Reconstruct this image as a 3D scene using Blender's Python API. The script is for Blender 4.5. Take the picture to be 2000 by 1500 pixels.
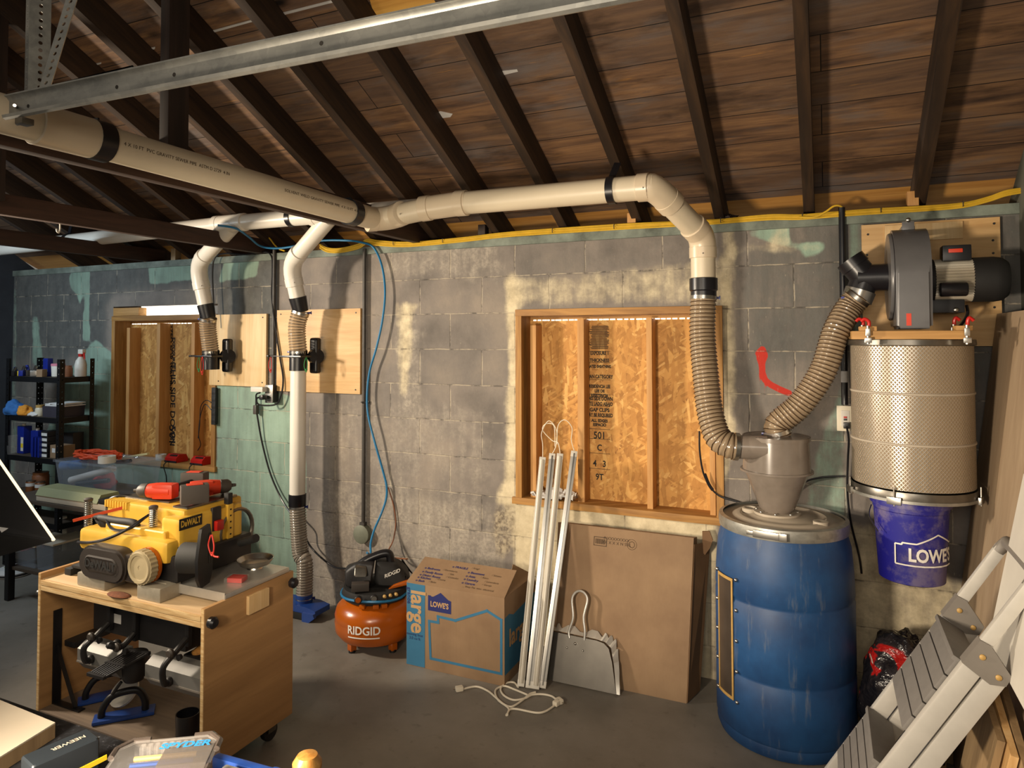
import bpy, bmesh, math, random
import numpy as np
from mathutils import Vector as V, Matrix, noise
for o in list(bpy.data.objects): bpy.data.objects.remove(o)
scn = bpy.context.scene; COL = scn.collection
random.seed(4)
# ---------------------------------------------------------------- camera
F, CX, CY = 1348.3, 1000.0, 620.0
CAM = V((0, -3.462, 1.640)); YAW, PITCH, ROLL = -0.42537, 0.02961, 0.0017
fw = V((math.sin(YAW)*math.cos(PITCH), math.cos(YAW)*math.cos(PITCH), math.sin(PITCH)))
rt = V((math.cos(YAW), -math.sin(YAW), 0)); dn = fw.cross(rt)
rt, dn = math.cos(ROLL)*rt+math.sin(ROLL)*dn, -math.sin(ROLL)*rt+math.cos(ROLL)*dn
cd = bpy.data.cameras.new('camera'); cam = bpy.data.objects.new('camera', cd); COL.objects.link(cam)
R3 = Matrix((rt, -dn, -fw)).transposed()
cam.matrix_world = Matrix.Translation(CAM) @ R3.to_4x4()
cd.sensor_fit = 'HORIZONTAL'; cd.sensor_width = 36; cd.lens = F*36/2000
cd.shift_y = -(750-CY)/2000; cd.clip_start = .05
scn.camera = cam
def ray(px, py): return fw + rt*((px-CX)/F) + dn*((py-CY)/F)
def at(px, py, y):  d = ray(px, py); return CAM + d*((y-CAM.y)/d.y)      # measured point at depth y from the wall
def atx(px, py, x): d = ray(px, py); return CAM + d*((x-CAM.x)/d.x)
def atz(px, py, z=0): d = ray(px, py); return CAM + d*((z-CAM.z)/d.z)
# ---------------------------------------------------------------- world, lights, exposure
scn.view_settings.view_transform = 'Standard'; scn.view_settings.look = 'None'
scn.view_settings.exposure = 0.0; scn.view_settings.gamma = 1.0; scn.view_settings.use_curve_mapping = False
w = bpy.data.worlds.new('world'); scn.world = w; w.use_nodes = True
w.node_tree.nodes['Background'].inputs[0].default_value = (.95, .86, .74, 1)
w.node_tree.nodes['Background'].inputs[1].default_value = .22
def area(name, loc, tgt, power, col, sx, sy=None):
    l = bpy.data.lights.new(name, 'AREA'); l.energy = power; l.color = col; l.shape = 'RECTANGLE'; l.size = sx; l.size_y = sy or sx
    o = bpy.data.objects.new(name, l); COL.objects.link(o); o.location = loc
    o.rotation_euler = (V(tgt)-V(loc)).to_track_quat('-Z', 'Y').to_euler(); return o
area('work_lamp', (-4.4, -2.1, 1.85), (-.8, -.2, 1.25), 54, (1, .84, .64), .22, .22).data.spread = 1.9
area('shop_light', (-5.0, -1.6, 2.15), (-4.6, 0, .9), 20, (.72, .88, 1), 1.0, .12)
area('bench_lamp', (-1.25, -3.25, 1.22), (-.1, -.2, 1.3), 34, (1, .84, .64), .26, .26).data.spread = 2.0
area('rear_fill_light', (.0, -4.0, 2.0), (-.5, -.2, .9), 20, (1, .88, .72), 1.0, .6)  # added fill from behind the camera, brightens the right front
# ---------------------------------------------------------------- mesh helper
def cr(pts, n=8, closed=False):
    P = [V(p) for p in pts]; out = []; m = len(P)
    rng = range(m if closed else m-1)
    for i in rng:
        g = lambda k: P[k % m] if closed else P[max(0, min(m-1, k))]
        a, b, c, d = g(i-1), g(i), g(i+1), g(i+2)
        for k in range(n):
            t = k/n
            out.append(.5*((2*b)+(c-a)*t+(2*a-5*b+4*c-d)*t*t+(3*b-a-3*c+d)*t**3))
    if not closed: out.append(P[-1])
    return out
def rotm(rx=0, ry=0, rz=0): return Matrix.Rotation(rz, 3, 'Z') @ Matrix.Rotation(ry, 3, 'Y') @ Matrix.Rotation(rx, 3, 'X')
def frame(d):
    d = V(d).normalized(); a = V((0, 0, 1)) if abs(d.z) < .9 else V((1, 0, 0))
    u = a.cross(d).normalized(); return u, d.cross(u).normalized(), d
class MB:
    def __init__(s): s.bm = bmesh.new()
    def _add(s, vs, fs):
        b = [s.bm.verts.new(v) for v in vs]
        for f in fs:
            try: s.bm.faces.new([b[i] for i in f])
            except ValueError: pass
        return s
    def merge(s, t, m=None):
        vs = [v.co.copy() if m is None else m @ v.co for v in t.verts]
        for i, v in enumerate(t.verts): v.index = i
        s._add(vs, [[v.index for v in f.verts] for f in t.faces]); t.free(); return s
    def box(s, c, d, R=None, bev=0, seg=2):
        t = bmesh.new(); bmesh.ops.create_cube(t, size=1)
        for v in t.verts: v.co = V((v.co.x*d[0], v.co.y*d[1], v.co.z*d[2]))
        if bev: bmesh.ops.bevel(t, geom=t.edges[:], offset=bev, segments=seg, affect='EDGES', profile=.7)
        M4 = Matrix.Translation(V(c)) @ ((R or Matrix.Identity(3)).to_4x4())
        return s.merge(t, M4)
    def bb(s, a, b, bev=0, seg=2):
        a, b = V(a), V(b); return s.box((a+b)/2, [abs(b[i]-a[i]) for i in range(3)], None, bev, seg)
    def bar(s, p, q, wu, wv, up=(0, 0, 1), bev=0):   # a straight bar from p to q, wu across, wv along 'up'
        p, q = V(p), V(q); d = (q-p); L = d.length; d.normalize(); u = d.cross(V(up)).normalized(); v = u.cross(d)
        R = Matrix((u, d, v)).transposed(); return s.box((p+q)/2, (wu, L, wv), R, bev)
    def tube(s, pts, r, n=12, closed=False, cap=True):
        P = [V(p) for p in pts]; m = len(P); rs = r if isinstance(r, (list, tuple)) else [r]*m
        vs = []; u = None
        for i in range(m):
            a = P[i-1] if (i > 0 or closed) else P[i]; b = P[(i+1) % m] if (i < m-1 or closed) else P[i]
            t = (b-a).normalized()
            if u is None: u, w_, _ = frame(t)
            else:
                u = (u - t*u.dot(t))
                u = u.normalized() if u.length > 1e-6 else frame(t)[0]
            v = t.cross(u); k = 1.0
            if 0 < i < m-1:
                c = (P[i]-P[i-1]).normalized().dot(t); k = 1/max(.6, c)
            for j in range(n):
                a_ = 2*math.pi*j/n; vs.append(P[i]+(u*math.cos(a_)+v*math.sin(a_))*rs[i]*(k if not closed else 1))
        fs = []
        for i in range(m if closed else m-1):
            for j in range(n):
                k = (i+1) % m; fs.append((i*n+j, i*n+(j+1) % n, k*n+(j+1) % n, k*n+j))
        if cap and not closed: fs += [tuple(range(n))[::-1], tuple((m-1)*n+j for j in range(n))]
        return s._add(vs, fs)
    def cyl(s, p, q, r, r2=None, n=20):
        return s.tube([p, q], [r, r if r2 is None else r2], n)
    def lathe(s, prof, o=(0, 0, 0), ax=(0, 0, 1), n=32, cap=True):   # prof: (r, h)
        u, v, d = frame(ax); o = V(o); vs = []; fs = []; m = len(prof)
        for r, h in prof:
            for j in range(n):
                a = 2*math.pi*j/n; vs.append(o+d*h+(u*math.cos(a)+v*math.sin(a))*max(r, 1e-5))
        for i in range(m-1):
            for j in range(n): fs.append((i*n+j, i*n+(j+1) % n, (i+1)*n+(j+1) % n, (i+1)*n+j))
        if cap: fs += [tuple(range(n))[::-1], tuple((m-1)*n+j for j in range(n))]
        return s._add(vs, fs)
    def prism(s, poly, o, u, v, d):      # polygon (a,b) in plane o+u*a+v*b, extruded by vector d
        o, u, v, d = V(o), V(u), V(v), V(d); n = len(poly)
        vs = [o+u*a+v*b for a, b in poly]+[o+u*a+v*b+d for a, b in poly]
        return s._add(vs, [tuple(range(n))[::-1], tuple(range(n, 2*n))]+[(i, (i+1) % n, n+(i+1) % n, n+i) for i in range(n)])
    def sph(s, c, r, sc=(1, 1, 1), n=16):
        t = bmesh.new(); bmesh.ops.create_uvsphere(t, u_segments=n, v_segments=max(6, n//2), radius=r)
        for v in t.verts: v.co = V((v.co.x*sc[0], v.co.y*sc[1], v.co.z*sc[2]))+V(c)
        return s.merge(t)
    def quad(s, a, b, c, d, th=.004):    # solid panel through four corners
        a, b, c, d = map(V, (a, b, c, d)); nrm = (b-a).cross(d-a).normalized()*th
        return s._add([a, b, c, d, a+nrm, b+nrm, c+nrm, d+nrm], [(3, 2, 1, 0), (4, 5, 6, 7), (0, 1, 5, 4), (1, 2, 6, 5), (2, 3, 7, 6), (3, 0, 4, 7)])
    def text(s, txt, size, o, u, v, dep=.0006, bold=0, align='CENTER', sx=1, f=None):
        cu = bpy.data.curves.new('t', 'FONT'); cu.body = txt; cu.size = size; cu.align_x = align; cu.align_y = 'CENTER'
        cu.offset = bold; cu.resolution_u = 3; cu.space_line = .95
        ob = bpy.data.objects.new('t', cu); COL.objects.link(ob)
        dg = bpy.context.evaluated_depsgraph_get(); me = ob.evaluated_get(dg).to_mesh()
        u, v = V(u).normalized(), V(v).normalized(); nn = u.cross(v); o = V(o)
        vs = [(p.co.x*sx, p.co.y) for p in me.vertices]; fs = [tuple(p.vertices) for p in me.polygons]
        ob.evaluated_get(dg).to_mesh_clear(); bpy.data.objects.remove(ob); bpy.data.curves.remove(cu)
        pos = f or (lambda a, b, h: o+u*a+v*b+nn*h)
        return s._add([pos(a, b, dep) for a, b in vs], fs)
    def build(s, name, mat, par=None, smooth=35, T=None, uvw=None):
        me = bpy.data.meshes.new(name); bmesh.ops.remove_doubles(s.bm, verts=s.bm.verts, dist=1e-6)
        bmesh.ops.recalc_face_normals(s.bm, faces=s.bm.faces)
        inv = par['_inv'] if False else None
        if par is not None:
            m = WM[par.name].inverted()
            for v in s.bm.verts: v.co = m @ v.co
        s.bm.to_mesh(me); s.bm.free(); ob = bpy.data.objects.new(name, me); COL.objects.link(ob)
        if smooth:
            for p in me.polygons: p.use_smooth = True
            me.set_sharp_from_angle(angle=math.radians(smooth))
        me.materials.append(MAT(mat) if isinstance(mat, str) else mat)
        if par is not None: ob.parent = par; WM[ob.name] = WM[par.name]
        return ob
WM = {}
def tag(o, label, cat, group=None):
    o['label'] = label; o['category'] = cat
    if group: o['group'] = group
    return o
def thing(name, label, cat, loc=(0, 0, 0), rz=0, group=None):
    o = bpy.data.objects.new(name, None); COL.objects.link(o); o.location = V(loc); o.rotation_euler = (0, 0, rz); o.empty_display_size = .05
    WM[o.name] = Matrix.Translation(V(loc)) @ Matrix.Rotation(rz, 4, 'Z')
    return tag(o, label, cat, group)
def solo(name, mb, mat, label, cat, loc=None, group=None, smooth=35):   # a thing that is one mesh, origin at its base
    vs = [v.co for v in mb.bm.verts]
    if loc is None: loc = V((sum(v.x for v in vs)/len(vs), sum(v.y for v in vs)/len(vs), min(v.z for v in vs)))
    for v in vs: v -= V(loc)
    o = mb.build(name, mat, None, smooth); o.location = loc; WM[o.name] = Matrix.Translation(loc)
    return tag(o, label, cat, group)
def struct(o, label=None):
    o['kind'] = 'structure'
    if label: o['label'] = label
    return o
def clone(root, loc, rz, label):
    r = root.copy(); COL.objects.link(r); r.location = loc; r.rotation_euler = (0, 0, rz); r['label'] = label
    for ch in list(root.children):
        c = ch.copy(); COL.objects.link(c); c.parent = r
        for g in ch.children: d = g.copy(); COL.objects.link(d); d.parent = c
    return r
# ---------------------------------------------------------------- materials
_M = {}
def srgb(h): h = h.lstrip('#'); c = [int(h[i:i+2], 16)/255 for i in (0, 2, 4)]; return tuple(x/12.92 if x <= .04045 else ((x+.055)/1.055)**2.4 for x in c)
class NT:
    def __init__(s, name):
        s.m = bpy.data.materials.new(name); s.m.use_nodes = True; s.t = s.m.node_tree; s.n = s.t.nodes; s.b = s.n['Principled BSDF']
    def node(s, typ, **k):
        x = s.n.new('ShaderNode'+typ); ins = k.pop('ins', {})
        for a, b in k.items(): setattr(x, a, b)
        for a, b in ins.items(): s.set(x.inputs[a], b)
        return x
    def set(s, sock, val):
        if isinstance(val, bpy.types.NodeSocket): s.t.links.new(val, sock)
        elif isinstance(val, tuple) and len(val) == 3 and sock.type == 'RGBA': sock.default_value = (*val, 1)
        else: sock.default_value = val
    def coord(s, scale=(1, 1, 1), rot=(0, 0, 0), kind='Object', loc=(0, 0, 0)):
        t = s.node('TexCoord'); mp = s.node('Mapping', ins={'Scale': scale, 'Rotation': rot, 'Location': loc}); s.t.links.new(t.outputs[kind], mp.inputs[0]); return mp.outputs[0]
    def noise(s, vec, scale=5, detail=4, rough=.55, dist=0):
        return s.node('TexNoise', ins={'Vector': vec, 'Scale': scale, 'Detail': detail, 'Roughness': rough, 'Distortion': dist}).outputs[0]
    def ramp(s, fac, stops):
        r = s.node('ValToRGB'); s.t.links.new(fac, r.inputs[0]); e = r.color_ramp.elements
        while len(e) < len(stops): e.new(.5)
        for k, (p, c) in zip(e, stops): k.position = p; k.color = (*c, 1) if len(c) == 3 else c
        return r.outputs[0]
    def mix(s, fac, a, b, mode='MIX'):
        x = s.node('Mix', data_type='RGBA', blend_type=mode, clamp_factor=True)
        s.set(x.inputs[0], fac); s.set(x.inputs[6], a); s.set(x.inputs[7], b); return x.outputs[2]
    def math(s, op, a, b=0, c=0, clamp=False):
        x = s.node('Math', operation=op, use_clamp=clamp); s.set(x.inputs[0], a); s.set(x.inputs[1], b); s.set(x.inputs[2], c); return x.outputs[0]
    def smooth(s, v, lo, hi):
        x = s.node('MapRange', interpolation_type='SMOOTHSTEP', ins={0: v, 1: lo, 2: hi}); return x.outputs[0]
    def bump(s, h, strength=.3, dist=.01):
        b = s.node('Bump', ins={'Height': h, 'Strength': strength, 'Distance': dist}); s.t.links.new(b.outputs[0], s.b.inputs['Normal'])
    def pr(s, **k):
        for a, b in k.items(): s.set(s.b.inputs[{'col': 'Base Color', 'rough': 'Roughness', 'metal': 'Metallic', 'alpha': 'Alpha', 'spec': 'Specular IOR Level', 'coat': 'Coat Weight', 'trans': 'Transmission Weight', 'ior': 'IOR', 'emit': 'Emission Color', 'es': 'Emission Strength'}[a]], b)
        return s.m
def plain(name, col, rough=.5, metal=0, var=.12, sc=14, bump=0, **k):
    n = NT(name); c = srgb(col); v = n.coord()
    if var:
        f = n.noise(v, sc, 5, .6); col_ = n.ramp(f, [(.25, tuple(x*(1-var*1.6) for x in c)), (.7, tuple(min(1, x*(1+var)) for x in c))])
        if bump: n.bump(f, bump, .004)
    else: col_ = c
    return n.pr(col=col_, rough=rough, metal=metal, **k)
def wood(name, a, b, axis=0, freq=9, rough=.65, knots=True, dirt=None):
    n = NT(name); s = [freq, freq, freq]; s[axis] = freq*.07
    v = n.coord(tuple(s)); f = n.noise(v, 3.2, 5, .6, .8); g = n.noise(n.coord(tuple(x*5 for x in s)), 3, 3)
    c = n.ramp(f, [(.3, srgb(a)), (.5, tuple((x+y)/2 for x, y in zip(srgb(a), srgb(b)))), (.68, srgb(b))])
    c = n.mix(n.math('MULTIPLY', g, .35), c, tuple(x*.55 for x in srgb(a)))
    if knots:
        k = [2.2]*3; k[axis] = 1.1
        vo = n.node('TexVoronoi', ins={'Vector': n.coord(tuple(k)), 'Scale': 1.6}).outputs[0]
        c = n.mix(n.smooth(vo, .07, .02), c, tuple(x*.35 for x in srgb(a)))
    n.bump(f, .12, .003)
    return n.pr(col=c, rough=rough)
def MAT(name):
    if name not in _M: _M[name] = DEF[name]()
    return _M[name]
def m_wall():
    n = NT('block_wall'); tc = n.node('TexCoord'); sep = n.node('SeparateXYZ'); n.t.links.new(tc.outputs['Object'], sep.inputs[0])
    u = n.math('ADD', sep.outputs[0], 1.7538); v = n.math('ADD', sep.outputs[2], .05); P = tc.outputs['Object']
    wob = n.noise(P, 9, 3)
    cb = n.node('CombineXYZ', ins={0: n.math('ADD', u, n.math('MULTIPLY', n.math('SUBTRACT', wob, .5), .012)), 1: n.math('ADD', v, n.math('MULTIPLY', n.math('SUBTRACT', wob, .5), .012))})
    br = n.node('TexBrick', offset=.5, ins={'Vector': cb.outputs[0], 'Scale': 1, 'Mortar Size': .0045, 'Mortar Smooth': .6, 'Bias': 0, 'Brick Width': .4064, 'Row Height': .2032, 'Color1': (.9, .9, .9), 'Color2': (1.12, 1.1, 1.08), 'Mortar': (1, 1, 1)})
    big = n.noise(P, 2.6, 5, .6); fine = n.noise(P, 55, 4, .65); mid = n.noise(P, 13, 5, .65)
    stre = n.noise(n.coord((11, 3, 1.3)), 2.2, 4, .6)
    base = n.ramp(big, [(.3, srgb('#5e5955')), (.5, srgb('#79726c')), (.7, srgb('#8d8378'))])
    base = n.mix(1, base, br.outputs[0], 'MULTIPLY')
    at_ = lambda k: n.node('Attribute', attribute_name=k).outputs[2]
    jit = n.math('ADD', n.math('MULTIPLY', n.math('SUBTRACT', mid, .5), .75), n.math('MULTIPLY', n.math('SUBTRACT', stre, .5), .55))
    def lay(k, base, col, lo, hi, j=1.0): return n.mix(n.smooth(n.math('ADD', at_(k), n.math('MULTIPLY', jit, j)), lo, hi), base, col)
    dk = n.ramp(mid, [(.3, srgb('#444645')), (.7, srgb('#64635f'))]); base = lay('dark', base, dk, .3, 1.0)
    wa = n.ramp(fine, [(.35, srgb('#8a8278')), (.65, srgb('#b5ab9c'))]); base = lay('wash', base, wa, .3, 1.0, 1.2)
    mi = n.ramp(n.math('ADD', n.math('MULTIPLY', big, .6), n.math('MULTIPLY', stre, .4)), [(.3, srgb('#6c7a70')), (.5, srgb('#82998a')), (.7, srgb('#97b0a0'))]); mi = n.mix(1, mi, br.outputs[0], 'MULTIPLY'); base = lay('mint', base, mi, .38, .68, .5)
    cr_ = n.ramp(mid, [(.3, srgb('#b3a587')), (.65, srgb('#d6c8a8'))]); base = lay('cream', base, cr_, .3, .85, .8)
    base = lay('rough', base, n.ramp(n.noise(P, 38, 4, .6), [(.4, srgb('#6b5f50')), (.58, srgb('#b0a38a'))]), .35, .95, 1.2)
    base = lay('red', base, srgb('#b02a1c'), .42, .55, .25)
    # pale scuffs and dirt flecks
    sc = n.noise(n.coord((60, 3, 16)), 1.6, 5, .7); base = n.mix(n.math('MULTIPLY', n.smooth(sc, .63, .75), .6), base, srgb('#c9bda8'))
    mort = n.math('SUBTRACT', br.outputs[1], 0)
    base = n.mix(n.math('MULTIPLY', n.math('MULTIPLY', mort, n.smooth(mid, .38, .6)), .65), base, srgb('#b5a994'))
    base = n.mix(n.math('MULTIPLY', n.math('MULTIPLY', mort, n.smooth(mid, .5, .36)), .6), base, srgb('#3c3833'))
    base = n.mix(n.math('MULTIPLY', n.smooth(fine, .6, .75), .3), base, srgb('#4a4540'))
    h = n.math('SUBTRACT', n.math('ADD', n.math('MULTIPLY', fine, .25), n.math('MULTIPLY', mid, .3)), n.math('MULTIPLY', mort, .55))
    n.bump(h, .5, .012); return n.pr(col=base, rough=.85)
def m_floor():
    n = NT('concrete_floor'); P = n.coord(); a = n.noise(P, 1.3, 6, .65); b = n.noise(P, 16, 5, .6); f = n.noise(P, 120, 3)
    c = n.ramp(a, [(.3, srgb('#635e56')), (.5, srgb('#79736a')), (.7, srgb('#89827a'))])
    c = n.mix(n.math('MULTIPLY', n.smooth(b, .58, .72), .4), c, srgb('#4d463d')); c = n.mix(n.math('MULTIPLY', n.smooth(f, .68, .74), .5), c, srgb('#a79c8a'))
    n.bump(b, .12, .004); return n.pr(col=c, rough=n.ramp(a, [(.3, (.42,)*3), (.7, (.62,)*3)]))
def m_deck():
    n = NT('roof_boards'); P = n.coord(loc=(0, -.072, 0))
    br = n.node('TexBrick', offset=.37, ins={'Vector': P, 'Scale': 1, 'Mortar Size': .0022, 'Mortar Smooth': .2, 'Bias': 0, 'Brick Width': 5.3, 'Row Height': .18, 'Color1': (0, 0, 0), 'Color2': (1, 1, 1), 'Mortar': (.5, .5, .5)})
    sep = n.node('SeparateColor'); n.t.links.new(br.outputs[0], sep.inputs[0])
    add = n.node('VectorMath', operation='ADD', ins={0: n.coord((1.1, 13, 8)), 1: n.node('CombineXYZ', ins={0: n.math('MULTIPLY', sep.outputs[0], 9)}).outputs[0]}).outputs[0]
    g = n.noise(add, 1.8, 6, .62, .9); st = n.noise(n.coord((.7, 2.2, 1)), 1.9, 5, .65); dk_ = n.noise(n.coord((1.1, 4.0, 1), loc=(5, 2, 0)), 1.6, 5, .65)
    c = n.ramp(g, [(.28, srgb('#44322a')), (.5, srgb('#77583f')), (.72, srgb('#9c7650'))])
    c = n.mix(n.math('MULTIPLY', sep.outputs[0], .6), c, srgb('#5a4a40'))
    c = n.mix(n.math('MULTIPLY', n.smooth(st, .48, .68), .75), c, srgb('#6a6361'))
    hl = n.noise(n.coord((2.2, 30, 8)), 1.4, 4, .7); c = n.mix(n.math('MULTIPLY', n.smooth(hl, .62, .74), .75), c, srgb('#a4763f'))
    vo = n.node('TexVoronoi', ins={'Vector': n.coord((1.6, 4.2, 1)), 'Scale': 1.3}).outputs[0]; c = n.mix(n.smooth(vo, .17, .03), c, srgb('#150b06'))
    c = n.mix(n.math('MULTIPLY', n.smooth(dk_, .5, .7), .65), c, srgb('#23150d')); c = n.mix(br.outputs[1], c, srgb('#0c0705'))
    n.bump(n.math('SUBTRACT', g, n.math('MULTIPLY', br.outputs[1], .8)), .35, .008); return n.pr(col=c, rough=.62)
def m_osb():
    n = NT('strand_board'); out = None
    base = n.ramp(n.noise(n.coord(), 6, 4), [(.3, srgb('#8a5a24')), (.7, srgb('#c08a42'))]); wr = n.noise(n.coord(), 7, 2)
    hs = None
    for k, (a, sx, sz) in enumerate(((.25, 58, 13), (-.5, 70, 15), (1.1, 60, 16), (-1.0, 64, 14), (.05, 50, 11))):
        mp = n.node('Mapping', ins={'Vector': n.coord((1, 1, 1), (0, a, 0)), 'Scale': (sx, 1, sz), 'Location': (k*3.1, k*.7, k*1.7)}); vo = n.node('TexVoronoi', feature='F1', ins={'Vector': mp.outputs[0], 'Scale': 1.0})
        sp = n.node('SeparateColor'); n.t.links.new(vo.outputs[1], sp.inputs[0])
        col = n.ramp(sp.outputs[0], [(0, srgb('#9a692c')), (.45, srgb('#b98441')), (.8, srgb('#cb9850')), (1, srgb('#dcb06a'))])
        base = n.mix(n.math('MULTIPLY', n.smooth(sp.outputs[1], .5, .6), .75), base, col)
        hs = sp.outputs[0] if hs is None else n.math('ADD', hs, sp.outputs[0])
    n.bump(hs, .2, .003); return n.pr(col=base, rough=.7)
def m_emit(name, col, s): n = NT(name); return n.pr(col=(0, 0, 0), emit=col, es=s)
def m_glass(name, col, a, rough=.15, spec=.5, var=0):
    n = NT(name); c = srgb(col)
    if var: c = n.ramp(n.noise(n.coord(), 6, 4), [(.3, tuple(x*.6 for x in c)), (.7, c)])
    n.m.surface_render_method = 'DITHERED'; return n.pr(col=c, alpha=a, rough=rough, spec=spec)
def m_galv():
    n = NT('galvanized'); vo = n.node('TexVoronoi', ins={'Vector': n.coord(), 'Scale': 60}); sp = n.node('SeparateColor'); n.t.links.new(vo.outputs[1], sp.inputs[0])
    c = n.ramp(n.math('ADD', n.math('MULTIPLY', sp.outputs[0], .12), n.math('MULTIPLY', n.noise(n.coord((1.5, 6, 6)), 5, 5), .88)), [(.3, srgb('#8b8b86')), (.7, srgb('#b3b1a9'))]); return n.pr(col=c, rough=.42, metal=.75)
def m_card(name='cardboard', a='#7d634a', b='#92775a'):
    n = NT(name); f = n.noise(n.coord(), 5, 5); g = n.noise(n.coord((90, 90, 2)), 1.5, 2)
    c = n.ramp(f, [(.3, srgb(a)), (.7, srgb(b))]); c = n.mix(n.math('MULTIPLY', g, .18), c, srgb('#6d4f30')); n.bump(g, .08, .002); return n.pr(col=c, rough=.8)
def m_barrel():
    n = NT('barrel_blue'); f = n.noise(n.coord(), 5, 6, .65); s = n.noise(n.coord((9, 9, 1.2)), 2.2, 5, .7)
    c = n.ramp(f, [(.3, srgb('#12315a')), (.7, srgb('#1d4a7a'))]); c = n.mix(n.math('MULTIPLY', n.smooth(s, .55, .75), .6), c, srgb('#6d7278'))
    return n.pr(col=c, rough=.5)
def m_mesh():
    n = NT('filter_mesh'); t = n.node('TexCoord'); sp = n.node('SeparateXYZ'); n.t.links.new(t.outputs['Object'], sp.inputs[0])
    a = n.math('ARCTAN2', sp.outputs[1], sp.outputs[0]); u = n.math('MULTIPLY', a, 96/6.28318*2); v = n.math('MULTIPLY', sp.outputs[2], 125)
    fr = lambda x: n.math('ABSOLUTE', n.math('SUBTRACT', n.math('FRACT', x), .5))
    p = n.math('MULTIPLY', n.math('ADD', u, v), .5); q = n.math('MULTIPLY', n.math('SUBTRACT', u, v), .5)
    d = n.math('MAXIMUM', fr(p), fr(q)); line = n.smooth(d, .30, .40)
    c = n.mix(line, srgb('#8d7b62'), srgb('#c2bbb0')); n.bump(line, .6, .006)
    return n.pr(col=c, rough=n.math('SUBTRACT', .8, n.math('MULTIPLY', line, .5)), metal=n.math('MULTIPLY', line, .85))
def m_bucket():
    n = NT('bucket_blue'); f = n.noise(n.coord(), 7, 6, .7); g = n.noise(n.coord((1, 1, .4), loc=(0, 0, 3)), 4, 4)
    c = n.mix(n.math('MULTIPLY', n.smooth(n.math('ADD', f, n.math('MULTIPLY', g, .35)), .62, .82), .55), srgb('#1a1880'), srgb('#857a86')); return n.pr(col=c, rough=.5)
def m_speck(): 
    n = NT('bench_black'); f = n.noise(n.coord(), 70, 4, .7); g = n.noise(n.coord(), 6, 4)
    c = n.ramp(f, [(.5, srgb('#191a1e')), (.62, srgb('#2b2d33')), (.72, srgb('#7d7f83'))]); n.bump(f, .3, .003); return n.pr(col=c, rough=.6)
def m_ply():
    n = NT('plywood_face'); v = n.coord((14, 14, 1.3)); f = n.noise(v, 1.8, 5, .6, 1.2); c = n.ramp(f, [(.3, srgb('#c79a61')), (.55, srgb('#dcb47c')), (.75, srgb('#e7c793'))]); n.bump(f, .05, .002); return n.pr(col=c, rough=.6)
def m_bag():
    n = NT('bag_film'); f = n.noise(n.coord(), 5, 3, .6, 1.2)
    c = n.ramp(f, [(.45, srgb('#17161a')), (.56, srgb('#2a2628')), (.59, srgb('#a81c18')), (.65, srgb('#8b1716')), (.68, srgb('#b9b2aa')), (.72, srgb('#1c1a1c'))]); n.bump(n.noise(n.coord(), 22, 3), .9, .02); return n.pr(col=c, rough=.22)
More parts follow.
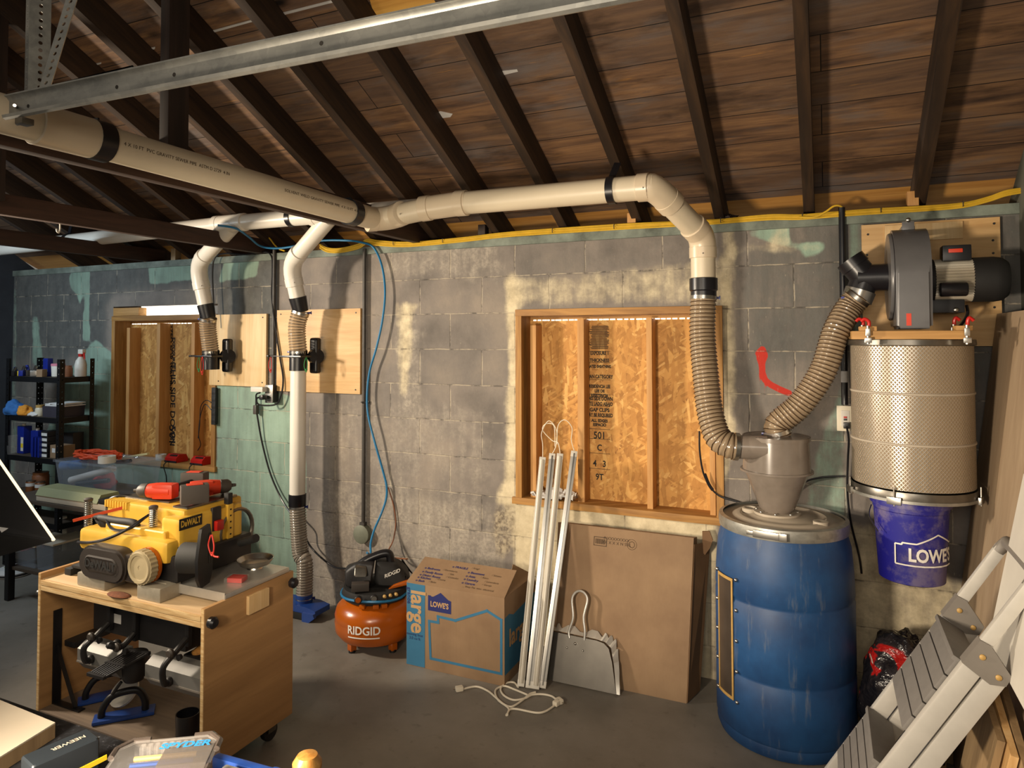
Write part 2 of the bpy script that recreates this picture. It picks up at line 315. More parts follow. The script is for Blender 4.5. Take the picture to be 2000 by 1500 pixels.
DEF = {
 'wall': m_wall, 'floor': m_floor, 'deck': m_deck, 'osb': m_osb, 'galv': m_galv, 'card': m_card, 'barrel': m_barrel, 'mesh': m_mesh, 'bucket': m_bucket, 'bench': m_speck, 'ply': m_ply, 'bag': m_bag,
 'card_shaded': lambda: m_card('cardboard_shaded', '#5f452b', '#76573a'),  # darker copy of the cardboard, shade on the carton's flaps put into the colour
 'day': lambda: m_emit('daylight', (1, .93, .78), 3.2), 'led': lambda: m_emit('softbox_diffuser', (1, .78, .48), 1.8),
 'rafter': lambda: wood('rafter_wood', '#1a0f08', '#46301b', 1, 8, .75), 'tie': lambda: wood('tie_wood', '#2a1a12', '#4a3125', 1, 8, .7), 'post': lambda: wood('post_wood', '#1b120d', '#36251c', 2, 8, .75),
 'pine': lambda: wood('pine_lumber', '#b07c42', '#d3a163', 2, 8, .62), 'pinex': lambda: wood('pine_lumber_x', '#a5793f', '#d0a062', 0, 8, .62), 'treated': lambda: wood('treated_lumber', '#8a5f2c', '#bb8a48', 2, 9, .62), 'treatedx': lambda: wood('treated_lumber_x', '#8a5f2c', '#bb8a48', 0, 9, .62),
 'newply': lambda: wood('new_roof_board', '#b0762f', '#d9a355', 0, 6, .6), 'goldply': lambda: wood('patch_plywood', '#c08435', '#f0bd62', 0, 6, .6, False),
 'plypale': lambda: wood('plywood_pale', '#d2aa72', '#ecd0a0', 2, 6, .55, False), 'plyx': lambda: wood('plywood_x', '#c59a62', '#e0bc88', 0, 6, .55, False), 'plycart': lambda: wood('cart_plywood', '#9c754a', '#ba905f', 1, 4, .5, False), 'plytop': lambda: wood('cart_top', '#c6a47a', '#dcc09a', 0, 4, .5, False),
 'plyedge': lambda: wood('plywood_edge', '#b68c56', '#e8cd9c', 0, 30, .65, False), 'tan': lambda: wood('tan_sheet', '#978067', '#ad977c', 2, 4, .6, False), 'offcut': lambda: wood('offcut_wood', '#836a4b', '#ab8f68', 2, 7, .65), 'greyply': lambda: wood('grey_plank', '#65564a', '#85725f', 0, 6, .7, False),
 'pvc': lambda: plain('pvc_cream', '#cbbea6', .38, 0, .04, 5), 'pvcw': lambda: plain('pvc_white', '#dcd6cb', .3, 0, .03, 5), 'pvcfit': lambda: plain('pvc_fitting', '#c9b9a0', .32, 0, .03, 5), 'pvcgr': lambda: plain('pvc_grey', '#b3a795', .35, 0, .03),
 'black': lambda: plain('black_plastic', '#17161a', .32, 0, .1), 'blackm': lambda: plain('black_matte', '#1a1919', .7, 0, .15), 'blacksteel': lambda: plain('black_steel', '#1c1c1f', .42, .3, .15), 'fabric': lambda: plain('black_fabric', '#100f10', .85, 0, .2, 60), 'ironblack': lambda: plain('cast_black', '#232122', .5, .2, .2), 'rubber': lambda: plain('rubber', '#121112', .6, 0, .1),
 'conduit': lambda: plain('painted_conduit', '#3f3b37', .5, .2, .2, 20), 'greybox': lambda: plain('box_cover_grey', '#6f7263', .6, .1, .12), 'steel': lambda: plain('steel', '#b9b6b0', .28, 1, .08, 20), 'pansteel': lambda: plain('pan_steel', '#67635d', .4, .45, .1, 12), 'darksteel': lambda: plain('dark_steel', '#77736c', .33, .9, .12, 20), 'alu': lambda: plain('aluminium', '#c3c0ba', .36, .65, .06, 20), 'railgrey': lambda: plain('rail_grey', '#737270', .45, .2, .05), 'alum': lambda: plain('painted_alu', '#c9c5bd', .4, .25, .05), 'castalu': lambda: plain('cast_alu', '#a39b8c', .5, .35, .1, 30), 'motorsil': lambda: plain('motor_silver', '#b0a898', .4, .5, .08), 'chrome': lambda: plain('chrome', '#d5d2cc', .15, 1, 0),
 'blowergrey': lambda: plain('blower_grey', '#5b5a5b', .3, .1, .06), 'stepgrey': lambda: plain('step_grey', '#726e6a', .6, 0, .06, 30), 'hingegrey': lambda: plain('hinge_grey', '#77716a', .5, 0, .05),
 'hose': lambda: m_glass('clear_hose', '#b59a78', .62, .12, .6), 'hosec': lambda: m_glass('hose_tan', '#95826a', .9, .16, .6), 'hoseg': lambda: m_glass('hose_grey', '#a89d90', .8, .14, .6), 'rib': lambda: plain('hose_wire', '#4b3826', .3, .3, 0), 'ribl': lambda: plain('hose_wire_light', '#6f655a', .3, .3, 0),
 'cyclone': lambda: m_glass('smoky_plastic', '#93877c', .78, .22, .5, 1), 'clear': lambda: m_glass('clear_plastic', '#c4bfba', .12, .05, .8), 'bitblue': lambda: plain('bit_blue', '#3f6fd0', .2, .8, 0), 'bitpurple': lambda: plain('bit_purple', '#7a4fb0', .2, .8, 0), 'tote': lambda: m_glass('tote_plastic', '#9aa4b0', .17, .15, .7), 'acryl': lambda: m_glass('dusty_acrylic', '#4a4038', .9, .25, .5, 1), 'smoke': lambda: m_glass('smoked_plastic', '#4a423d', .75, .1, .6),
 'yellow': lambda: plain('tool_yellow', '#cfa43a', .42, 0, .06, 10), 'yellowc': lambda: plain('cable_yellow', '#c9a22a', .5, 0, .1, 20), 'orange': lambda: plain('tank_orange', '#a8520c', .25, 0, .06, 8), 'orangec': lambda: plain('cord_orange', '#c9471d', .5, 0, .1), 'redtool': lambda: plain('tool_red', '#cf3a1c', .4, 0, .08), 'red': lambda: plain('red_plastic', '#b51d18', .35, 0, .08), 'covergrey': lambda: plain('cover_grey', '#332d2a', .45, 0, .08), 'case': lambda: plain('case_slate', '#23282d', .35, 0, .06), 'toolgrey': lambda: plain('tool_grey', '#3f3833', .55, 0, .1),
 'bluehose': lambda: plain('air_hose_blue', '#1f6f9e', .35, 0, .05), 'blue': lambda: plain('blue_plastic', '#1d3f86', .4, 0, .08), 'navy': lambda: plain('navy_print', '#1b2260', .7, 0, 0), 'sky': lambda: plain('blue_print', '#2f6a8c', .75, 0, .05), 'cyan': lambda: plain('cyan_print', '#2f86c8', .4, 0, 0), 'canblue': lambda: plain('can_blue', '#15257c', .35, 0, .05),
 'white': lambda: plain('white_plastic', '#c9c4ba', .45, 0, .04), 'whitep': lambda: plain('white_print', '#e6e2da', .6, 0, 0), 'cordw': lambda: plain('white_cord', '#d9cfbb', .5, 0, .03), 'diff': lambda: plain('tube_diffuser', '#b7b0a2', .3, 0, .03), 'ivory': lambda: plain('ivory_plate', '#cfc6b0', .4, 0, .03), 'whiteboard': lambda: plain('white_board', '#c9c4ba', .5, 0, .05, 6), 'melamine': lambda: plain('melamine', '#bdb19e', .45, 0, .04, 6),
 'ink': lambda: plain('black_print', '#1d1812', .8, 0, 0), 'inkb': lambda: plain('brown_print', '#3f2d1c', .8, 0, 0), 'pinkp': lambda: plain('box_lettering', '#b48f63', .75, 0, 0), 'tanp': lambda: plain('dial_tan', '#a8997a', .5, 0, .06), 'green': lambda: plain('green_cord', '#1f7a3c', .6, 0, 0), 'redc': lambda: plain('red_cord', '#c02a1c', .6, 0, 0),
 'olive': lambda: plain('olive_case', '#8a8c68', .55, 0, .06, 8), 'lid': lambda: plain('barrel_lid', '#a79c8c', .55, 0, .1, 8), 'plate': lambda: plain('mint_plate', '#727a70', .8, 0, .4, 8, .2), 'shelfblack': lambda: plain('shelf_black', '#141416', .45, .3, .1), 'shelfbrd': lambda: plain('shelf_board', '#43372b', .7, 0, .1), 'wallleft': lambda: plain('dark_wall', '#33363c', .85, 0, .2, 4), 'wallright': lambda: plain('side_wall', '#545449', .85, 0, .25, 5, .3),
 'bluerag': lambda: plain('blue_rag', '#2c62a0', .9, 0, .15, 25), 'orangerag': lambda: plain('orange_rag', '#d08a2c', .9, 0, .15, 25), 'paper': lambda: plain('paper', '#c9c7c4', .8, 0, .05), 'maroon': lambda: plain('dark_bin', '#35313a', .5, 0, .08), 'stain': lambda: plain('stain_can', '#7b4a28', .4, .2, .15, 20), 'pink': lambda: plain('pink_lid', '#c77a8e', .5, 0, .05), 'cream': lambda: plain('cream_plastic', '#cfc08a', .5, 0, .05), 'copper': lambda: plain('brown_jar', '#7a4a2c', .5, 0, .1), 'yel': lambda: plain('yellow_label', '#d5b81f', .5, 0, 0), 'gasket': lambda: plain('gold_tape', '#b08d50', .5, 0, .1, 30), 'woodball': lambda: wood('round_wood', '#a06a2c', '#cf9a52', 2, 20, .4, False), 'saw': lambda: plain('sawdust', '#b07a38', .9, 0, .3, 90, .4), 'sawd': lambda: plain('brown_sawdust', '#6b3a1c', .9, 0, .3, 90), 'greenbox': lambda: plain('pale_green', '#8fa05e', .6, 0, .05)}
# ================================================================= SETTING
def pip(X, Z, poly):
    r = np.zeros(X.shape, bool); n = len(poly)
    for i in range(n):
        (x1, z1), (x2, z2) = poly[i], poly[(i+1) % n]
        if z1 == z2: continue
        c = ((z1 > Z) != (z2 > Z)) & (X < (x2-x1)*(Z-z1)/(z2-z1)+x1); r ^= c
    return r
XL, XR, ZT = -6.05, .74, 2.15
W1 = [at(1008, 605, 0).x, at(1411, 605, 0).x, at(1008, 972, 0).z-.03, at(1200, 601, 0).z]
W2 = [at(220, 700, 0).x, at(424, 700, 0).x, at(230, 893, 0).z-.03, at(300, 597, 0).z]
def build_wall():
    st = .0125
    def axis(lo, hi, extra):
        a = list(np.arange(lo, hi, st))+[hi]
        for e in extra: a = [v for v in a if abs(v-e) > st*.5]+[e]
        return np.array(sorted(a))
    xs = axis(XL, XR, W1[:2]+W2[:2]); zs = axis(0, ZT, W1[2:]+W2[2:]); nx, nz = len(xs), len(zs); X, Z = np.meshgrid(xs, zs)
    L = {k: np.zeros(X.shape) for k in ('dark', 'wash', 'mint', 'cream', 'rough', 'red')}
    def patch(k, val, *px):
        poly = [(at(a, b, 0).x, at(a, b, 0).z) for a, b in px]; m = pip(X, Z, poly); L[k][m] = np.maximum(L[k][m], val)
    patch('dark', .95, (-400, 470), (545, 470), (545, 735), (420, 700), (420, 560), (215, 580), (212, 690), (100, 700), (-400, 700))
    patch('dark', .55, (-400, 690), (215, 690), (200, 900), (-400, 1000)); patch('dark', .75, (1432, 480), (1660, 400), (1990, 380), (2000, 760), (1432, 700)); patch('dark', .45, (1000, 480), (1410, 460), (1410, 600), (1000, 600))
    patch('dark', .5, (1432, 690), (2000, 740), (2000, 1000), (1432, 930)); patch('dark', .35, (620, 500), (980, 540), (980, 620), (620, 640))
    patch('mint', .95, (420, 745), (566, 770), (598, 900), (598, 1190), (200, 1190), (200, 900), (424, 905)); patch('mint', .8, (186, 660), (222, 690), (222, 900), (150, 1000), (60, 1000), (100, 800), (150, 700))
    patch('mint', .9, (288, 515), (388, 504), (384, 548), (292, 555)); patch('mint', .95, (438, 512), (506, 502), (503, 542), (425, 552)); patch('mint', .9, (134, 540), (145, 527), (166, 527), (168, 558), (156, 600), (150, 575), (138, 565)); patch('mint', .95, (167, 527), (176, 527), (175, 668), (160, 668), (163, 610))
    patch('mint', .62, (60, 615), (78, 615), (80, 660), (90, 720), (62, 720)); patch('mint', .5, (-100, 560), (35, 560), (35, 1000), (-100, 1000))
    patch('mint', .6, (1655, 440), (1690, 430), (1690, 720), (1655, 720)); patch('mint', .55, (1655, 700), (1670, 1300), (1560, 1100), (1575, 920))
    patch('mint', .95, (1435, 455), (1545, 443), (1540, 472), (1615, 472), (1612, 492), (1568, 492), (1560, 505), (1612, 503)); patch('cream', .62, (1432, 480), (1500, 470), (1500, 490), (1434, 497)); patch('cream', .62, (1500, 450), (1545, 444), (1540, 472), (1615, 470), (1610, 490), (1500, 495))
    patch('cream', .95, (985, 545), (1006, 520), (1010, 605), (1008, 968), (985, 985), (962, 988), (985, 930), (992, 700)); patch('cream', .9, (985, 985), (1010, 975), (1400, 1003), (1402, 1330), (1010, 1260), (1000, 1080)); patch('cream', .95, (1411, 445), (1434, 448), (1434, 820), (1445, 845), (1400, 1000), (1408, 800))
    patch('cream', .55, (1010, 540), (1100, 535), (1410, 500), (1410, 598), (1010, 602)); patch('wash', .62, (750, 486), (992, 470), (985, 548), (880, 545), (720, 550)); patch('cream', .75, (766, 592), (826, 585), (806, 625), (806, 690), (796, 770), (782, 790), (776, 700), (776, 625)); patch('wash', .6, (770, 600), (830, 600), (830, 900), (770, 800))
    patch('wash', .66, (625, 937), (760, 948), (960, 972), (1000, 1100), (1000, 1250), (640, 1200), (598, 1180)); patch('wash', .48, (626, 770), (960, 780), (985, 960), (626, 930)); patch('wash', .7, (870, 540), (955, 540), (955, 553), (870, 552))
    patch('rough', .8, (965, 985), (1012, 975), (1018, 1010), (1008, 1090), (975, 1100), (955, 1040)); patch('rough', .7, (1412, 680), (1422, 690), (1425, 760), (1412, 740)); patch('rough', .6, (1320, 565), (1350, 560), (1350, 590), (1325, 585)); patch('cream', .7, (1430, 1000), (1700, 1020), (1900, 1150), (1900, 1400), (1430, 1400))
    def blur(a, k):
        for _ in range(k): 
            p = np.pad(a, 1, 'edge'); a = (p[:-2, 1:-1]+p[2:, 1:-1]+p[1:-1, :-2]+p[1:-1, 2:]+p[1:-1, 1:-1])/5
        return a
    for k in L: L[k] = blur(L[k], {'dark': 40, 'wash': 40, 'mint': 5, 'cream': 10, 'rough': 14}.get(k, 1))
    pts = [at(a, b, 0) for a, b in ((1481, 690), (1489, 682), (1494, 694), (1490, 704), (1483, 698), (1488, 712), (1489, 728), (1494, 742), (1506, 752), (1524, 761), (1541, 768))]
    dmin = np.full(X.shape, 9.)
    for a, b in zip(pts[:-1], pts[1:]):
        dx, dz = b.x-a.x, b.z-a.z; t = np.clip(((X-a.x)*dx+(Z-a.z)*dz)/(dx*dx+dz*dz), 0, 1); dmin = np.minimum(dmin, np.hypot(X-a.x-t*dx, Z-a.z-t*dz))
    L['red'] = np.clip(1.0-dmin/.028, 0, 1)
    dr = at(1484, 730, 0); L['red'] = np.maximum(L['red'], .46*((abs(X-dr.x) < .005) & (Z < dr.z) & (Z > dr.z-.11))); L['red'] = np.maximum(L['red'], .46*((abs(X-dr.x-.018) < .005) & (Z < dr.z) & (Z > dr.z-.11)))
    idx = np.arange(nx*nz).reshape(nz, nx); fs = []
    mx, mz = (xs[:-1]+xs[1:])/2, (zs[:-1]+zs[1:])/2
    for j in range(nz-1):
        for i in range(nx-1):
            if any(w_[0] < mx[i] < w_[1] and w_[2] < mz[j] < w_[3] for w_ in (W1, W2)): continue
            fs.append((idx[j, i], idx[j, i+1], idx[j+1, i+1], idx[j+1, i]))
    me = bpy.data.meshes.new('wall_back'); me.from_pydata(list(zip(X.ravel().tolist(), [0.0]*(nx*nz), Z.ravel().tolist())), [], [tuple(int(q) for q in f) for f in fs])
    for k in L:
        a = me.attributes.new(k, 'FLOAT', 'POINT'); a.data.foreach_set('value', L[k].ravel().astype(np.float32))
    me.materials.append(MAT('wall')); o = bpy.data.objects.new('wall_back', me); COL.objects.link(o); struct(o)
    so = o.modifiers.new('thickness', 'SOLIDIFY'); so.thickness = .2; so.offset = -1
    bm = bmesh.new(); bm.from_mesh(me); bmesh.ops.delete(bm, geom=[v for v in bm.verts if not v.link_faces], context='VERTS'); bm.to_mesh(me); bm.free()
build_wall()
struct(MB().bb((XL-.3, -3.6, -.12), (XR+.3, .2, 0)).build('floor', 'floor', None, 0))
m = MB(); m.prism([(-3.6, 0), (.2, 0), (.2, 2.2), (-.1, 2.4), (-3.6, 4.0)], (XR, 0, 0), (0, 1, 0), (0, 0, 1), (.15, 0, 0)); struct(m.build('wall_right', 'wallright', None, 0))
m = MB(); m.prism([(-2.6, 0), (.2, 0), (.2, 2.2), (-.1, 2.4), (-2.6, 3.6)], (XL, 0, 0), (0, 1, 0), (0, 0, 1), (-.15, 0, 0)); struct(m.build('wall_left', 'wallleft', None, 0))
struct(MB().bb((XL, -.014, ZT), (XR, .2, ZT+.045), .003).build('trim_1', 'plate', None))
SL = math.atan(.5); u_s = V((0, -math.cos(SL), math.sin(SL))); n_s = V((0, -math.sin(SL), -math.cos(SL)))
def deckpt(x, s, off=0): return V((x, 0, 2.40))+u_s*s+n_s*off      # a point on the roof boards' underside, s metres up the slope
m = MB(); m.bb((XL-.2, -.16, -.02), (XR+.2, 3.9, 0)); ce = m.build('ceiling', 'deck', None, 0)
RS = Matrix((V((1, 0, 0)), u_s, n_s)).transposed(); ce.matrix_world = Matrix.Translation((0, 0, 2.40)) @ RS.to_4x4(); struct(ce)
def on_deck(a, name, mat, off=.003):
    pts = []
    for px, py in a:
        d = ray(px, py); t = (2.40-(CAM.z+.5*CAM.y))/(d.z+.5*d.y); pts.append(CAM+d*t)
    mb = MB(); mb._add([p+n_s*off for p in pts]+[p-n_s*.002 for p in pts], [tuple(range(len(pts))), tuple(range(len(pts), 2*len(pts)))[::-1]]+[(i, (i+1) % len(pts), len(pts)+(i+1) % len(pts), len(pts)+i) for i in range(len(pts))])
    o = mb.build(name, mat, None, 0); o.parent = ce; o.matrix_parent_inverse = ce.matrix_world.inverted(); return o
on_deck([(720, -10), (890, -10), (880, 8), (735, 42)], 'plywood_patch', 'goldply')['label'] = 'bright yellow plywood patch'
for q in ([(345, 78), (500, 36), (500, 40), (345, 83)], [(241, 106), (303, 91), (303, 95), (241, 110)], [(143, 136), (198, 121), (198, 124), (143, 139)], [(545, 26), (655, -2), (655, 3), (545, 31)], [(845, 222), (860, 217), (884, 222), (880, 228), (846, 232)], [(966, 140), (1010, 135), (1012, 139), (970, 149)]): on_deck(q, 'underlay_gap', 'paper')
on_deck([(90, 355), (115, 352), (156, 385), (130, 391)], 'plywood_patch', 'newply'); on_deck([(30, 367), (55, 364), (95, 392), (70, 396)], 'plywood_patch', 'newply')
m = MB(); m.bb((XL-.2, -.80, -.021), (XR+.2, -.16, 0)); o = m.build('trim_2', 'newply', None, 0); o.matrix_world = ce.matrix_world; struct(o)
def slope_beam(x, s0, s1, w_, h): 
    m = MB(); R = Matrix((V((1, 0, 0)), u_s, n_s)).transposed(); m.box((0, 0, 0), (w_, s1-s0, h), None, .003)
    return m, R, V((x, 0, 2.40))+u_s*((s0+s1)/2)+n_s*(h/2+.0005)
rx = [.39, -.06]+[-.06-.406*k for k in range(1, 14)]
names = ['above the motor, first from the right wall', 'above the ivory outlet conduit, second from the right wall', 'right of the vertical cream pipe, third from the right wall', 'meeting the black pipe strap, fourth from the right wall', 'above the left jamb of the large window, fifth from the right wall', 'left of a white scrap between boards, sixth from the right wall', 'meeting the cream pipe elbow, seventh from the right wall']
for k, x in enumerate(rx):
    m, R, p = slope_beam(x, -.38, 3.7, .048, .134); o = m.build('rafter', 'rafter', None)
    o.matrix_world = Matrix.Translation(p) @ R.to_4x4()
    tag(o, 'dark roof rafter '+(names[k] if k < 7 else 'in the left half of the roof, %s from the right wall' % ['eighth', 'ninth', 'tenth', 'eleventh', 'twelfth', 'thirteenth', 'fourteenth', 'fifteenth'][k-7]), 'rafter', 'roof rafters')
for x, y1, lab in ((-2.17, .12, 'long brown tie beam running along the underside of the thick cream pipe'), (-3.37, .12, 'brown tie beam crossing in front of the white branch pipe, middle of three'), ((atz(0, 482, 2.197).x+atz(270, 506, 2.197).x)/2, .12, 'brown tie beam farthest left, low over the metal shelf')):
    m = MB(); m.bb((-.0225, -3.3, 0), (.0225, y1, .14 if x > -2.5 else .095), .003); o = m.build('tie_beam', 'tie', None); o.location = (x, 0, 2.197); tag(o, lab, 'beam', 'roof tie beams')
for x, y, lab in ((-2.125, -1.72, 'black vertical truss post rising behind the metal door track'), (-3.325, -1.66, 'dark truss post at the left edge above the middle tie beam')):
    m = MB(); m.bb((-.02, -.043, 0), (.025, .043, 1.0), .003); o = m.build('truss_post', 'post', None); o.location = (x, y, 2.25); tag(o, lab, 'post', 'truss posts')
for px, py, lab, mt in ((1236, 433, 'short raw wood block above the wall top left of the vertical pipe', 'pine'), (1782, 402, 'short raw wood block under the rafter above the motor', 'pine'), (345, 500, 'small reddish block on the wall top left of the short drop pipe', 'offcut'), (945, 455, 'small dark block on the wall top under the cream pipe', 'post')):
    p = at(px, py, .03); p.z = ZT+.045; m = MB(); m.bb((p.x-.022, 0, p.z), (p.x+.022, .05, p.z+.085), .002); solo('wood_block', m, mt, lab, 'wood block', group='blocks on the wall top')
# ---- windows
def window(name, Wn, studs, yb, tr, treatx, sill):
    x0, x1, z0, z1 = Wn; t = .036
    fr = MB(); fr.bb((x0, -.012, z0), (x0+t, .15, z1), .002); fr.bb((x1-t, -.012, z0), (x1, .15, z1), .002); o = fr.build(name, tr, None); struct(o); WM[o.name] = Matrix.Identity(4)
    MB().bb((x0, -.014, z1-t), (x1, .15, z1), .002).build('header', treatx, o)
    MB().bb((x0-.02, -sill, z0), (x1+.01, .15, z0+t), .003).build('sill', treatx, o)
    MB().bb((x0+t, yb, z0+t), (x1-t, yb+.015, z1-t-.022)).build('panel', 'osb', o, 0)
    for a, b in studs: MB().bb((a, yb-.09, z0+t), (b, yb, z1-t-(.02 if a > x0+.3 else .05)), .002).build('stud', 'pine', o)
    MB().bb((x0+t, yb+.001, z1-t-.022), (x1-t, yb+.014, z1-t)).build('ledger', treatx, o)
    m = MB(); xx = x0+t+.02; random.seed(3)
    while xx < x1-t-.05:
        l = random.uniform(.012, .034); m.bb((xx, yb-.002, z1-t-.024), (xx+l, yb, z1-t-.018)); xx += l+random.uniform(.004, .012)
    m.build('daylight_gap', 'day', o, 0)['label'] = 'bright dashes of daylight'
    return o
yb = .115
sx = lambda px, y: at(px, 800, y).x
w1 = window('window_1', W1, [(sx(1036, .025), sx(1047, .025)), (sx(1128, .025), sx(1141, .025)), (sx(1263, .025), sx(1274, .025)), (sx(1385, .025), sx(1396, .025))], yb, 'treated', 'treatedx', .017)
m = MB()
rows = [(690, 'EXPOSURE 1', 9), (704, 'THICKNESS', 8), (716, 'RATED SHEATHING', 7), (736, 'SPAN CATEGORY', 9), (755, 'RESIDENCIA LEE', 8), (764, 'LEE DE', 7), (773, 'RESISTENCIA', 8), (779, 'THIS SIDE DOWN', 9), (789, 'ESTE LADO ABAJO', 8.5), (801, 'GAP CLIPS', 9), (811, 'MAY BE REQUIRED', 8.5), (822, 'ALL EDGES', 7), (830, 'ESPACIO', 7), (851, '501', 17), (875, 'C', 15), (906, '4   3', 15), (932, '9T', 15)]
X_ = V((1, 0, 0)); Z_ = V((0, 0, 1))
for py, s_, h in rows: m.text(s_, h*.0031, at(1171, py, yb-.0008), X_, Z_, .0003, .0011, sx=.66 if len(s_) > 9 else .85)
for py in (690, 712, 745, 774, 796, 817, 841, 860, 888, 918): p = at(1150, py-4, yb); q = at(1192, py-4, yb); m.bb((p.x, yb-.0012, p.z-.001), (q.x, yb, p.z+.001))
p, q = at(1150, 636, yb), at(1190, 682, yb)
for k in range(22): z = p.z+(q.z-p.z)*(k+.5)/22; m.bb((p.x+random.random()*.02, yb-.0012, z-.0018), (q.x-random.random()*.012, yb, z+.0016))
m.build('printing', 'ink', w1, 0)['label'] = 'black stamped lettering on the strand board'
w2 = window('window_2', W2[:3]+[at(300, 616, 0).z], [(sx(245.5, .025), sx(251.5, .025)), (sx(304, .025), sx(310.5, .025)), (sx(372, .025), sx(378.5, .025))], yb, 'treated', 'treatedx', .02)
p, q = at(276, 614, .06), at(388, 597, .06); MB().bb((p.x, .06, at(300, 616, 0).z+.002), (q.x+.05, .07, W2[3])).build('daylight_pane', 'day', w2, 0)['label'] = 'glowing strip of daylight above the header'
MB().bb((W2[0]+.005, -.005, at(300, 616, 0).z+.002), (at(272, 605, 0).x, .1, W2[3]-.01), .003).build('blocking', 'pinex', w2)
m = MB(); 
for s_, px, py, sz in (('SIZED FOR SPACING', 333, 700, .05), ('EXPOSURE 1', 339, 690, .036), ('THIS SIDE DOWN', 337, 790, .066), ('501', 336, 850, .085)):
    m = MB(); m.text(s_, sz, at(px, py, yb-.0008), V((0, 0, -1)), X_, .0003, .0016, sx=1.15); m.build('printing', 'ink', w2, 0)
# ================================================================= DUCTS AND HOSES
def collar(m, p, d, r, L): d = V(d).normalized(); m.lathe([(r-.003, -L/2), (r, -L/2+.002), (r, L/2-.002), (r-.003, L/2)], p, d, 24)
def screws(t, pts, r=.0035): 
    m = MB()
    for p in pts: m.sph(p, r, n=8)
    return m
def strap(t, p, d, r, w_=.03, tail=None):
    m = MB(); d = V(d).normalized(); m.lathe([(r, -w_/2), (r+.006, -w_/2), (r+.006, w_/2), (r, w_/2)], p, d, 28, False)
    if tail: m.bar(V(p)+V((0, 0, r)), V(tail), .03, .006, (0, 1, 0) if abs(d.y) > .5 else (0, 1, 0))
    o = m.build('strap', 'black', t); o['label'] = 'black hanger strap'; return o
RD = .0535
A0 = V((-2.0, -2.75, 2.248)); A1 = atx(738, 431, -2.0); A1.z = 2.222
B0 = at(832, 407, -.62); B1 = at(902, 397, -.6); B2 = at(1278, 370, -.6); B2.z = B1.z-.005
C1 = at(1371, 462, -.31); C2 = at(1374, 556, -.30); C1.x = C2.x
t = thing('main_duct', 'thick cream dust pipe crossing from the upper left and dropping to the tan hose', 'duct pipe', (-2, -.7, 2.2))
A1a = A1+V((.012, .05, 0)); pm = MB(); pm.tube([A0+V((0, -.85, .01)), A1], RD, 28); pm.tube([B0-(B1-B0)*.1, B0.lerp(B1, .1)], RD, 28)
pm.build('pipe', 'pvc', t)
m = MB(); m.tube([A1.lerp(B0, .18)+V((-.02, .0, 0)), B0.lerp(B1, .15)], RD, 28); m.build('pipe', 'pvc', t)
m = MB(); m.tube([B1.lerp(B2, .01), B2], RD, 28); m.build('pipe', 'pvc', t)
e0 = B2.lerp(C1, .30); e1 = B2.lerp(C1, .86); m = MB(); m.tube([e0, e1], RD-.001, 28); m.build('pipe', 'pvc', t)
m = MB(); m.tube([C1.lerp(C2, .3), C2], RD, 28); m.build('pipe', 'pvc', t)
def elbow(t, pin, pc, pout, r, mat='pvcfit', k=5):   # swept bend from pin round the corner pc to pout, with socket collars
    m = MB(); pts = [V(pin).lerp(pc, a)*(1-a)+V(pc).lerp(pout, a)*a for a in [i/k for i in range(k+1)]]; m.tube(pts, r+.0045, 28)
    d0 = V(pc)-V(pin); d1 = V(pout)-V(pc); collar(m, V(pin)-d0.normalized()*.018, d0, r+.0065, .05); collar(m, V(pout)+d1.normalized()*.018, d1, r+.0065, .05)
    o = m.build('elbow', mat, t)
    s = screws(t, [V(pin)-d0.normalized()*.02+(CAM-V(pin)).normalized()*(r+.008), V(pout)+d1.normalized()*.02+(CAM-V(pout)).normalized()*(r+.008)]); s.build('screw', 'steel', o)
elbow(t, A1.lerp(A0, .012), A1.lerp(B0, .22)+V((-.01, .03, 0)), A1.lerp(B0, .42), RD)
m = MB(); d = (B1-B0).normalized(); m.tube([B0-d*.02, B1+d*.03], RD+.004, 28); collar(m, B0, d, RD+.0075, .05); collar(m, B1, B2-B1, RD+.0075, .055); o = m.build('wye_fitting', 'pvcfit', t)
elbow(t, B2.lerp(B1, .03), B2, B2.lerp(C1, .24), RD); elbow(t, C1.lerp(B2, .12), C1, C1.lerp(C2, .25), RD)
p = A1.lerp(A0, (atx(135, 262, -2).y-A1.y)/(A0.y-A1.y)); m = MB(); collar(m, p, (0, 1, 0), RD+.006, .2); m.build('coupling', 'pvcfit', t)
for px in (192, 686): p = A1.lerp(A0, (atx(px, 270 if px < 400 else 415, -2).y-A1.y)/(A0.y-A1.y)); strap(t, p, (0, 1, 0), RD+.002, .05, p+V((-.15, 0, .06)))
p = B1.lerp(B2, (at(1195, 372, -.6).x-B1.x)/(B2.x-B1.x)); strap(t, p, B2-B1, RD, .032, p+V((.01, .06, .13)))
m = MB(); m.lathe([(RD+.002, 0), (RD+.008, .003), (RD+.008, .055), (RD+.003, .06), (RD+.003, .082), (RD-.002, .084)], C2+V((0, 0, .03)), (0, 0, -1), 28); m.build('coupling', 'black', t)['label'] = 'black rubber coupling'
m = MB(); dA = (A1-A0).normalized()
for a, b, s_ in ((.31, .56, '4 X 10 FT  PVC GRAVITY SEWER PIPE  ASTM D 2729  4 IN'), (.64, .92, 'SOLVENT WELD GRAVITY SEWER PIPE  4 X 10 FT  4 IN')):
    q = A0.lerp(A1, (a+b)/2)
    def wrap(x, y, h, q=q): a_ = -.05+y/RD; return q+dA*x+V((math.cos(a_), 0, math.sin(a_)))*(RD+.0008)
    m.text(s_, .016, q, (0, 1, 0), (0, 0, 1), sx=(A1-A0).length*(b-a)/(len(s_)*.0098), f=wrap); m.build('printing', 'inkb', t, 0); m = MB()

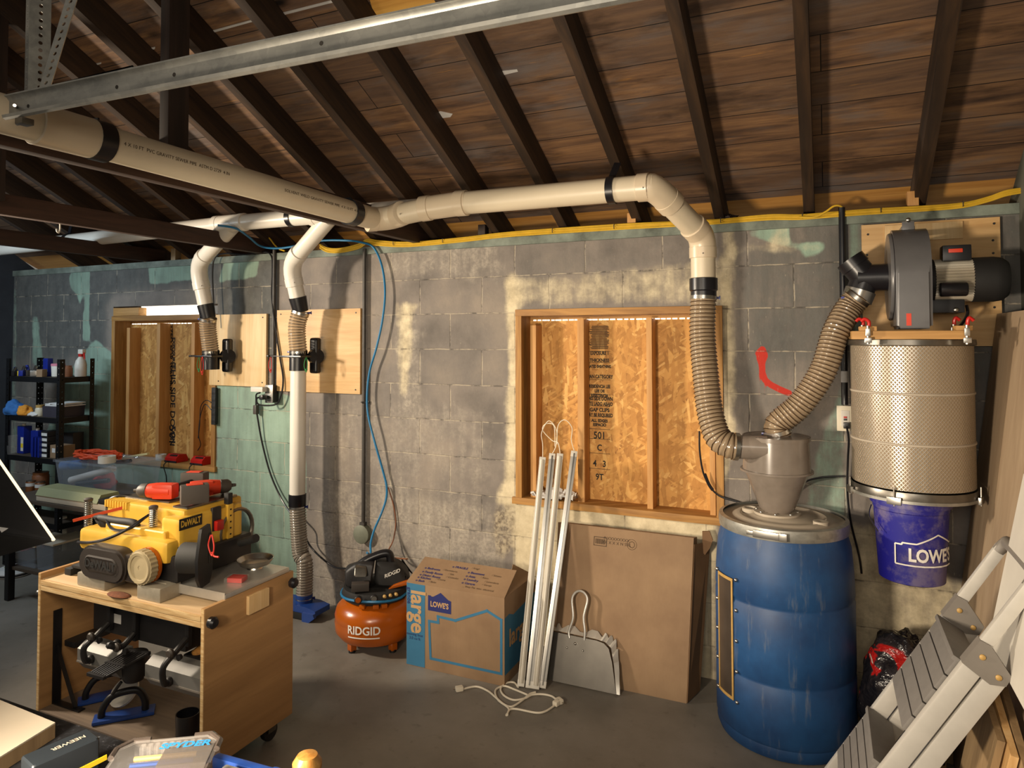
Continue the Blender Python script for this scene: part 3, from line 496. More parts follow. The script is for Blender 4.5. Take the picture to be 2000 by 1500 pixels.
# white branch pipe along the wall
Y2 = -.37; RB = .047
P0 = at(-40, 489, Y2); P1 = at(450, 432, Y2); P2 = at(640, 423, Y2); P3 = B0.lerp(B1, .5)+V((0, .045, .008))
z_ = (P1.z+P2.z)/2; P1.z = z_; P2.z = z_-.004; P0 = V((-5.7, Y2, z_-.03))
t = thing('branch_duct', 'white plastic branch pipe running behind the tie beams along the top of the back wall', 'duct pipe', (-3.5, Y2, 2.35))
m = MB(); m.tube([P0, P1, P2, P3], RB, 24); m.build('pipe', 'pvcw', t)
for P in (P1, P2): m = MB(); m.tube([P+V((-.1, 0, 0)), P+V((.1, 0, 0))], RB+.005, 24); collar(m, P+V((.1, 0, 0)), (1, 0, 0), RB+.007, .04); collar(m, P-V((.1, 0, 0)), (1, 0, 0), RB+.007, .04); m.build('wye_fitting', 'pvcw', t)
for px, py in ((135, 459), (570, 428)): p = at(px, py, Y2); strap(t, V((p.x, Y2, P1.z+(P2.z-P1.z)*.2)) if px > 300 else V((p.x, Y2, P0.lerp(P1, (p.x-P0.x)/(P1.x-P0.x)).z)), (1, 0, 0), RB, .03, V((p.x, Y2+.02, 2.47)))
# drops
def drop(P, kc, kb, label, ye, yb_):
    t = thing('drop_duct', label, 'duct pipe', at(*kb, yb_), group=None); q = at(*kc, ye); b = at(*kb, yb_)
    m = MB(); m.tube([P+V((0, .01, -.02)), P.lerp(q, .85)], RB, 24); m.build('pipe', 'pvcw', t)
    elbow(t, q.lerp(P, .17), q, q.lerp(b, .42), RB, 'pvcw'); m = MB(); m.tube([q.lerp(b, .45), b], RB, 24); m.build('pipe', 'pvcw', t)
    d = (b-q).normalized(); m = MB(); m.lathe([(RB+.003, -.012), (RB+.006, -.01), (RB+.003, .03), (RB-.001, .078), (RB-.006, .08)], b, d, 24); m.build('coupling', 'black', t)['label'] = 'black tapered coupling'
    return b+d*.078
e1 = drop(P1, (385, 519), (402, 598), 'white elbowed drop pipe coming down in front of the left boarded window', -.24, -.20)
e2 = drop(P2, (567, 517), (582, 584), 'white elbowed drop pipe coming down left of the blue air hose', -.24, -.19)
def flex(pts, r, label, ribs, mat='hose', wire='rib', clampcol='steel', clamps=(0, 1), blue=(1, 1)):
    pts = cr(pts, 12); L = sum((b-a).length for a, b in zip(pts[:-1], pts[1:]))
    n = ribs*6; res = []; acc = 0; i = 0; cum = [0]
    for a, b in zip(pts[:-1], pts[1:]): cum.append(cum[-1]+(b-a).length)
    for k in range(n+1):
        s_ = L*k/n
        while i < len(cum)-2 and cum[i+1] < s_: i += 1
        res.append(pts[i].lerp(pts[i+1], (s_-cum[i])/max(1e-6, cum[i+1]-cum[i])))
    rs = [r*(1+.035*math.cos(2*math.pi*k/6)) for k in range(n+1)]
    t = thing('flexible_hose', label, 'hose', res[-1]); m = MB(); m.tube(res, rs, 24, cap=False); m.build('hose', mat, t, 80)
    m = MB(); hp = []; u = None
    for k in range(n+1):
        tg = (res[min(n, k+1)]-res[max(0, k-1)]).normalized()
        if u is None: u = frame(tg)[0]
        u = (u-tg*u.dot(tg)).normalized(); v = tg.cross(u)
        for j in range(3): a_ = 2*math.pi*(k+j/3)/6; hp.append((res[k].lerp(res[min(n, k+1)], j/3))+(u*math.cos(a_)+v*math.sin(a_))*(r*1.04))
    m.tube(hp, .0021, 5); m.build('wire', wire, t, 80)['label'] = 'dark spiral wire'
    for c in clamps:
        i0 = 3 if c == 0 else n-3; d = (res[min(n, i0+1)]-res[i0-1]).normalized(); m = MB(); m.lathe([(r*1.04, -.008), (r*1.08, -.008), (r*1.08, .008), (r*1.04, .008)], res[i0], d, 24, False); cl = m.build('hose_clamp', 'steel', t)
        if blue[c]: 
            side = rt if c == blue[0]*0 or True else -rt; q = res[i0]+(rt if blue[c] > 0 else -rt)*(r*1.12); m = MB(); m.box(q, (.022, .012, .01), None, .002); m.box(q+V((.012, 0, 0)), (.004, .006, .018), None, .001); m.build('clamp_key', 'canblue', cl)
    return t
g1 = at(412, 690, -.16); g2 = at(583, 690, -.16)
flex([e1, at(406, 640, -.18), g1], .050, 'short clear ribbed hose above the left blast gate', 15, 'hose', 'ribl', blue=(-1, 0))
flex([e2, at(580, 640, -.175), g2], .050, 'short clear ribbed hose above the right blast gate', 15, 'hose', 'ribl', blue=(1, -1))
def gate(p, label, open_, ply_y=-.02):
    t = thing('blast_gate', label, 'blast gate', p-V((0, 0, .09))); m = MB(); m.lathe([(.054, .015), (.054, -.012), (.062, -.012), (.062, -.026), (.054, -.026), (.054, -.105), (.047, -.105)], p, (0, 0, 1), 28); m.box(p+V((0, 0, -.019)), (.15, .13, .012), None, .004); m.build('body', 'black', t)
    m = MB(); c = p+V((.066, .075, -.015)); m.box(c, (.06, .05, .22), None, .0245, 5); m.lathe([(.0, .0), (.05, .0), (.046, .03), (.0, .034)], c+V((.0, .0, -.005)), (.85, -.5, 0), 20); m.build('wall_bracket', 'black', t)
    m = MB(); x = -.15 if open_ else -.09; m.box(p+V((x, 0, -.019)), (.16, .03 if open_ else .06, .006), None, .002); m.box(p+V((x-.075, 0, -.019)), (.014, .05, .012), None, .003); m.build('slide', 'blacksteel', t)
    def loop(q, L, mat, nm):
        m = MB(); m.tube(cr([q, q+V((-.012, -.003, -L*.5)), q+V((-.004, -.004, -L*.85)), q+V((.006, -.003, -L)), q+V((.012, -.002, -L*.5)), q+V((.004, 0, -.002))], 8), .0022, 6); m.sph(q+V((.003, -.004, -L*.86)), .006, n=8); m.build(nm, mat, t)['label'] = ('red' if mat == 'redc' else 'green')+' pull cord'
    return t, loop
tg, lp = gate(g1, 'black blast gate with red and green cords on the left plywood panel', False); lp(g1+V((-.0, -.068, -.02)), .115, 'redc', 'pull_cord'); lp(g1+V((-.085, -.02, -.02)), .10, 'green', 'pull_cord')
tg, lp = gate(g2, 'black blast gate with slide pulled out on the right plywood panel', True); lp(g2+V((-.222, 0, -.02)), .10, 'redc', 'pull_cord'); lp(g2+V((.085, -.03, -.02)), .09, 'green', 'pull_cord')
def vduct():
    a = V((g2.x, -.16, g2.z-.1)); b = at(585, 968, -.16); b.x = a.x
    t = thing('lower_duct', 'straight white drop pipe standing below the right blast gate', 'duct pipe', b); m = MB(); m.tube([a, b], RB, 24); m.build('pipe', 'pvcw', t)
    m = MB(); m.lathe([(RB+.001, .01), (RB+.005, .008), (RB+.005, -.06), (RB-.004, -.075)], b, (0, 0, 1), 24); m.build('coupling', 'black', t); return b
bb = vduct(); f0 = at(592, 1178, -.2)
flex([bb+V((0, 0, -.06)), at(586, 1075, -.165), at(595, 1100, -.17), V((f0.x, -.19, f0.z+.02))], .046, 'long grey ribbed hose hanging to the blue floor sweep', 36, 'hoseg', 'ribl', blue=(1, 1))
# floor sweep
q = V((f0.x, -.19, 0)); t = thing('floor_sweep', 'blue floor sweep inlet on the floor at the foot of the grey hose', 'floor sweep', q)
m = MB(); m.prism([(-.22, 0), (.10, 0), (.14, .02), (.14, .05), (.07, .065), (-.22, .065)], q+V((0, -.07, .012)), (1, 0, 0), (0, 0, 1), (0, .13, 0)); m.build('hood', 'blue', t)
m = MB(); m.bb(q+V((-.2, -.078, .004)), q+V((.06, -.068, .04)), .003); m.build('intake_slot', 'blackm', t); m = MB(); m.prism([(.06, 0), (.11, 0), (.15, .03), (.14, .05), (.06, .05)], q+V((0, -.09, 0)), (1, 0, 0), (0, 0, 1), (0, .02, 0)); m.build('foot', 'blue', t)
m = MB(); m.lathe([(.049, 0), (.049, .05), (.044, .05)], q+V((0, 0, .07)), (0, 0, 1), 24); m.build('port', 'blue', t)
# big right hose into the cyclone, cyclone to blower
CB = V((-.175, -.30, 0)); CZ = CB.copy(); cc = V((at(1516, 880, -.3).x, -.30, 0))
inl = at(1428, 872, -.40); top = C2+V((0, 0, -.05))
flex([top, at(1372, 650, -.31), at(1378, 730, -.34), at(1386, 800, -.37), at(1400, 850, -.4), at(1420, 868, -.41), inl+V((.03, 0, .0))], .054, 'tan ribbed hose hanging in front of the large boarded window into the cyclone side', 40, 'hosec', 'rib', blue=(1, -1))
ct = at(1532, 842, -.30); ctop = V((cc.x+.01, -.30, ct.z)); yk = at(1668, 588, -.22)
flex([ctop+V((0, 0, -.02)), ctop+V((0, 0, .03)), at(1563, 790, -.3), at(1607, 725, -.29), at(1632, 650, -.26), yk+V((-.02, 0, -.03)), yk+V((.02, .0, .02))], .052, 'tan ribbed hose curving from the cyclone top up to the blower inlet', 42, 'hosec', 'rib', blue=(-1, -1))
# cyclone
t = thing('cyclone_separator', 'smoky translucent plastic cyclone cone standing on the blue barrel', 'cyclone', (cc.x, cc.y, .9))
zt, zf, zb = at(1516, 850, -.3).z, at(1520, 918, -.3).z, at(1520, 1000, -.3).z
ru = (at(1582, 850, -.3).x-at(1450, 850, -.3).x)/2
m = MB(); m.lathe([(ru, zt), (ru-.004, zt), (ru+.002, zf+.004), (ru+.012, zf+.004), (ru+.012, zf-.004), (ru-.006, zf-.006), (.072, zb+.02), (.055, zb), (.05, zb)], cc, (0, 0, 1), 40, False); m.build('cone', 'cyclone', t)
m = MB(); m.lathe([(.056, zt+.012), (.058, zt), (ru+.002, zt-.002), (ru+.002, zt-.018), (ru-.002, zt-.018)], cc, (0, 0, 1), 40, False); m.build('cap', 'cyclone', t)
m = MB(); m.tube([inl+V((.0, 0, 0)), V((cc.x-.03, cc.y-ru*.62, inl.z))], .05, 24, cap=False); m.build('inlet', 'cyclone', t)
m = MB(); m.lathe([(.055, zb+.004), (.095, zb+.004), (.095, zb-.006), (.055, zb-.006)], cc, (0, 0, 1), 32); o = m.build('base_flange', 'lid', t)
m = MB()
for k in range(8): m.sph(cc+V((.082*math.cos(k*.785), .082*math.sin(k*.785), zb+.006)), .006, n=8)
m.build('bolt', 'steel', o)
# barrel
R_ = .275; H_ = zb-.012; t = thing('barrel', 'blue plastic drum with clear viewing strip and steel lid ring', 'barrel', CB)
prof = [(.24, 0), (.262, .004), (.272, .03), (.268, .05), (R_, .065), (R_, .27), (R_-.005, .28), (R_-.005, .29), (R_, .30), (R_, .565), (R_-.005, .575), (R_-.005, .585), (R_, .595), (R_-.004, H_-.2), (R_-.012, H_-.1), (R_-.026, H_-.05), (R_-.026, H_-.02), (R_-.04, H_-.02)]
m = MB(); m.lathe(prof, CB, (0, 0, 1), 56); m.build('body', 'barrel', t)
m = MB(); r = R_-.022; m.lathe([(r-.012, H_-.05), (r+.004, H_-.045), (r+.007, H_-.022), (r+.004, H_), (r-.012, H_+.004)], CB, (0, 0, 1), 56, False); rg = m.build('lid_ring', 'galv', t)
a_ = -1.75; c = CB+V((math.cos(a_)*(r+.01), math.sin(a_)*(r+.01), H_-.022)); m = MB(); R = rotm(0, 0, a_+math.pi/2); m.box(c, (.10, .012, .028), R, .003); m.box(c+R@V((-.06, 0, 0)), (.03, .01, .016), R, .002); m.box(c+R@V((.065, 0, 0)), (.03, .014, .03), R, .002); m.build('latch', 'steel', rg)
m = MB(); m.lathe([(0, H_+.008), (.1, H_+.008), (.12, H_+.002), (.135, H_-.004), (.16, H_-.004), (.172, H_+.004), (.19, H_+.002), (.21, H_-.01), (r-.008, H_-.008), (r-.006, H_-.03), (.0, H_-.03)], CB, (0, 0, 1), 56, False)
ld = m.build('lid', 'lid', t); p = CB+V((-.13, .02, H_-.004)); m = MB(); m.lathe([(0, .0), (.035, 0), (.035, .018), (.026, .02), (.024, .01), (0, .01)], p, (0, 0, 1), 24, False); m.build('bung', 'lid', ld); m = MB(); m.lathe([(0, 0), (.03, 0), (.03, .014), (.02, .016), (0, .01)], CB+V((.15, -.08, H_-.004)), (0, 0, 1), 20, False); m.build('bung', 'lid', ld)
wa, wb = math.atan2(at(1404, 1200, -.40).y-CB.y, at(1404, 1200, -.40).x-CB.x), 0
def onb(a, z, off=0): return CB+V((math.cos(a)*(R_+off), math.sin(a)*(R_+off), z))
def angx(px, py): # angle on the drum seen at this pixel
    d = ray(px, py); o2 = V((CAM.x-CB.x, CAM.y-CB.y)); d2 = V((d.x, d.y)); A = d2.dot(d2); B = o2.dot(d2); C = o2.dot(o2)-R_*R_; s_ = (-B-math.sqrt(max(0, B*B-A*C)))/A; return math.atan2(o2.y+d2.y*s_, o2.x+d2.x*s_), CAM.z+d.z*s_
a0, zt0 = angx(1405, 1118); a1, zt1 = angx(1431, 1125); _, zb1 = angx(1431, 1368)
def strip(m, a0, a1, z0, z1, off, th=.004, n=6):
    vs = []; 
    for i in range(n+1):
        a = a0+(a1-a0)*i/n; vs += [onb(a, z0, off), onb(a, z1, off), onb(a, z1, off+th), onb(a, z0, off+th)]
    fs = []
    for i in range(n): b = i*4; fs += [(b+k, b+4+k, b+4+(k+1) % 4, b+(k+1) % 4) for k in range(4)]
    m._add(vs, fs+[(0, 1, 2, 3), (n*4+3, n*4+2, n*4+1, n*4)])
zz0, zz1 = zb1+.005, zt1-.01
m = MB(); strip(m, a0, a1, zz0, zz1, .0005, .003); m.build('viewing_strip', 'acryl', t)['label'] = 'dusty clear viewing strip'
m = MB(); da = .035
strip(m, a0-da*.2, a0+da*.6, zz0, zz1, .002, .0035); strip(m, a1-da*.6, a1+da*.2, zz0, zz1, .002, .0035); strip(m, a0, a1, zz1-.012, zz1, .002, .0035); strip(m, a0, a1, zz0, zz0+.012, .002, .0035); m.build('gasket', 'gasket', t)
for k in range(5):
    z = zz0+(zz1-zz0)*k/4*1.0
    for a in (a0-.07, a1+.07): MB().sph(onb(a, z, .002), .008, (1, 1, 1), 10).build('screw', 'steel', t)
# ================================================================= THINGS ON AND ALONG THE BACK WALL
def each(t, name, mat, pts, r=.005, ax=(0, -1, 0), h=.003):
    for p in pts: MB().lathe([(r, 0), (r*.8, h), (0, h)], p, ax, 10, False).build(name, mat, t)
def panel(name, x0, x1, z0, z1, y, th, mat, label, sc):
    t = thing(name, label, 'plywood panel', ((x0+x1)/2, 0, z0)); MB().bb((x0, y-th, z0), (x1, y, z1), .001).build('board', mat, t); each(t, 'screw', 'ironblack', [V((x0+(x1-x0)*a, y-th, z0+(z1-z0)*b)) for a, b in sc]); return t
a, b = at(410, 615, -.02), at(519, 756, -.02); panel('plywood_sheet', a.x, b.x, b.z, a.z, -.002, .018, 'plypale', 'pale plywood panel on the wall right of the left boarded window', [(.94, .95), (.17, .06), (.94, .06)])
a, b = at(541, 606, -.02), at(703, 770, -.02); panel('plywood_sheet', a.x, b.x, b.z, a.z, -.002, .018, 'plyx', 'warm plywood panel on the wall behind the right blast gate', [(.05, .95), (.95, .95), (.08, .05), (.95, .05)])
# conduits
def conduit(label, p, q, r, kind):
    t = thing('conduit', label, 'conduit', q); m = MB(); m.tube([p, q], r, 12); m.build('pipe', kind, t); return t
p, q = at(714, 486, -.02), at(708, 1026, -.02); q.x = p.x = (p.x+q.x)/2; t = conduit('brown painted conduit running down the wall to a round cover box', p, q, .012, 'conduit')
c = at(705, 1043, -.03); c.x = p.x-.003; m = MB(); m.lathe([(.052, 0), (.052, .03), (.055, .032), (.055, .04), (.05, .043), (0, .043)], (c.x, -.002, c.z), (0, -1, 0), 28, False); bx = m.build('junction_box', 'greybox', t); m = MB(); m.bb((c.x-.017, -.034, q.z-.02), (c.x+.017, -.006, q.z+.02), .003); m.build('connector', 'conduit', t); z = at(712, 785, 0).z
m = MB(); m.bb((p.x-.03, -.012, z-.007), (p.x+.03, -.002, z+.007), .001); m.tube([(p.x-.016, -.02, z), (p.x, -.035, z), (p.x+.016, -.02, z)], .005, 8); m.build('pipe_clip', 'conduit', t)
p, q = at(537, 488, -.02), at(533, 752, -.02); p.x = q.x = (p.x+q.x)/2; t = conduit('dark conduit between the two plywood panels ending at an outlet box', p, q, .012, 'conduit')
m = MB(); m.bb((p.x-.03, -.055, q.z-.11), (p.x+.03, -.002, q.z), .004); m.build('outlet_box', 'ironblack', t); m = MB(); m.bb((p.x-.032, -.06, q.z-.112), (p.x+.032, -.055, q.z+.002), .001); m.build('cover_plate', 'steel', t); OUTL = V((p.x, -.06, q.z-.045))
p, q = at(1648, 402, -.025), at(1646, 790, -.025); p.x = q.x = (p.x+q.x)/2; p.z = 2.225; q.z -= .0; t = conduit('black conduit running down the wall to the ivory outlet', p, q, .014, 'black')
c = at(1645, 816, -.03); c.x = p.x; m = MB(); m.bb((c.x-.026, -.05, c.z-.052), (c.x+.026, -.002, c.z+.052), .003); m.build('outlet_box', 'ironblack', t)
m = MB(); m.bb((c.x-.034, -.056, c.z-.056), (c.x+.034, -.05, c.z+.056), .002); op = m.build('outlet_plate', 'ivory', t); m = MB(); m.bb((c.x-.017, -.059, c.z-.036), (c.x+.017, -.055, c.z+.036), .002); of = m.build('receptacle', 'white', op)
MB().bb((c.x-.007, -.062, c.z+.002), (c.x+.007, -.058, c.z+.01), .001).build('reset_button', 'red', op); MB().bb((c.x-.007, -.062, c.z-.008), (c.x+.007, -.058, c.z), .001).build('test_button', 'black', op)
m = MB(); m.bb((c.x-.014, -.025, q.z+.0), (c.x+.014, -.006, q.z+.0)); m = MB(); z = at(1646, 735, 0).z; m.lathe([(.0145, -.025), (.0148, -.02), (.0148, .02), (.0145, .025)], (c.x, -.025, z), (0, 0, 1), 14); m.build('sticker', 'paper', t)
m = MB(); m.box((c.x+.004, -.075, c.z-.028), (.026, .03, .026), None, .005)
t = thing('power_cable', 'black power cord plugged into the ivory outlet and hanging behind the drum', 'power cord', (c.x+.02, -.05, .5)); m.build('plug', 'black', t)
m = MB(); m.tube(cr([(c.x+.004, -.088, c.z-.03), (c.x+.012, -.08, c.z-.09), at(1656, 900, -.05), at(1655, 960, -.04), at(1662, 1020, -.03), at(1678, 1085, -.03), at(1683, 1120, -.02)], 8), .0045, 8); m.build('cord', 'black', t)
m = MB(); m.tube(cr([at(1366, 842, -.03), at(1367, 885, -.03), at(1376, 930, -.03), at(1400, 965, -.025), at(1440, 980, -.02), at(1500, 995, -.012), at(1560, 948, -.012), at(1600, 933, -.012), at(1650, 930, -.012)], 8), .0045, 8); m.tube(cr([at(1376, 925, -.03), at(1384, 945, -.028), at(1392, 957, -.027)], 4), .008, 8); solo('power_cable', m, 'black', 'black cord looping over the large window jamb behind the cyclone', 'power cord')
# yellow cables
t = thing('cable_bundle', 'yellow electrical cables stapled along the wall top', 'cable', at(1200, 443, -.02))
path = [(625, 480), (640, 487), (665, 488), (700, 480), (718, 470), (740, 474), (800, 476), (900, 468), (1000, 457), (1200, 443), (1300, 437), (1400, 432), (1500, 424), (1560, 423), (1620, 419), (1700, 413), (1800, 407), (1880, 400), (1930, 388), (1965, 377), (1998, 371)]
for k in range(4):
    m = MB(); m.tube(cr([at(px, py-3+k*2.6+random.uniform(-.8, .8), -.02-.004*(k % 2)-(.01 if px > 1950 else 0)) for px, py in path], 6), .0048, 6); m.build('cable', 'yellowc', t)
m = MB(); m.tube(cr([at(1560, 424, -.035), at(1590, 424, -.04), at(1612, 414, -.045), at(1628, 403, -.045), at(1640, 402, -.04), at(1648, 408, -.025)], 6), .0045, 6); m.build('cable', 'yellowc', t)
for px, py in ((770, 475), (866, 470), (1080, 451), (1200, 443), (1320, 436), (1408, 431), (1567, 422), (1720, 411), (1880, 399)):
    p = at(px, py, -.02); m = MB(); m.tube([p+V((0, .006, .014)), p+V((0, -.012, .01)), p+V((0, -.012, -.01)), p+V((0, .006, -.014))], .0015, 5); m.build('staple', 'ironblack', t)
m = MB(); m.tube(cr([at(518, 460, -.03), at(527, 466, -.04), at(536, 478, -.04), at(545, 486, -.035), at(556, 490, -.03)], 6), .005, 6); solo('cable_end', m, 'yellowc', 'short curled yellow cable end above the dark conduit between the panels', 'cable')
# blue air hose
m = MB(); m.tube(cr([at(425, 440, -.5), at(460, 446, -.42), at(485, 462, -.3), at(510, 481, -.12), at(545, 485, -.06), at(590, 478, -.05), at(630, 470, -.04), at(680, 470, -.035), at(708, 474, -.035), at(730, 484, -.035), at(746, 520, -.035), at(752, 570, -.04), at(747, 625, -.045), at(735, 680, -.045), at(722, 725, -.04), at(717, 770, -.04), at(719, 810, -.045), at(731, 860, -.045), at(748, 920, -.03), at(755, 950, -.03), at(754, 975, -.035), at(744, 1005, -.06), at(731, 1035, -.11), at(724, 1062, -.16), at(724, 1082, -.22), V((-2.31, -.30, .46))], 8), .0065, 10); hs = solo('air_hose', m, 'bluehose', 'blue air hose looping along the wall top and down to the orange compressor', 'air hose')
m = MB(); m.tube(cr([at(758, 952, -.012), at(768, 985, -.012), at(773, 1020, -.012), at(768, 1055, -.03), at(757, 1085, -.1), V((-2.10, -.22, .43))], 8), .004, 8); solo('thin_tube', m, 'copper', 'thin brown tube hanging beside the blue air hose above the compressor', 'tube')
# black cords
m = MB(); m.tube(cr([V((-2.42, -.3, .36)), at(690, 1110, -.2), at(655, 1108, -.1), at(625, 1087, -.06), at(603, 1062, -.05), at(590, 1030, -.07), at(572, 1008, -.07), at(550, 975, -.03), at(528, 925, -.02), at(512, 865, -.02), at(503, 815, -.03), at(500, 798, -.03)], 8), .0055, 8)
c5 = solo('extension_cable', m, 'black', 'black compressor cord running up the wall behind the long white drop pipe', 'extension cord')
t = thing('extension_plug', 'grey adapter plug with short black cord end under the left plywood panel', 'plug', at(500, 810, -.03)); p = at(500, 800, -.03)
MB().box(p, (.028, .028, .06), None, .006).build('connector', 'toolgrey', t); m = MB(); m.tube(cr([p+V((0, 0, .03)), at(500, 780, -.03), at(501, 770, -.035), at(508, 767, -.045)], 6), .005, 8); m.build('cord', 'black', t)
q = OUTL+V((-.045, -.02, .02)); m = MB(); m.box(q+V((-.02, 0, 0)), (.1, .04, .032), None, .004); m.build('adapter', 'white', t)
m = MB(); m.tube(cr([OUTL+V((-.02, -.02, -.03)), OUTL+V((-.05, -.05, -.035)), OUTL+V((-.03, -.05, -.075)), at(538, 790, -.05), at(549, 772, -.04), at(553, 740, -.03), at(547, 700, -.03), at(538, 640, -.03), at(531, 580, -.03), at(532, 530, -.03), at(530, 500, -.03), at(515, 492, -.03), at(480, 497, -.03), at(440, 495, -.06), at(420, 503, -.06), at(415, 530, -.06), at(417, 590, -.06), at(420, 640, -.06)], 8), .0055, 8); m.box(OUTL+V((-.02, -.03, -.03)), (.03, .04, .03), None, .008); solo('extension_cable', m, 'black', 'black cord looped from the outlet up between the two plywood sheets', 'extension cord')
# ---- compressor
cx, cy = -2.225, -.335; C0 = V((cx, cy, 0)); t = thing('air_compressor', 'orange pancake air compressor with black motor hood on the floor', 'compressor', C0)
tp = [(.05, .04), (.13, .042), (.185, .058), (.212, .092), (.216, .135), (.213, .150), (.214, .154), (.216, .175), (.206, .21), (.175, .242), (.12, .26), (.05, .265)]
m = MB(); m.lathe(tp, C0, (0, 0, 1), 48); tk = m.build('tank', 'orange', t)
for k in range(4): a = -1.9+k*1.571; p = C0+V((math.cos(a)*.15, math.sin(a)*.15, 0)); m = MB(); m.box(p+V((0, 0, .035)), (.035, .035, .05), rotm(0, 0, a), .006); f_ = m.build('foot', 'orange', t); MB().lathe([(.018, 0), (.018, .014), (.012, .016)], p, (0, 0, 1), 12).build('rubber_pad', 'rubber', f_)
dc = math.atan2(CAM.y-cy, CAM.x-cx)
def wrapc(a0, R, z0, o=C0): return lambda x, y, h: o+V((math.cos(a0+x/R)*(R+h), math.sin(a0+x/R)*(R+h), z0+y))
m = MB(); m.text('RIDGID', .058, C0, X_, Z_, .0008, .0012, sx=.92, f=wrapc(dc-.30, .2175, .150)); m.build('lettering', 'whitep', tk, 0); m = MB(); fw_ = wrapc(dc-.30, .2175, .115); n_ = 12
m._add([fw_(-.085+.17*i/n_, y, .0008) for i in range(n_+1) for y in (-.003, .003)], [(2*i, 2*i+2, 2*i+3, 2*i+1) for i in range(n_)]); m.build('underline', 'whitep', tk, 0)
for x, a in ((-.05, .0), (.05, .25), (.11, .5)): m = MB(); aa = dc-.2+x*4; m.box(C0+V((math.cos(aa)*.165, math.sin(aa)*.165, .258)), (.04, .03, .02), rotm(0, 0, aa), .004); m.build('bracket', 'orange', t)
m = MB(); m.lathe([(.17, .26), (.178, .285), (.17, .315), (.1, .32)], C0, (0, 0, 1), 40); m.build('base_shroud', 'blackm', t)
m = MB(); m.tube([C0+V((math.cos(i*.1745)*.182, math.sin(i*.1745)*.182, .283+.004*math.sin(i*.5))) for i in range(36)], .0065, 8, closed=True); m.build('hose_coil', 'bluehose', t)
rz = dc+1.35; Rm = rotm(0, 0, 1.0+.2); u = V((math.cos(dc+math.pi/2), math.sin(dc+math.pi/2), 0)); vv = V((math.cos(dc), math.sin(dc), 0))   # u: to the right in the photo, vv: toward the viewer
P_ = lambda a, b, z: C0+u*a+vv*b+V((0, 0, z))
def hull(m, ring1, ring2, bev=.012):
    bm = bmesh.new(); vs = [bm.verts.new(p) for p in ring1+ring2]; bmesh.ops.convex_hull(bm, input=vs); bmesh.ops.bevel(bm, geom=bm.edges[:], offset=bev, segments=3, affect='EDGES', profile=.6); m.merge(bm)
m = MB(); hull(m, [P_(-.01, .09, .33), P_(.19, .09, .31), P_(.19, -.12, .31), P_(-.01, -.12, .33)], [P_(.0, .06, .44), P_(.11, .06, .43), P_(.17, .05, .37), P_(.11, -.1, .43), P_(.0, -.1, .44), P_(.17, -.1, .37)], .02); hd = m.build('motor_hood', 'blackm', t)
m = MB(); m.text('RIDGID', .026, P_(.085, .082, .392), (P_(.19, .07, .42)-P_(.0, .09, .36)).normalized(), Z_+vv*-.3, .004, .0004); m.build('lettering', 'whitep', hd, 0)
m = MB(); hull(m, [P_(.06, .105, .315), P_(.185, .1, .335), P_(.185, .095, .36), P_(.09, .105, .335)], [P_(.06, .08, .315), P_(.185, .08, .335), P_(.185, .08, .36), P_(.09, .08, .335)], .003); m.build('vent_grille', 'orange', t)
m = MB(); hull(m, [P_(-.16, .05, .32), P_(-.03, .09, .32), P_(-.16, -.1, .32), P_(-.03, -.1, .32)], [P_(-.165, .03, .40), P_(-.10, .05, .45), P_(-.01, .07, .445), P_(-.16, -.08, .40), P_(-.0, -.1, .44)], .015); m.build('pump_shroud', 'ironblack', t)
m = MB(); hull(m, [P_(-.115, .10, .39), P_(-.045, .11, .39), P_(-.115, .04, .40), P_(-.045, .05, .40)], [P_(-.11, .07, .43), P_(-.05, .08, .43), P_(-.11, .04, .44), P_(-.05, .04, .44)], .006); m.build('cylinder_head', 'darksteel', t); m = MB(); m.box(P_(-.08, .11, .345), (.09, .05, .04), rotm(0, 0, dc+1.57), .004); m.build('regulator_block', 'toolgrey', t)
m = MB(); m.tube(cr([P_(-.10, .0, .41), P_(-.06, -.0, .44), P_(-.01, -.0, .462), P_(.04, -.0, .475), P_(.07, -.0, .468), P_(.08, -.0, .42)], 6), .022, 12); m.build('handle', 'black', t)
for a, mt in ((-.09, 'orange'), (-.01, 'steel')): m = MB(); p = P_(a, .165, .30); m.lathe([(.019, 0), (.02, .012), (.016, .016)], p, vv, 18); g = m.build('pressure_gauge', 'ironblack', t); MB().lathe([(.014, .0165), (.0, .0168)], p, vv, 16, False).build('gauge_face', mt, g)
for a in (.03, .06, .09): m = MB(); m.lathe([(.007, 0), (.01, .01), (.007, .02), (.01, .03), (.006, .04)], P_(a, .15-a*.3, .305), vv+u*.5, 10); m.build('brass_fitting', 'gasket', t)
# ---- moving box
x0, x1, y0, y1, h = -1.94, -1.395, -.475, -.10, .412
t = thing('moving_box', 'brown moving box with blue printing and raised top flap on the floor', 'box', ((x0+x1)/2, (y0+y1)/2, 0)); m = MB(); m.bb((x0, y0, 0), (x1, y1, h), .003); m.build('carton', 'card', t)
fl = (atx(828, 1088, x0+.01)+atx(1013, 1110, x1-.01))/2; fl.z -= .004; yb1, zb_ = fl.y, fl.z
m = MB(); m.quad((x0, y0, h), (x1, y0, h), (x1-.012, yb1, zb_), (x0+.005, yb1, zb_), -.005); fp = m.build('top_flap', 'card', t)
m = MB(); m.quad((x1-.004, y0+.02, h-.004), (x1+.004, y1-.02, h-.004), (x1-.10, y1-.06, h+.05), (x1-.04, yb1-.02, h+.035), .004); m.build('side_flap', 'card', t)
uf = X_; vf = V((0, yb1-y0, zb_-h)).normalized(); fo = V((x0, y0, h))
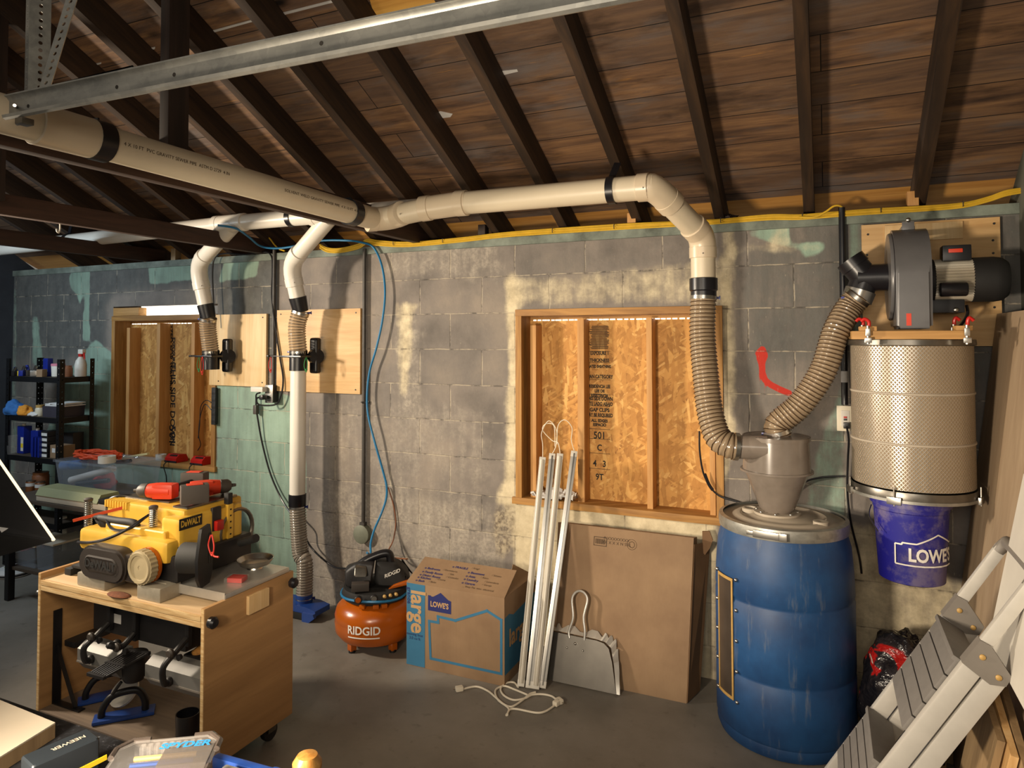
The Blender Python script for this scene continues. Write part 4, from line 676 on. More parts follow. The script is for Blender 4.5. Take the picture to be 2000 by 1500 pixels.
def ftext(m, s, size, px, py, bold=.0004, align='LEFT'):
    d = ray(px, py); nn = uf.cross(vf); k = (fo-CAM).dot(nn)/d.dot(nn); m.text(s, size, CAM+d*k, uf, vf, .0012, bold, align)
m = MB()
for s_, px, py in (('o Bedroom', 830, 1109), ('o Family Room', 825, 1116), ('o Dining Room', 820, 1122), ('o Kitchen', 816, 1127), ('o Bath', 812, 1133), ('o FRAGILE', 884, 1107), ('o Basement', 914, 1118), ('o Attic', 910, 1125), ('o Laundry', 906, 1131), ('o Garage', 902, 1138)): m = MB(); ftext(m, s_, .0195, px, py); m.build('lettering', 'navy', fp, 0)
for s_, px, py in (('/ Dormitorio', 862, 1113), ('/ Sala', 872, 1121), ('/ Comedor', 868, 1127), ('/ Cocina', 848, 1131), ('/ Baño', 834, 1136), ('/ Frágil', 918, 1110), ('/ Sótano', 957, 1124), ('/ Ático', 935, 1128), ('/ Lavandería', 943, 1136), ('/ Garaje', 938, 1142), ('_ Shop Pat. misc. electrical', 900, 1145)): m = MB(); ftext(m, s_, .0155, px+4, py, 0); m.build('fine_lettering', 'inkb', fp, 0)
yf = y0-.0006; F_ = lambda px, py: at(px, py, yf)
m = MB(); w_ = at(830, 1200, y0).x; m.bb((x0+.002, yf-.0004, .004), (w_, y0+.001, h-.004)); m.build('printed_band', 'sky', t, 0)
m = MB(); m.text('large', .118, V(((x0+w_)/2+.012, yf-.001, h*.66)), (0, 0, -1), X_, .0004, .003, sx=.93); m.build('lettering', 'pinkp', t, 0)
m = MB(); m.text('grande', .03, V((x0+.016, yf-.001, h*.84)), (0, 0, -1), X_, .0004, .0004); m.build('small_lettering', 'navy', t, 0); m = MB(); m.text('moving box\n3.0 cu ft', .02, V((x0+.05, yf-.001, h*.36)), X_, Z_, .0004, 0); m.build('small_lettering', 'navy', t, 0)
a, b = F_(836, 1190), F_(881, 1168); m = MB(); cxm = (a.x+b.x)/2; W_ = (b.x-a.x)/2; m.prism([(-W_, 0), (W_, 0), (W_, .062), (W_*.75, .066), (W_*.1, .095), (-W_*.55, .07), (-W_*.75, .07), (-W_*.75, .074), (-W_, .074)], (cxm, yf, a.z-.004), X_, Z_, (0, -.0004, 0)); lg = m.build('printed_logo', 'navy', t, 0)
m = MB(); m.text("LOWE'S", .036, V((cxm, yf-.001, a.z+.029)), X_, Z_, .0003, .0012, sx=.82); m.build('logo_lettering', 'pinkp', lg, 0)
m = MB(); pl = [F_(*p) for p in ((838, 1213), (856, 1216), (855, 1204), (889, 1212), (951, 1193), (979, 1211), (979, 1316), (841, 1286))]
for i_, (a, b) in enumerate(zip(pl, pl[1:]+pl[:1])): d = (b-a).normalized()*.006; yo = V((0, -.0004*(i_ % 2), 0)); m.bar(a-d+yo, b+d+yo, .0006, .0125, V((0, -1, 0)).cross(d))
m.build('printed_house', 'sky', t, 0)
m = MB(); m.prism([(0, 0), (y1-y0-.004, 0), (y1-y0-.004, .27), (.1, .25), (.05, .27), (0, .265)], (x1+.0005, y0+.002, .05), (0, 1, 0), Z_, (.0004, 0, 0)); m.build('printed_band', 'sky', t, 0)
m = MB(); m.text('large', .115, V((x1+.0015, y0+.16, .20)), (0, 1, 0), Z_, .0004, .003); m.build('lettering', 'pinkp', t, 0)
# ---- flat carton leaning on the wall
BL, BR = atz(1068, 1322), atz(1343, 1368); BL.y = BR.y = (BL.y+BR.y)/2; BL.x = -1.235; TL, TR = at(1086, 1020, -.125), at(1355, 1050, -.125); zt_ = (TL.z+TR.z)/2; TL = V((BL.x-.02, -.125, zt_)); TR = V((TR.x, -.125, zt_))
t = thing('flat_carton', 'tall thin brown carton leaning on the wall under the large boarded window', 'box', ((BL.x+BR.x)/2, BL.y+.1, 0)); m = MB(); m.quad(BL, BR, TR, TL, -.095); m.build('carton', 'card', t, 0)
bk = V((0, .095, .02)); m = MB(); m.quad(TR+V((.001, 0, -.03)), BR+V((.001, 0, .003)), V((BR.x+.035, BR.y+.13, .006)), V((TR.x+.055, -.012, TR.z-.04)), .004); m.build('end_flap', 'card_shaded', t, 0)
m = MB(); p0 = TR+bk+V((.03, -.03, 0)); m.prism([(0, 0), (.035, .005), (.05, -.035), (.035, -.075), (.012, -.11), (0, -.1)], p0, (1, -.15, 0), Z_, (.0, -.008, 0)); m.build('torn_flap', 'card_shaded', t, 0)
uu = (BR-BL).normalized(); vf2 = (TL-BL); vf2 = (vf2-uu*vf2.dot(uu)).normalized(); nn2 = uu.cross(vf2)
def onc(px, py): d = ray(px, py); return CAM+d*((BL-CAM).dot(nn2)/d.dot(nn2))
m = MB(); a, b = onc(1160, 1049), onc(1185, 1066); c_ = (a+b)/2
for k in range(14): m.box(c_+uu*((k-6.5)*.0036)+nn2*.0006, (.0012+.0012*(k % 3 == 0), .0006, .024), Matrix((uu, nn2, vf2)).transposed())
for k, (dx, dz, wx, wz) in enumerate(((0, .02, .066, .003), (0, -.02, .066, .003), (.032, 0, .003, .042), (-.032, 0, .003, .042))): m.box(c_+uu*dx+vf2*dz+nn2*.0006, (wx, .0006, wz), Matrix((uu, nn2, vf2)).transposed())
m.build('bar_code', 'inkb', t, 0); m = MB(); m.text('TBS N X X X XX\nXXXXXXXX #', .02, onc(1204, 1057), -uu, -vf2, .0008, 0); m.build('lettering', 'inkb', t, 0)
cm = onc(1234, 1064); 
m = MB(); m.tube([cm+(uu*math.cos(i*.2618)+vf2*math.sin(i*.2618))*.024 for i in range(24)], .0009, 4, closed=True); m.build('round_stamp', 'inkb', t); m = MB(); m.tube([cm+(uu*math.cos(i*.2618)+vf2*math.sin(i*.2618))*(.012+.004*(i % 2)) for i in range(24)], .0012, 4, closed=True); m.build('round_stamp', 'inkb', t)
# ---- light tubes
def tube_light(b, top, mat, label, wd=.03):
    t = thing('light_tube', label, 'light', b); d = (top-b).normalized(); vw = (CAM-b); vw = (vw-d*vw.dot(d)).normalized(); s_ = d.cross(vw)
    m = MB(); m.bar(b+d*.012, top-d*.012, wd, wd*.55, vw, .003); m.build('channel', mat, t)
    if mat == 'alu': m = MB(); m.bar(b+d*.012+vw*.009, top-d*.012+vw*.009, .007, .01, vw, .001); m.build('fin', 'steel', t)
    else: m = MB(); m.tube([b+d*.015+vw*.005, top-d*.015+vw*.005], wd*.42, 12); m.build('diffuser', 'diff', t)
    for e in (b, top-d*.03): m = MB(); m.bar(e, e+d*.03, wd*1.05, wd*.65, vw, .003); m.build('end_cap', 'white', t)
    return t
tl = []
for (bx_, by_), (tx, ty), mt, yt, lab in (((1017, 1343), (1060, 893), 'white', -.075, 'white light tube leaning on the window sill, leftmost of four'), ((1033, 1346), (1079, 886), 'alu', -.06, 'silver light tube leaning on the window sill, second of four'), ((1046, 1348), (1094, 886), 'white', -.075, 'white light tube leaning on the window sill, third of four'), ((1059, 1346), (1122, 881), 'alu', -.06, 'silver light tube leaning on the window sill, rightmost of four')):
    b = atz(bx_, by_); b.z = .006; tl.append((tube_light(b, at(tx, ty, yt), mt, lab, .032), at(tx, ty, yt)))
def wirec(t, pts): m = MB(); m.tube(cr(pts, 8), .0022, 6); m.build('wire', 'cordw', t)
wirec(tl[0][0], [tl[0][1], at(1060, 868, -.06), at(1058, 845, -.05), at(1072, 822, -.05), at(1087, 840, -.05), at(1086, 870, -.055), tl[1][1]])
wirec(tl[2][0], [tl[2][1], at(1090, 865, -.06), at(1078, 860, -.05), at(1060, 840, -.045), at(1066, 828, -.045), at(1082, 832, -.05), at(1084, 872, -.055)])
wirec(tl[3][0], [tl[3][1], at(1116, 860, -.055), at(1117, 835, -.05), at(1103, 820, -.05), at(1090, 832, -.05), at(1088, 868, -.055)])
def floorcord(pts, lab, plugs):
    P = [atz(a, b, .006) for a, b in pts]; t = thing('lamp_wire', lab, 'power cord', P[0]); m = MB(); m.tube(cr(P, 8), .0045, 8); m.build('cord', 'cordw', t)
    for i, j in plugs: d = (P[i]-P[j]).normalized(); m = MB(); m.bar(P[i]+V((0, 0, .006)), P[i]+d*.035+V((0, 0, .006)), .026, .02, (0, 0, 1), .005); pg = m.build('plug', 'cordw', t); m = MB(); m.bar(P[i]+d*.035+V((0, .005, .006)), P[i]+d*.05+V((0, .005, .006)), .006, .002); m.build('prong', 'steel', pg)
floorcord([(904, 1346), (930, 1341), (952, 1349), (968, 1362), (985, 1376), (1000, 1380), (1020, 1368), (1034, 1356), (1046, 1352)], 'white light cord with a plug lying left on the floor by the moving box', [(0, 1)])
floorcord([(1083, 1378), (1066, 1389), (1047, 1392), (1010, 1385), (996, 1386), (990, 1396), (993, 1383), (972, 1366), (968, 1348), (985, 1340), (1006, 1347), (1030, 1357)], 'white light cord with a plug lying right on the floor by the dustpan', [(0, 1)])
floorcord([(1088, 1368), (1078, 1360), (1060, 1356), (1040, 1357), (1025, 1364), (1003, 1367), (984, 1358), (978, 1345), (990, 1334), (1004, 1333), (1012, 1342)], 'white light cord loop at the feet of the light tubes', [(0, 1)])
p = at(1070, 955, -.04); m = MB(); m._add([], []); bm = bmesh.new(); bmesh.ops.create_grid(bm, x_segments=14, y_segments=10, size=.5)
for v in bm.verts: n_ = noise.noise(v.co*5)*.03; v.co = V((p.x+v.co.x*.24+.01, -.02-v.co.y*.09+0*n_, W1[2]+.042+abs(n_)*2.2))
for f_ in bm.faces: pass
r_ = bmesh.ops.extrude_face_region(bm, geom=bm.faces[:]); bmesh.ops.translate(bm, vec=(0, 0, .01), verts=[e for e in r_['geom'] if isinstance(e, bmesh.types.BMVert)])
for v in bm.verts: v.co.y += .05
m.merge(bm); solo('plastic_sheet', m, 'paper', 'crumpled white plastic sheet on the large window sill behind the light tubes', 'sheet')
# ---- dustpan
PB = -.335; b0, b1 = at(1066, 1330, PB), atz(1208, 1351); b1.z = .004; b1.y = PB; b0 = V((at(1066, 1330, PB).x, PB, .004)); lean = V((0, .09, .30)); zt_ = at(1140, 1248, PB+.06).z
t = thing('dustpan', 'grey metal dustpan with wire loop handle leaning on the thin carton', 'dustpan', ((b0.x+b1.x)/2, PB, 0)); L_ = b1.x-b0.x; vn = lean.normalized(); hh = zt_/vn.z; nd = V((0, -vn.z, vn.y))
m = MB(); poly = [(0, 0), (L_, 0), (L_-.03, hh*.62), (L_-.05, hh*.88), (L_-.075, hh*.97), (L_-.11, hh), (0, hh*1.02)]; m.prism(poly, b0, X_, vn, nd*.004); m.build('pan', 'pansteel', t)
m = MB(); P = [V((L_-.0, 0, 0)), V((L_-.02, 0, hh*.55)), V((L_-.04, 0, hh*.9)), V((L_-.07, 0, hh*1.0)), V((L_-.12, 0, hh*1.03)), V((.05, 0, hh*1.05)), V((0, 0, hh*1.04))]; ring = []
for k in range(6):
    a, b = P[k], P[k+1]
    for j in range(6): q = a.lerp(b, j/6); ring.append(b0+X_*q.x+vn*q.z)
vs = []
for i, q in enumerate(ring): dd = (.035+.008*math.sin(i*2.1))*min(1, i/8); vs += [q, q-nd*dd*.8+vn*(.014*math.sin(i*1.6)+.022)*min(1, i/8)+X_*.014*(1 if i < 24 else 0)]
k_ = len(vs); vs += [v+V((.002, .002, 0)) for v in vs]; fs = []
for i in range(len(ring)-1): fs += [(2*i, 2*i+2, 2*i+3, 2*i+1), (k_+2*i, k_+2*i+1, k_+2*i+3, k_+2*i+2)]
m._add(vs, fs); m.build('folded_rim', 'alum', t, 20)
def onp(px, py, off=.006): d = ray(px, py); return CAM+d*((b0-CAM).dot(nd)/d.dot(nd))+nd*off
m = MB(); m.tube(cr([onp(1113, 1246), onp(1112, 1232), onp(1120, 1206), onp(1118, 1172), onp(1124, 1158), onp(1134, 1154), onp(1144, 1160), onp(1148, 1174), onp(1141, 1205), onp(1143, 1232), onp(1142, 1250)], 8), .0058, 10); m.build('handle', 'alu', t)
for px, py, r in ((1124, 1257, .007), (1108, 1265, .005), (1139, 1271, .005)): MB().sph(onp(px, py, .003), r, n=10).build('rivet', 'steel', t)
# ---- blower wall unit
a, b = at(1682, 425, -.025), at(1955, 676, -.025); b.x = at(1953, 420, -.025).x; zb0, zb1 = at(1950, 676, -.025).z, at(1800, 418, -.025).z
panel('backing_board', a.x, b.x, zb0, min(zb1, 2.14), -.004, .02, 'plyx', 'plywood backing board on the wall behind the motor and blower', [(.05, .92), (.04, .75), (.96, .95), (.95, .82), (.95, .72), (.95, .3), (.5, .85), (.95, .06)])
YB = -.20; xl, xr_ = at(1741, 540, YB).x, at(1808, 540, YB).x; zc = at(1775, 540, YB).z; zt_ = at(1775, 449, YB).z; zlo = at(1775, 643, YB).z; RV = zt_-zc
t = thing('dust_blower', 'grey blower with silver and black motor mounted on the plywood backing board', 'blower', ((xl+xr_)/2, YB, zlo))
prof = [(YB-RV, zlo)]+[(YB+RV*math.cos(a_), zc+RV*math.sin(a_)) for a_ in [math.pi-i*math.pi/20 for i in range(21)]]+[(YB+RV, zc-.06), (YB+.08, zlo+.03), (YB+.08, zlo)]
def xprism(m, prof, x0, x1): m.prism(prof, (x0, 0, 0), (0, 1, 0), (0, 0, 1), (x1-x0, 0, 0))
m = MB(); xprism(m, prof, xl, xr_); bmesh.ops.bevel(m.bm, geom=[e for e in m.bm.edges if abs(e.verts[0].co.x-e.verts[1].co.x) < 1e-5], offset=.012, segments=3, affect='EDGES'); hs_ = m.build('housing', 'blowergrey', t)
m = MB(); m.bb((at(1778, 700, YB-RV).x-.011, YB-RV-.001, at(1778, 636, YB-RV).z), (at(1778, 700, YB-RV).x+.006, YB-RV+.002, at(1778, 612, YB-RV).z)); m.build('warning_label', 'redtool', hs_, 0)
m = MB(); m.lathe([(.0, .0), (RV*.92, 0), (RV*.94, .006), (RV*.94, .012), (.05, .014)], (xl-.014, YB, zc), (1, 0, 0), 40, False); m.build('intake_plate', 'blowergrey', t)
m = MB(); yj = at(1690, 548, YB); m.tube([V((xl-.01, YB, zc)), V((yj.x-.0, YB, zc)), V((yj.x-.03, YB, zc))], .058, 24); uL = at(1664, 512, YB); dL = at(1676, 580, YB); v0 = V((yj.x, YB, zc)); m.tube([v0, v0.lerp(uL, 1.15)], .055, 24); m.tube([v0, v0.lerp(dL, 1.0)], .054, 24); m.build('wye_adapter', 'black', t)
m = MB(); d = (uL-v0).normalized(); m.lathe([(0, 0), (.059, 0), (.06, -.04), (.056, -.04)], v0.lerp(uL, 1.17), d, 24, False); m.build('end_cap', 'black', t)
m = MB(); m.lathe([(.04, -.02), (.06, -.018), (.06, .03), (.04, .03)], v0.lerp(dL, .85), (dL-v0).normalized(), 24, False); m.build('hose_clamp', 'steel', t)
xm0, xm1, xe = at(1815, 545, YB).x, at(1900, 545, YB).x, at(1954, 545, YB).x; RM = (at(1850, 507, YB).z-at(1850, 590, YB).z)/2; zm = at(1850, 548, YB).z
m = MB(); n_ = 44; vs = []; 
prof = []
for i in range(n_*2): a_ = math.pi*i/n_; rr = RM*(1 if i % 2 else .93); prof.append((YB+rr*math.cos(a_), zm+rr*math.sin(a_)))
xprism(m, prof, xm0, xm1); m.build('motor_body', 'motorsil', t, 20)
m = MB(); m.lathe([(RM*.9, -.004), (RM*1.03, 0), (RM*1.04, .07), (RM*.98, .10), (RM*.8, .118), (0, .12)], (xm1-.004, YB, zm), (1, 0, 0), 40, False); m.build('fan_cover', 'blackm', t)
m = MB(); m.lathe([(RM*1.02, 0), (RM*1.02, .025), (RM*.9, .03)], (xr_, YB, zm), (1, 0, 0), 36); m.build('motor_flange', 'blackm', t)
a, b = at(1838, 503, YB-.02), at(1894, 479, YB-.02); m = MB(); m.bb((a.x, YB-.06, zm+RM*.85), (b.x, YB+.02, b.z), .006); sb = m.build('switch_box', 'black', t); a, b = at(1852, 494, YB-.06), at(1880, 485, YB-.06); m = MB(); m.bb((a.x, YB-.066, a.z), (b.x, YB-.058, b.z), .003); m.build('rocker_switch', 'redtool', sb)
a, b = at(1833, 566, YB-RM), at(1889, 566, YB-RM); m = MB(); m.lathe([(.0, 0), (.024, .002), (.028, .006), (.028, b.x-a.x-.006), (.024, b.x-a.x), (0, b.x-a.x)], (a.x, YB-RM-.012, a.z), (1, 0, 0), 20, False); m.build('capacitor', 'black', t)
a, b = at(1808, 612, YB), at(1880, 592, YB); m = MB(); m.bb((xr_-.002, YB-.05, a.z), (b.x, -.024, b.z+.012), .003); bs = m.build('motor_bracket', 'blacksteel', t)
for px in (1816, 1867): MB().sph(at(px, 605, YB-.055), .010, (1, .6, 1), 10).build('bolt', 'steel', bs)
m = MB(); p = at(1772, 442, YB); m.bb((p.x-.024, YB-.03, zt_-.01), (p.x+.024, -.03, zt_+.012), .002); m.bb((p.x-.022, YB-.035, zt_-.01), (p.x+.022, YB-.028, zt_+.03), .002); br = m.build('top_bracket', 'blowergrey', t); MB().sph(p+V((0, -.04, .02)), .010, n=10).build('bolt', 'steel', br)
m = MB(); m.tube(cr([at(1888, 596, YB+.02), at(1890, 612, YB+.03), at(1882, 628, YB+.06), at(1872, 640, YB+.09), at(1860, 655, -.05)], 6), .006, 8); m.build('power_lead', 'black', t)
a, b = at(1728, 460, -.03), at(1880, 428, -.03); MB().bb((a.x, -.034, a.z-.03), (b.x, -.024, min(b.z, 2.13)), .001).build('mount_plate', 'plypale', t)
# ---- canister filter
YF = -.27; fx0, fx1 = at(1660, 800, YF).x, at(1906, 800, YF).x; FX = (fx0+fx1)/2; RF = (fx1-fx0)/2; zt_ = at(1780, 672, YF-RF).z+.002; zb_ = at(1780, 972, YF-RF).z
t = thing('filter_canister', 'large cylindrical mesh filter hanging under the blower', 'filter', (FX, YF, zb_-.03))
m = MB(); m.lathe([(RF-.004, zb_+.02), (RF-.004, zt_-.005)], (FX, YF, 0), (0, 0, 1), 72); ff = m.build('mesh_drum', 'mesh', t, 60)
m = MB()
m.lathe([(RF-.02, zt_+.0155), (RF+.004, zt_+.014), (RF+.006, zt_-.006), (RF-.002, zt_-.010)], (FX, YF, 0), (0, 0, 1), 64); m.build('top_rim', 'darksteel', t)
for k in (1/3, 2/3): m = MB(); z = zb_+(zt_-zb_)*k; m.lathe([(RF-.004, z-.005), (RF-.0005, z-.003), (RF-.0005, z+.003), (RF-.004, z+.005)], (FX, YF, 0), (0, 0, 1), 64, False); m.build('glue_band', 'lid', t)
m = MB(); m.lathe([(RF-.02, zb_-.02), (RF+.003, zb_-.018), (RF+.004, zb_-.004), (RF+.000, zb_+.014)], (FX, YF, 0), (0, 0, 1), 64, False); m.lathe([(.0, zb_-.019), (RF-.01, zb_-.019)], (FX, YF, 0), (0, 0, 1), 64, False); m.build('bottom_rim', 'darksteel', t)
m = MB(); m.lathe([(RF+.002, zb_-.026), (RF+.008, zb_-.025), (RF+.008, zb_-.014), (RF+.002, zb_-.013)], (FX, YF, 0), (0, 0, 1), 64, False); cb = m.build('clamp_band', 'galv', t)
for a_ in (-2.9, -1.93, -.35): m = MB(); c = V((FX+math.cos(a_)*(RF+.012), YF+math.sin(a_)*(RF+.012), zb_-.018)); m.box(c, (.05, .012, .028), rotm(0, 0, a_+1.5708), .003); m.cyl(c+V((0, 0, -.02)), c+V((0, 0, .05)), .003, n=8); m.build('clamp_bolt', 'steel', cb)
xa, xb = at(1664, 660, YF-.2).x, at(1895, 660, YF-.2).x; zp0, zp1 = zt_+.016, at(1780, 646, YF-.2).z
m = MB(); m.bb((xa, YF-.2, zp0), (xb, YF+.22, zp1), .002); pp = m.build('top_plate', 'pinex', t)
for px0, px1 in ((1678, 1712), (1866, 1898)): m = MB(); a, b = at(px0, 645, YF-.17), at(px1, 645, YF-.17); m.bb((a.x, YF-.19, zp1), (b.x, YF-.1, zp1+.018), .002); m.build('clamp_block', 'pinex', t)
for px, dy in ((1695, -.205), (1684, -.02), (1888, -.205), (1862, -.02)):
    c = at(px, 655, YF+dy); c.y = YF+dy; z0 = zp1 if dy < -.1 else zp1+.005; tc = thing if False else None
    m = MB(); m.cyl((c.x, c.y-.006, z0-.05 if dy < -.1 else z0), (c.x, c.y-.006, z0+.02), .006, n=10); m.box((c.x, c.y-.008, z0-.005), (.018, .012, .03), None, .003); 
    if dy < -.1: m.box((c.x, c.y-.014, zt_+.012), (.026, .01, .02), None, .003)
    tg_ = m.build('toggle_clamp', 'steel', t); m = MB(); s_ = 1 if px < 1800 else -1; m.tube(cr([(c.x+.004, c.y, z0+.018), (c.x+.004, c.y-.004, z0+.036), (c.x-.010*s_, c.y-.004, z0+.046), (c.x-.022*s_, c.y-.002, z0+.036)], 5), .0065, 10); m.build('clamp_handle', 'red', tg_)
# ---- bucket
bx0, bx1 = at(1704, 1000, YF).x, at(1856, 1000, YF).x; BX = (bx0+bx1)/2; RB_ = (bx1-bx0)/2; zt_ = zb_-.036; zl = at(1780, 1150, YF-RB_).z
t = thing('bucket', 'blue bucket with white lettering hanging under the mesh filter', 'bucket', (BX, YF, zl)); r0 = RB_*.86
m = MB(); m.lathe([(r0-.01, zl), (r0, zl+.005), (RB_*.97, zt_-.07), (RB_*.975, zt_-.066), (RB_*.975, zt_-.05), (RB_*1.0, zt_-.046), (RB_*1.0, zt_-.026)], (BX, YF, 0), (0, 0, 1), 44); bd = m.build('body', 'bucket', t)
m = MB(); m.lathe([(RB_*.9, zt_), (RB_*1.05, zt_-.002), (RB_*1.07, zt_-.012), (RB_*1.07, zt_-.028), (RB_*1.0, zt_-.03)], (BX, YF, 0), (0, 0, 1), 44); m.build('lid', 'bucket', t)
m = MB(); m.tube(cr([(BX-RB_-.004, YF, zt_-.05), (BX-RB_-.014, YF-.05, zt_-.085), (BX-RB_*.9, YF-.1, zt_-.13)], 6), .0025, 6); m.build('bail_handle', 'steel', t)
dcb = math.atan2(CAM.y-YF, CAM.x-BX); Rw = RB_*.94+.001; zl_ = at(1808, 1088, YF-RB_).z; wf = wrapc(dcb+.42, Rw, zl_, V((BX, YF, 0)))
m = MB(); m.text("LOWE'S", .068, V((0, 0, 0)), X_, Z_, .001, .0022, sx=.8, f=lambda x, y, h: wf(x+.03, y-.004, h-abs(0))); m.build('lettering', 'whitep', bd, 0)
hp = [(-.11, -.042), (-.11, .035), (-.085, .035), (-.085, .042), (-.035, .042), (.045, .078), (.12, .042), (.16, .042), (.16, -.042)]
m = MB(); 
for a, b in zip(hp, hp[1:]+hp[:1]):
    n_ = 8; dx, dy = b[0]-a[0], b[1]-a[1]; L_ = math.hypot(dx, dy); ox, oy = -dy/L_*.0028, dx/L_*.0028
    vs = []
    for i in range(n_+1): x, y = a[0]+dx*i/n_, a[1]+dy*i/n_; vs += [wf(x+ox, y+oy, .001), wf(x-ox, y-oy, .001)]
    m._add(vs, [(2*i, 2*i+2, 2*i+3, 2*i+1) for i in range(n_)])
m.build('printed_house', 'whitep', bd, 0)
# ---- step ladder
yA, yB_ = -.85, -1.2; foot = -.112; k_ = .611; LU = V((k_, 0, 1)).normalized(); LN = V((-LU.z, 0, LU.x))     # along the rails / out of the ladder plane
def lp(s_, y, off=0): return V((foot+.02, y, .012))+LU*s_+LN*off
sof = lambda px, py, y: (at(px, py, y).z-.012)/LU.z
sh = (sof(1858, 1192, yA)+sof(1925, 1285, yB_))/2; stp = sof(1938, 1066, yA)
t = thing('step_ladder', 'folded aluminium step ladder with grey treads leaning beside the blue drum', 'ladder', (0, (yA+yB_)/2, 0))
for y in (yA, yB_):
    m = MB(); m.bar(lp(0, y), lp(sh, y), .028, .05, LN, .006); m.build('front_rail', 'alum', t); m = MB(); m.bar(lp(0.06, y, -.056), lp(sh-.02, y, -.056), .028, .05, LN, .006); m.build('rear_leg', 'alum', t)
    m = MB(); m.bar(lp(sh, y, .008), lp(stp, y, .008), .024, .034, LN, .008); m.build('handle_rail', 'alum', t)
    m = MB(); pr = [(-.035, .028), (.045, .026), (.048, .0), (.008, -.078), (-.022, -.08), (-.042, -.05), (-.038, .0)]; m.prism(pr, lp(sh, y)+V((0, -.018, 0)), LU, LN, (0, .036, 0)); hg = m.build('hinge_bracket', 'hingegrey', t)
    for a, b in ((.01, .0), (-.012, -.055)): MB().sph(lp(sh+a, y-.02, b), .008, (1, .5, 1), 10).build('rivet', 'gasket', hg)
    for o_ in (0, -.056): m = MB(); m.bar(lp(-.012 if o_ == 0 else .05, y, o_), lp(.03 if o_ == 0 else .07, y, o_), .034, .056, LN, .006); m.build('foot_cap', 'rubber', t)
    MB().sph(lp(sh*.42, y-.016, .0), .008, (1, .5, 1), 10).build('rivet', 'gasket', t)
m = MB(); m.tube(cr([lp(stp-.02, yA, .008), lp(stp+.012, yA-.012, .008), lp(stp+.018, yA-.05, .008), lp(stp+.018, yB_+.05, .008), lp(stp+.012, yB_+.012, .008), lp(stp-.02, yB_, .008)], 6), .018, 12); m.build('top_handle', 'hingegrey', t)
for s0, s1 in ((sof(1738, 1330, yA), sof(1832, 1212, yA)), (sof(1632, 1470, yA), sof(1700, 1390, yA))):
    m = MB(); L_ = s1-s0; n_ = 5
    for i in range(n_):
        a, b = s0+L_*i/n_, s0+L_*(i+1)/n_-.004; c = (lp(a, (yA+yB_)/2, .024)+lp(b, (yA+yB_)/2, .024))/2; m.box(c, (b-a, yA-yB_-.034, .018), Matrix((LU, V((0, 1, 0)), LN)).transposed(), .003)
    c = lp((s0+s1)/2, (yA+yB_)/2, .012); m.box(c, (L_*.98, yA-yB_-.04, .012), Matrix((LU, V((0, 1, 0)), LN)).transposed(), .002); 
    m.box(lp(s1, (yA+yB_)/2, .0), (.014, yA-yB_-.034, .085), Matrix((LU, V((0, 1, 0)), LN)).transposed(), .004)
    m.build('tread', 'stepgrey', t)
# ---- sheets, bag, offcuts at the right
def sheet(pa, pb, y2, th, mat, name, lab, cat='board'):
    m = MB(); a, b = V(pa), V(pb); c, d = V((b.x, y2, b.z)), V((a.x, y2, a.z)); m.quad(a, b, c, d, th); return solo(name, m, mat, lab, cat, smooth=0)
ta, tb = at(1956, 614, -.04), at(1868, 1290, -.04); s_ = (ta.x-tb.x)/(ta.z-tb.z); tb = V((tb.x-s_*tb.z, -.04, .004))
sheet(ta, tb, -1.5, .016, 'tan', 'plywood_sheet', 'tall tan plywood sheet leaning by the right wall beside the filter')
ta, tb = at(1999, 925, -.95), at(1930, 1255, -.95); sheet(ta, V((tb.x, -.95, tb.z)), -1.46, -.012, 'whiteboard', 'white_sheet', 'white panel leaning behind the top of the step ladder')
for k, (mt, lab) in enumerate((('offcut', 'leaning wood offcut nearest the ladder, broad face showing'), ('ply', 'second plywood offcut in the leaning stack by the ladder'), ('offcut', 'rearmost offcut in the leaning stack by the right wall'))):
    o = V((.024*k, .0, 0)); A = at(1912, 1330, -.95)+o+V((0, 0, .012*k)); B = at(1948, 1445, -1.17)+o*1.0+V((0, -.03*k, -.02*k)); m = MB(); m.quad(A, B, V((B.x-.12, B.y, .004)), V((A.x-.12, A.y, .004)), .019); solo('plywood_offcut', m, mt, lab, 'board', group='leaning offcuts', smooth=0)
for (px, py), d, rz_, lab in (((1812, 1492), (.05, .14, .07), .5, 'short wood scrap lying on the floor under the ladder, left one'), ((1838, 1480), (.09, .05, .05), -.3, 'short wood scrap lying on the floor under the ladder, right one')):
    p = atz(px, py); m = MB(); m.box((p.x, p.y, d[2]/2+.001), d, rotm(0, 0, rz_), .002); solo('wood_scrap', m, 'offcut', lab, 'wood scrap')
bm = bmesh.new(); bmesh.ops.create_icosphere(bm, subdivisions=5, radius=1); c = V((.265, -.34, 0))
for v in bm.verts:
    q = v.co.copy(); k = 1+.22*noise.noise(q*1.8+V((3, 1, 2)))+.10*abs(noise.noise(q*4.5))+.05*abs(noise.noise(q*10)); q = q*k; v.co = V((c.x+q.x*.15, c.y+q.y*.17, max(.004, .22+q.z*.27)))
m = MB(); m.merge(bm); solo('plastic_bag', m, 'bag', 'crumpled shiny black and red plastic bag on the floor beside the drum', 'bag', smooth=60)

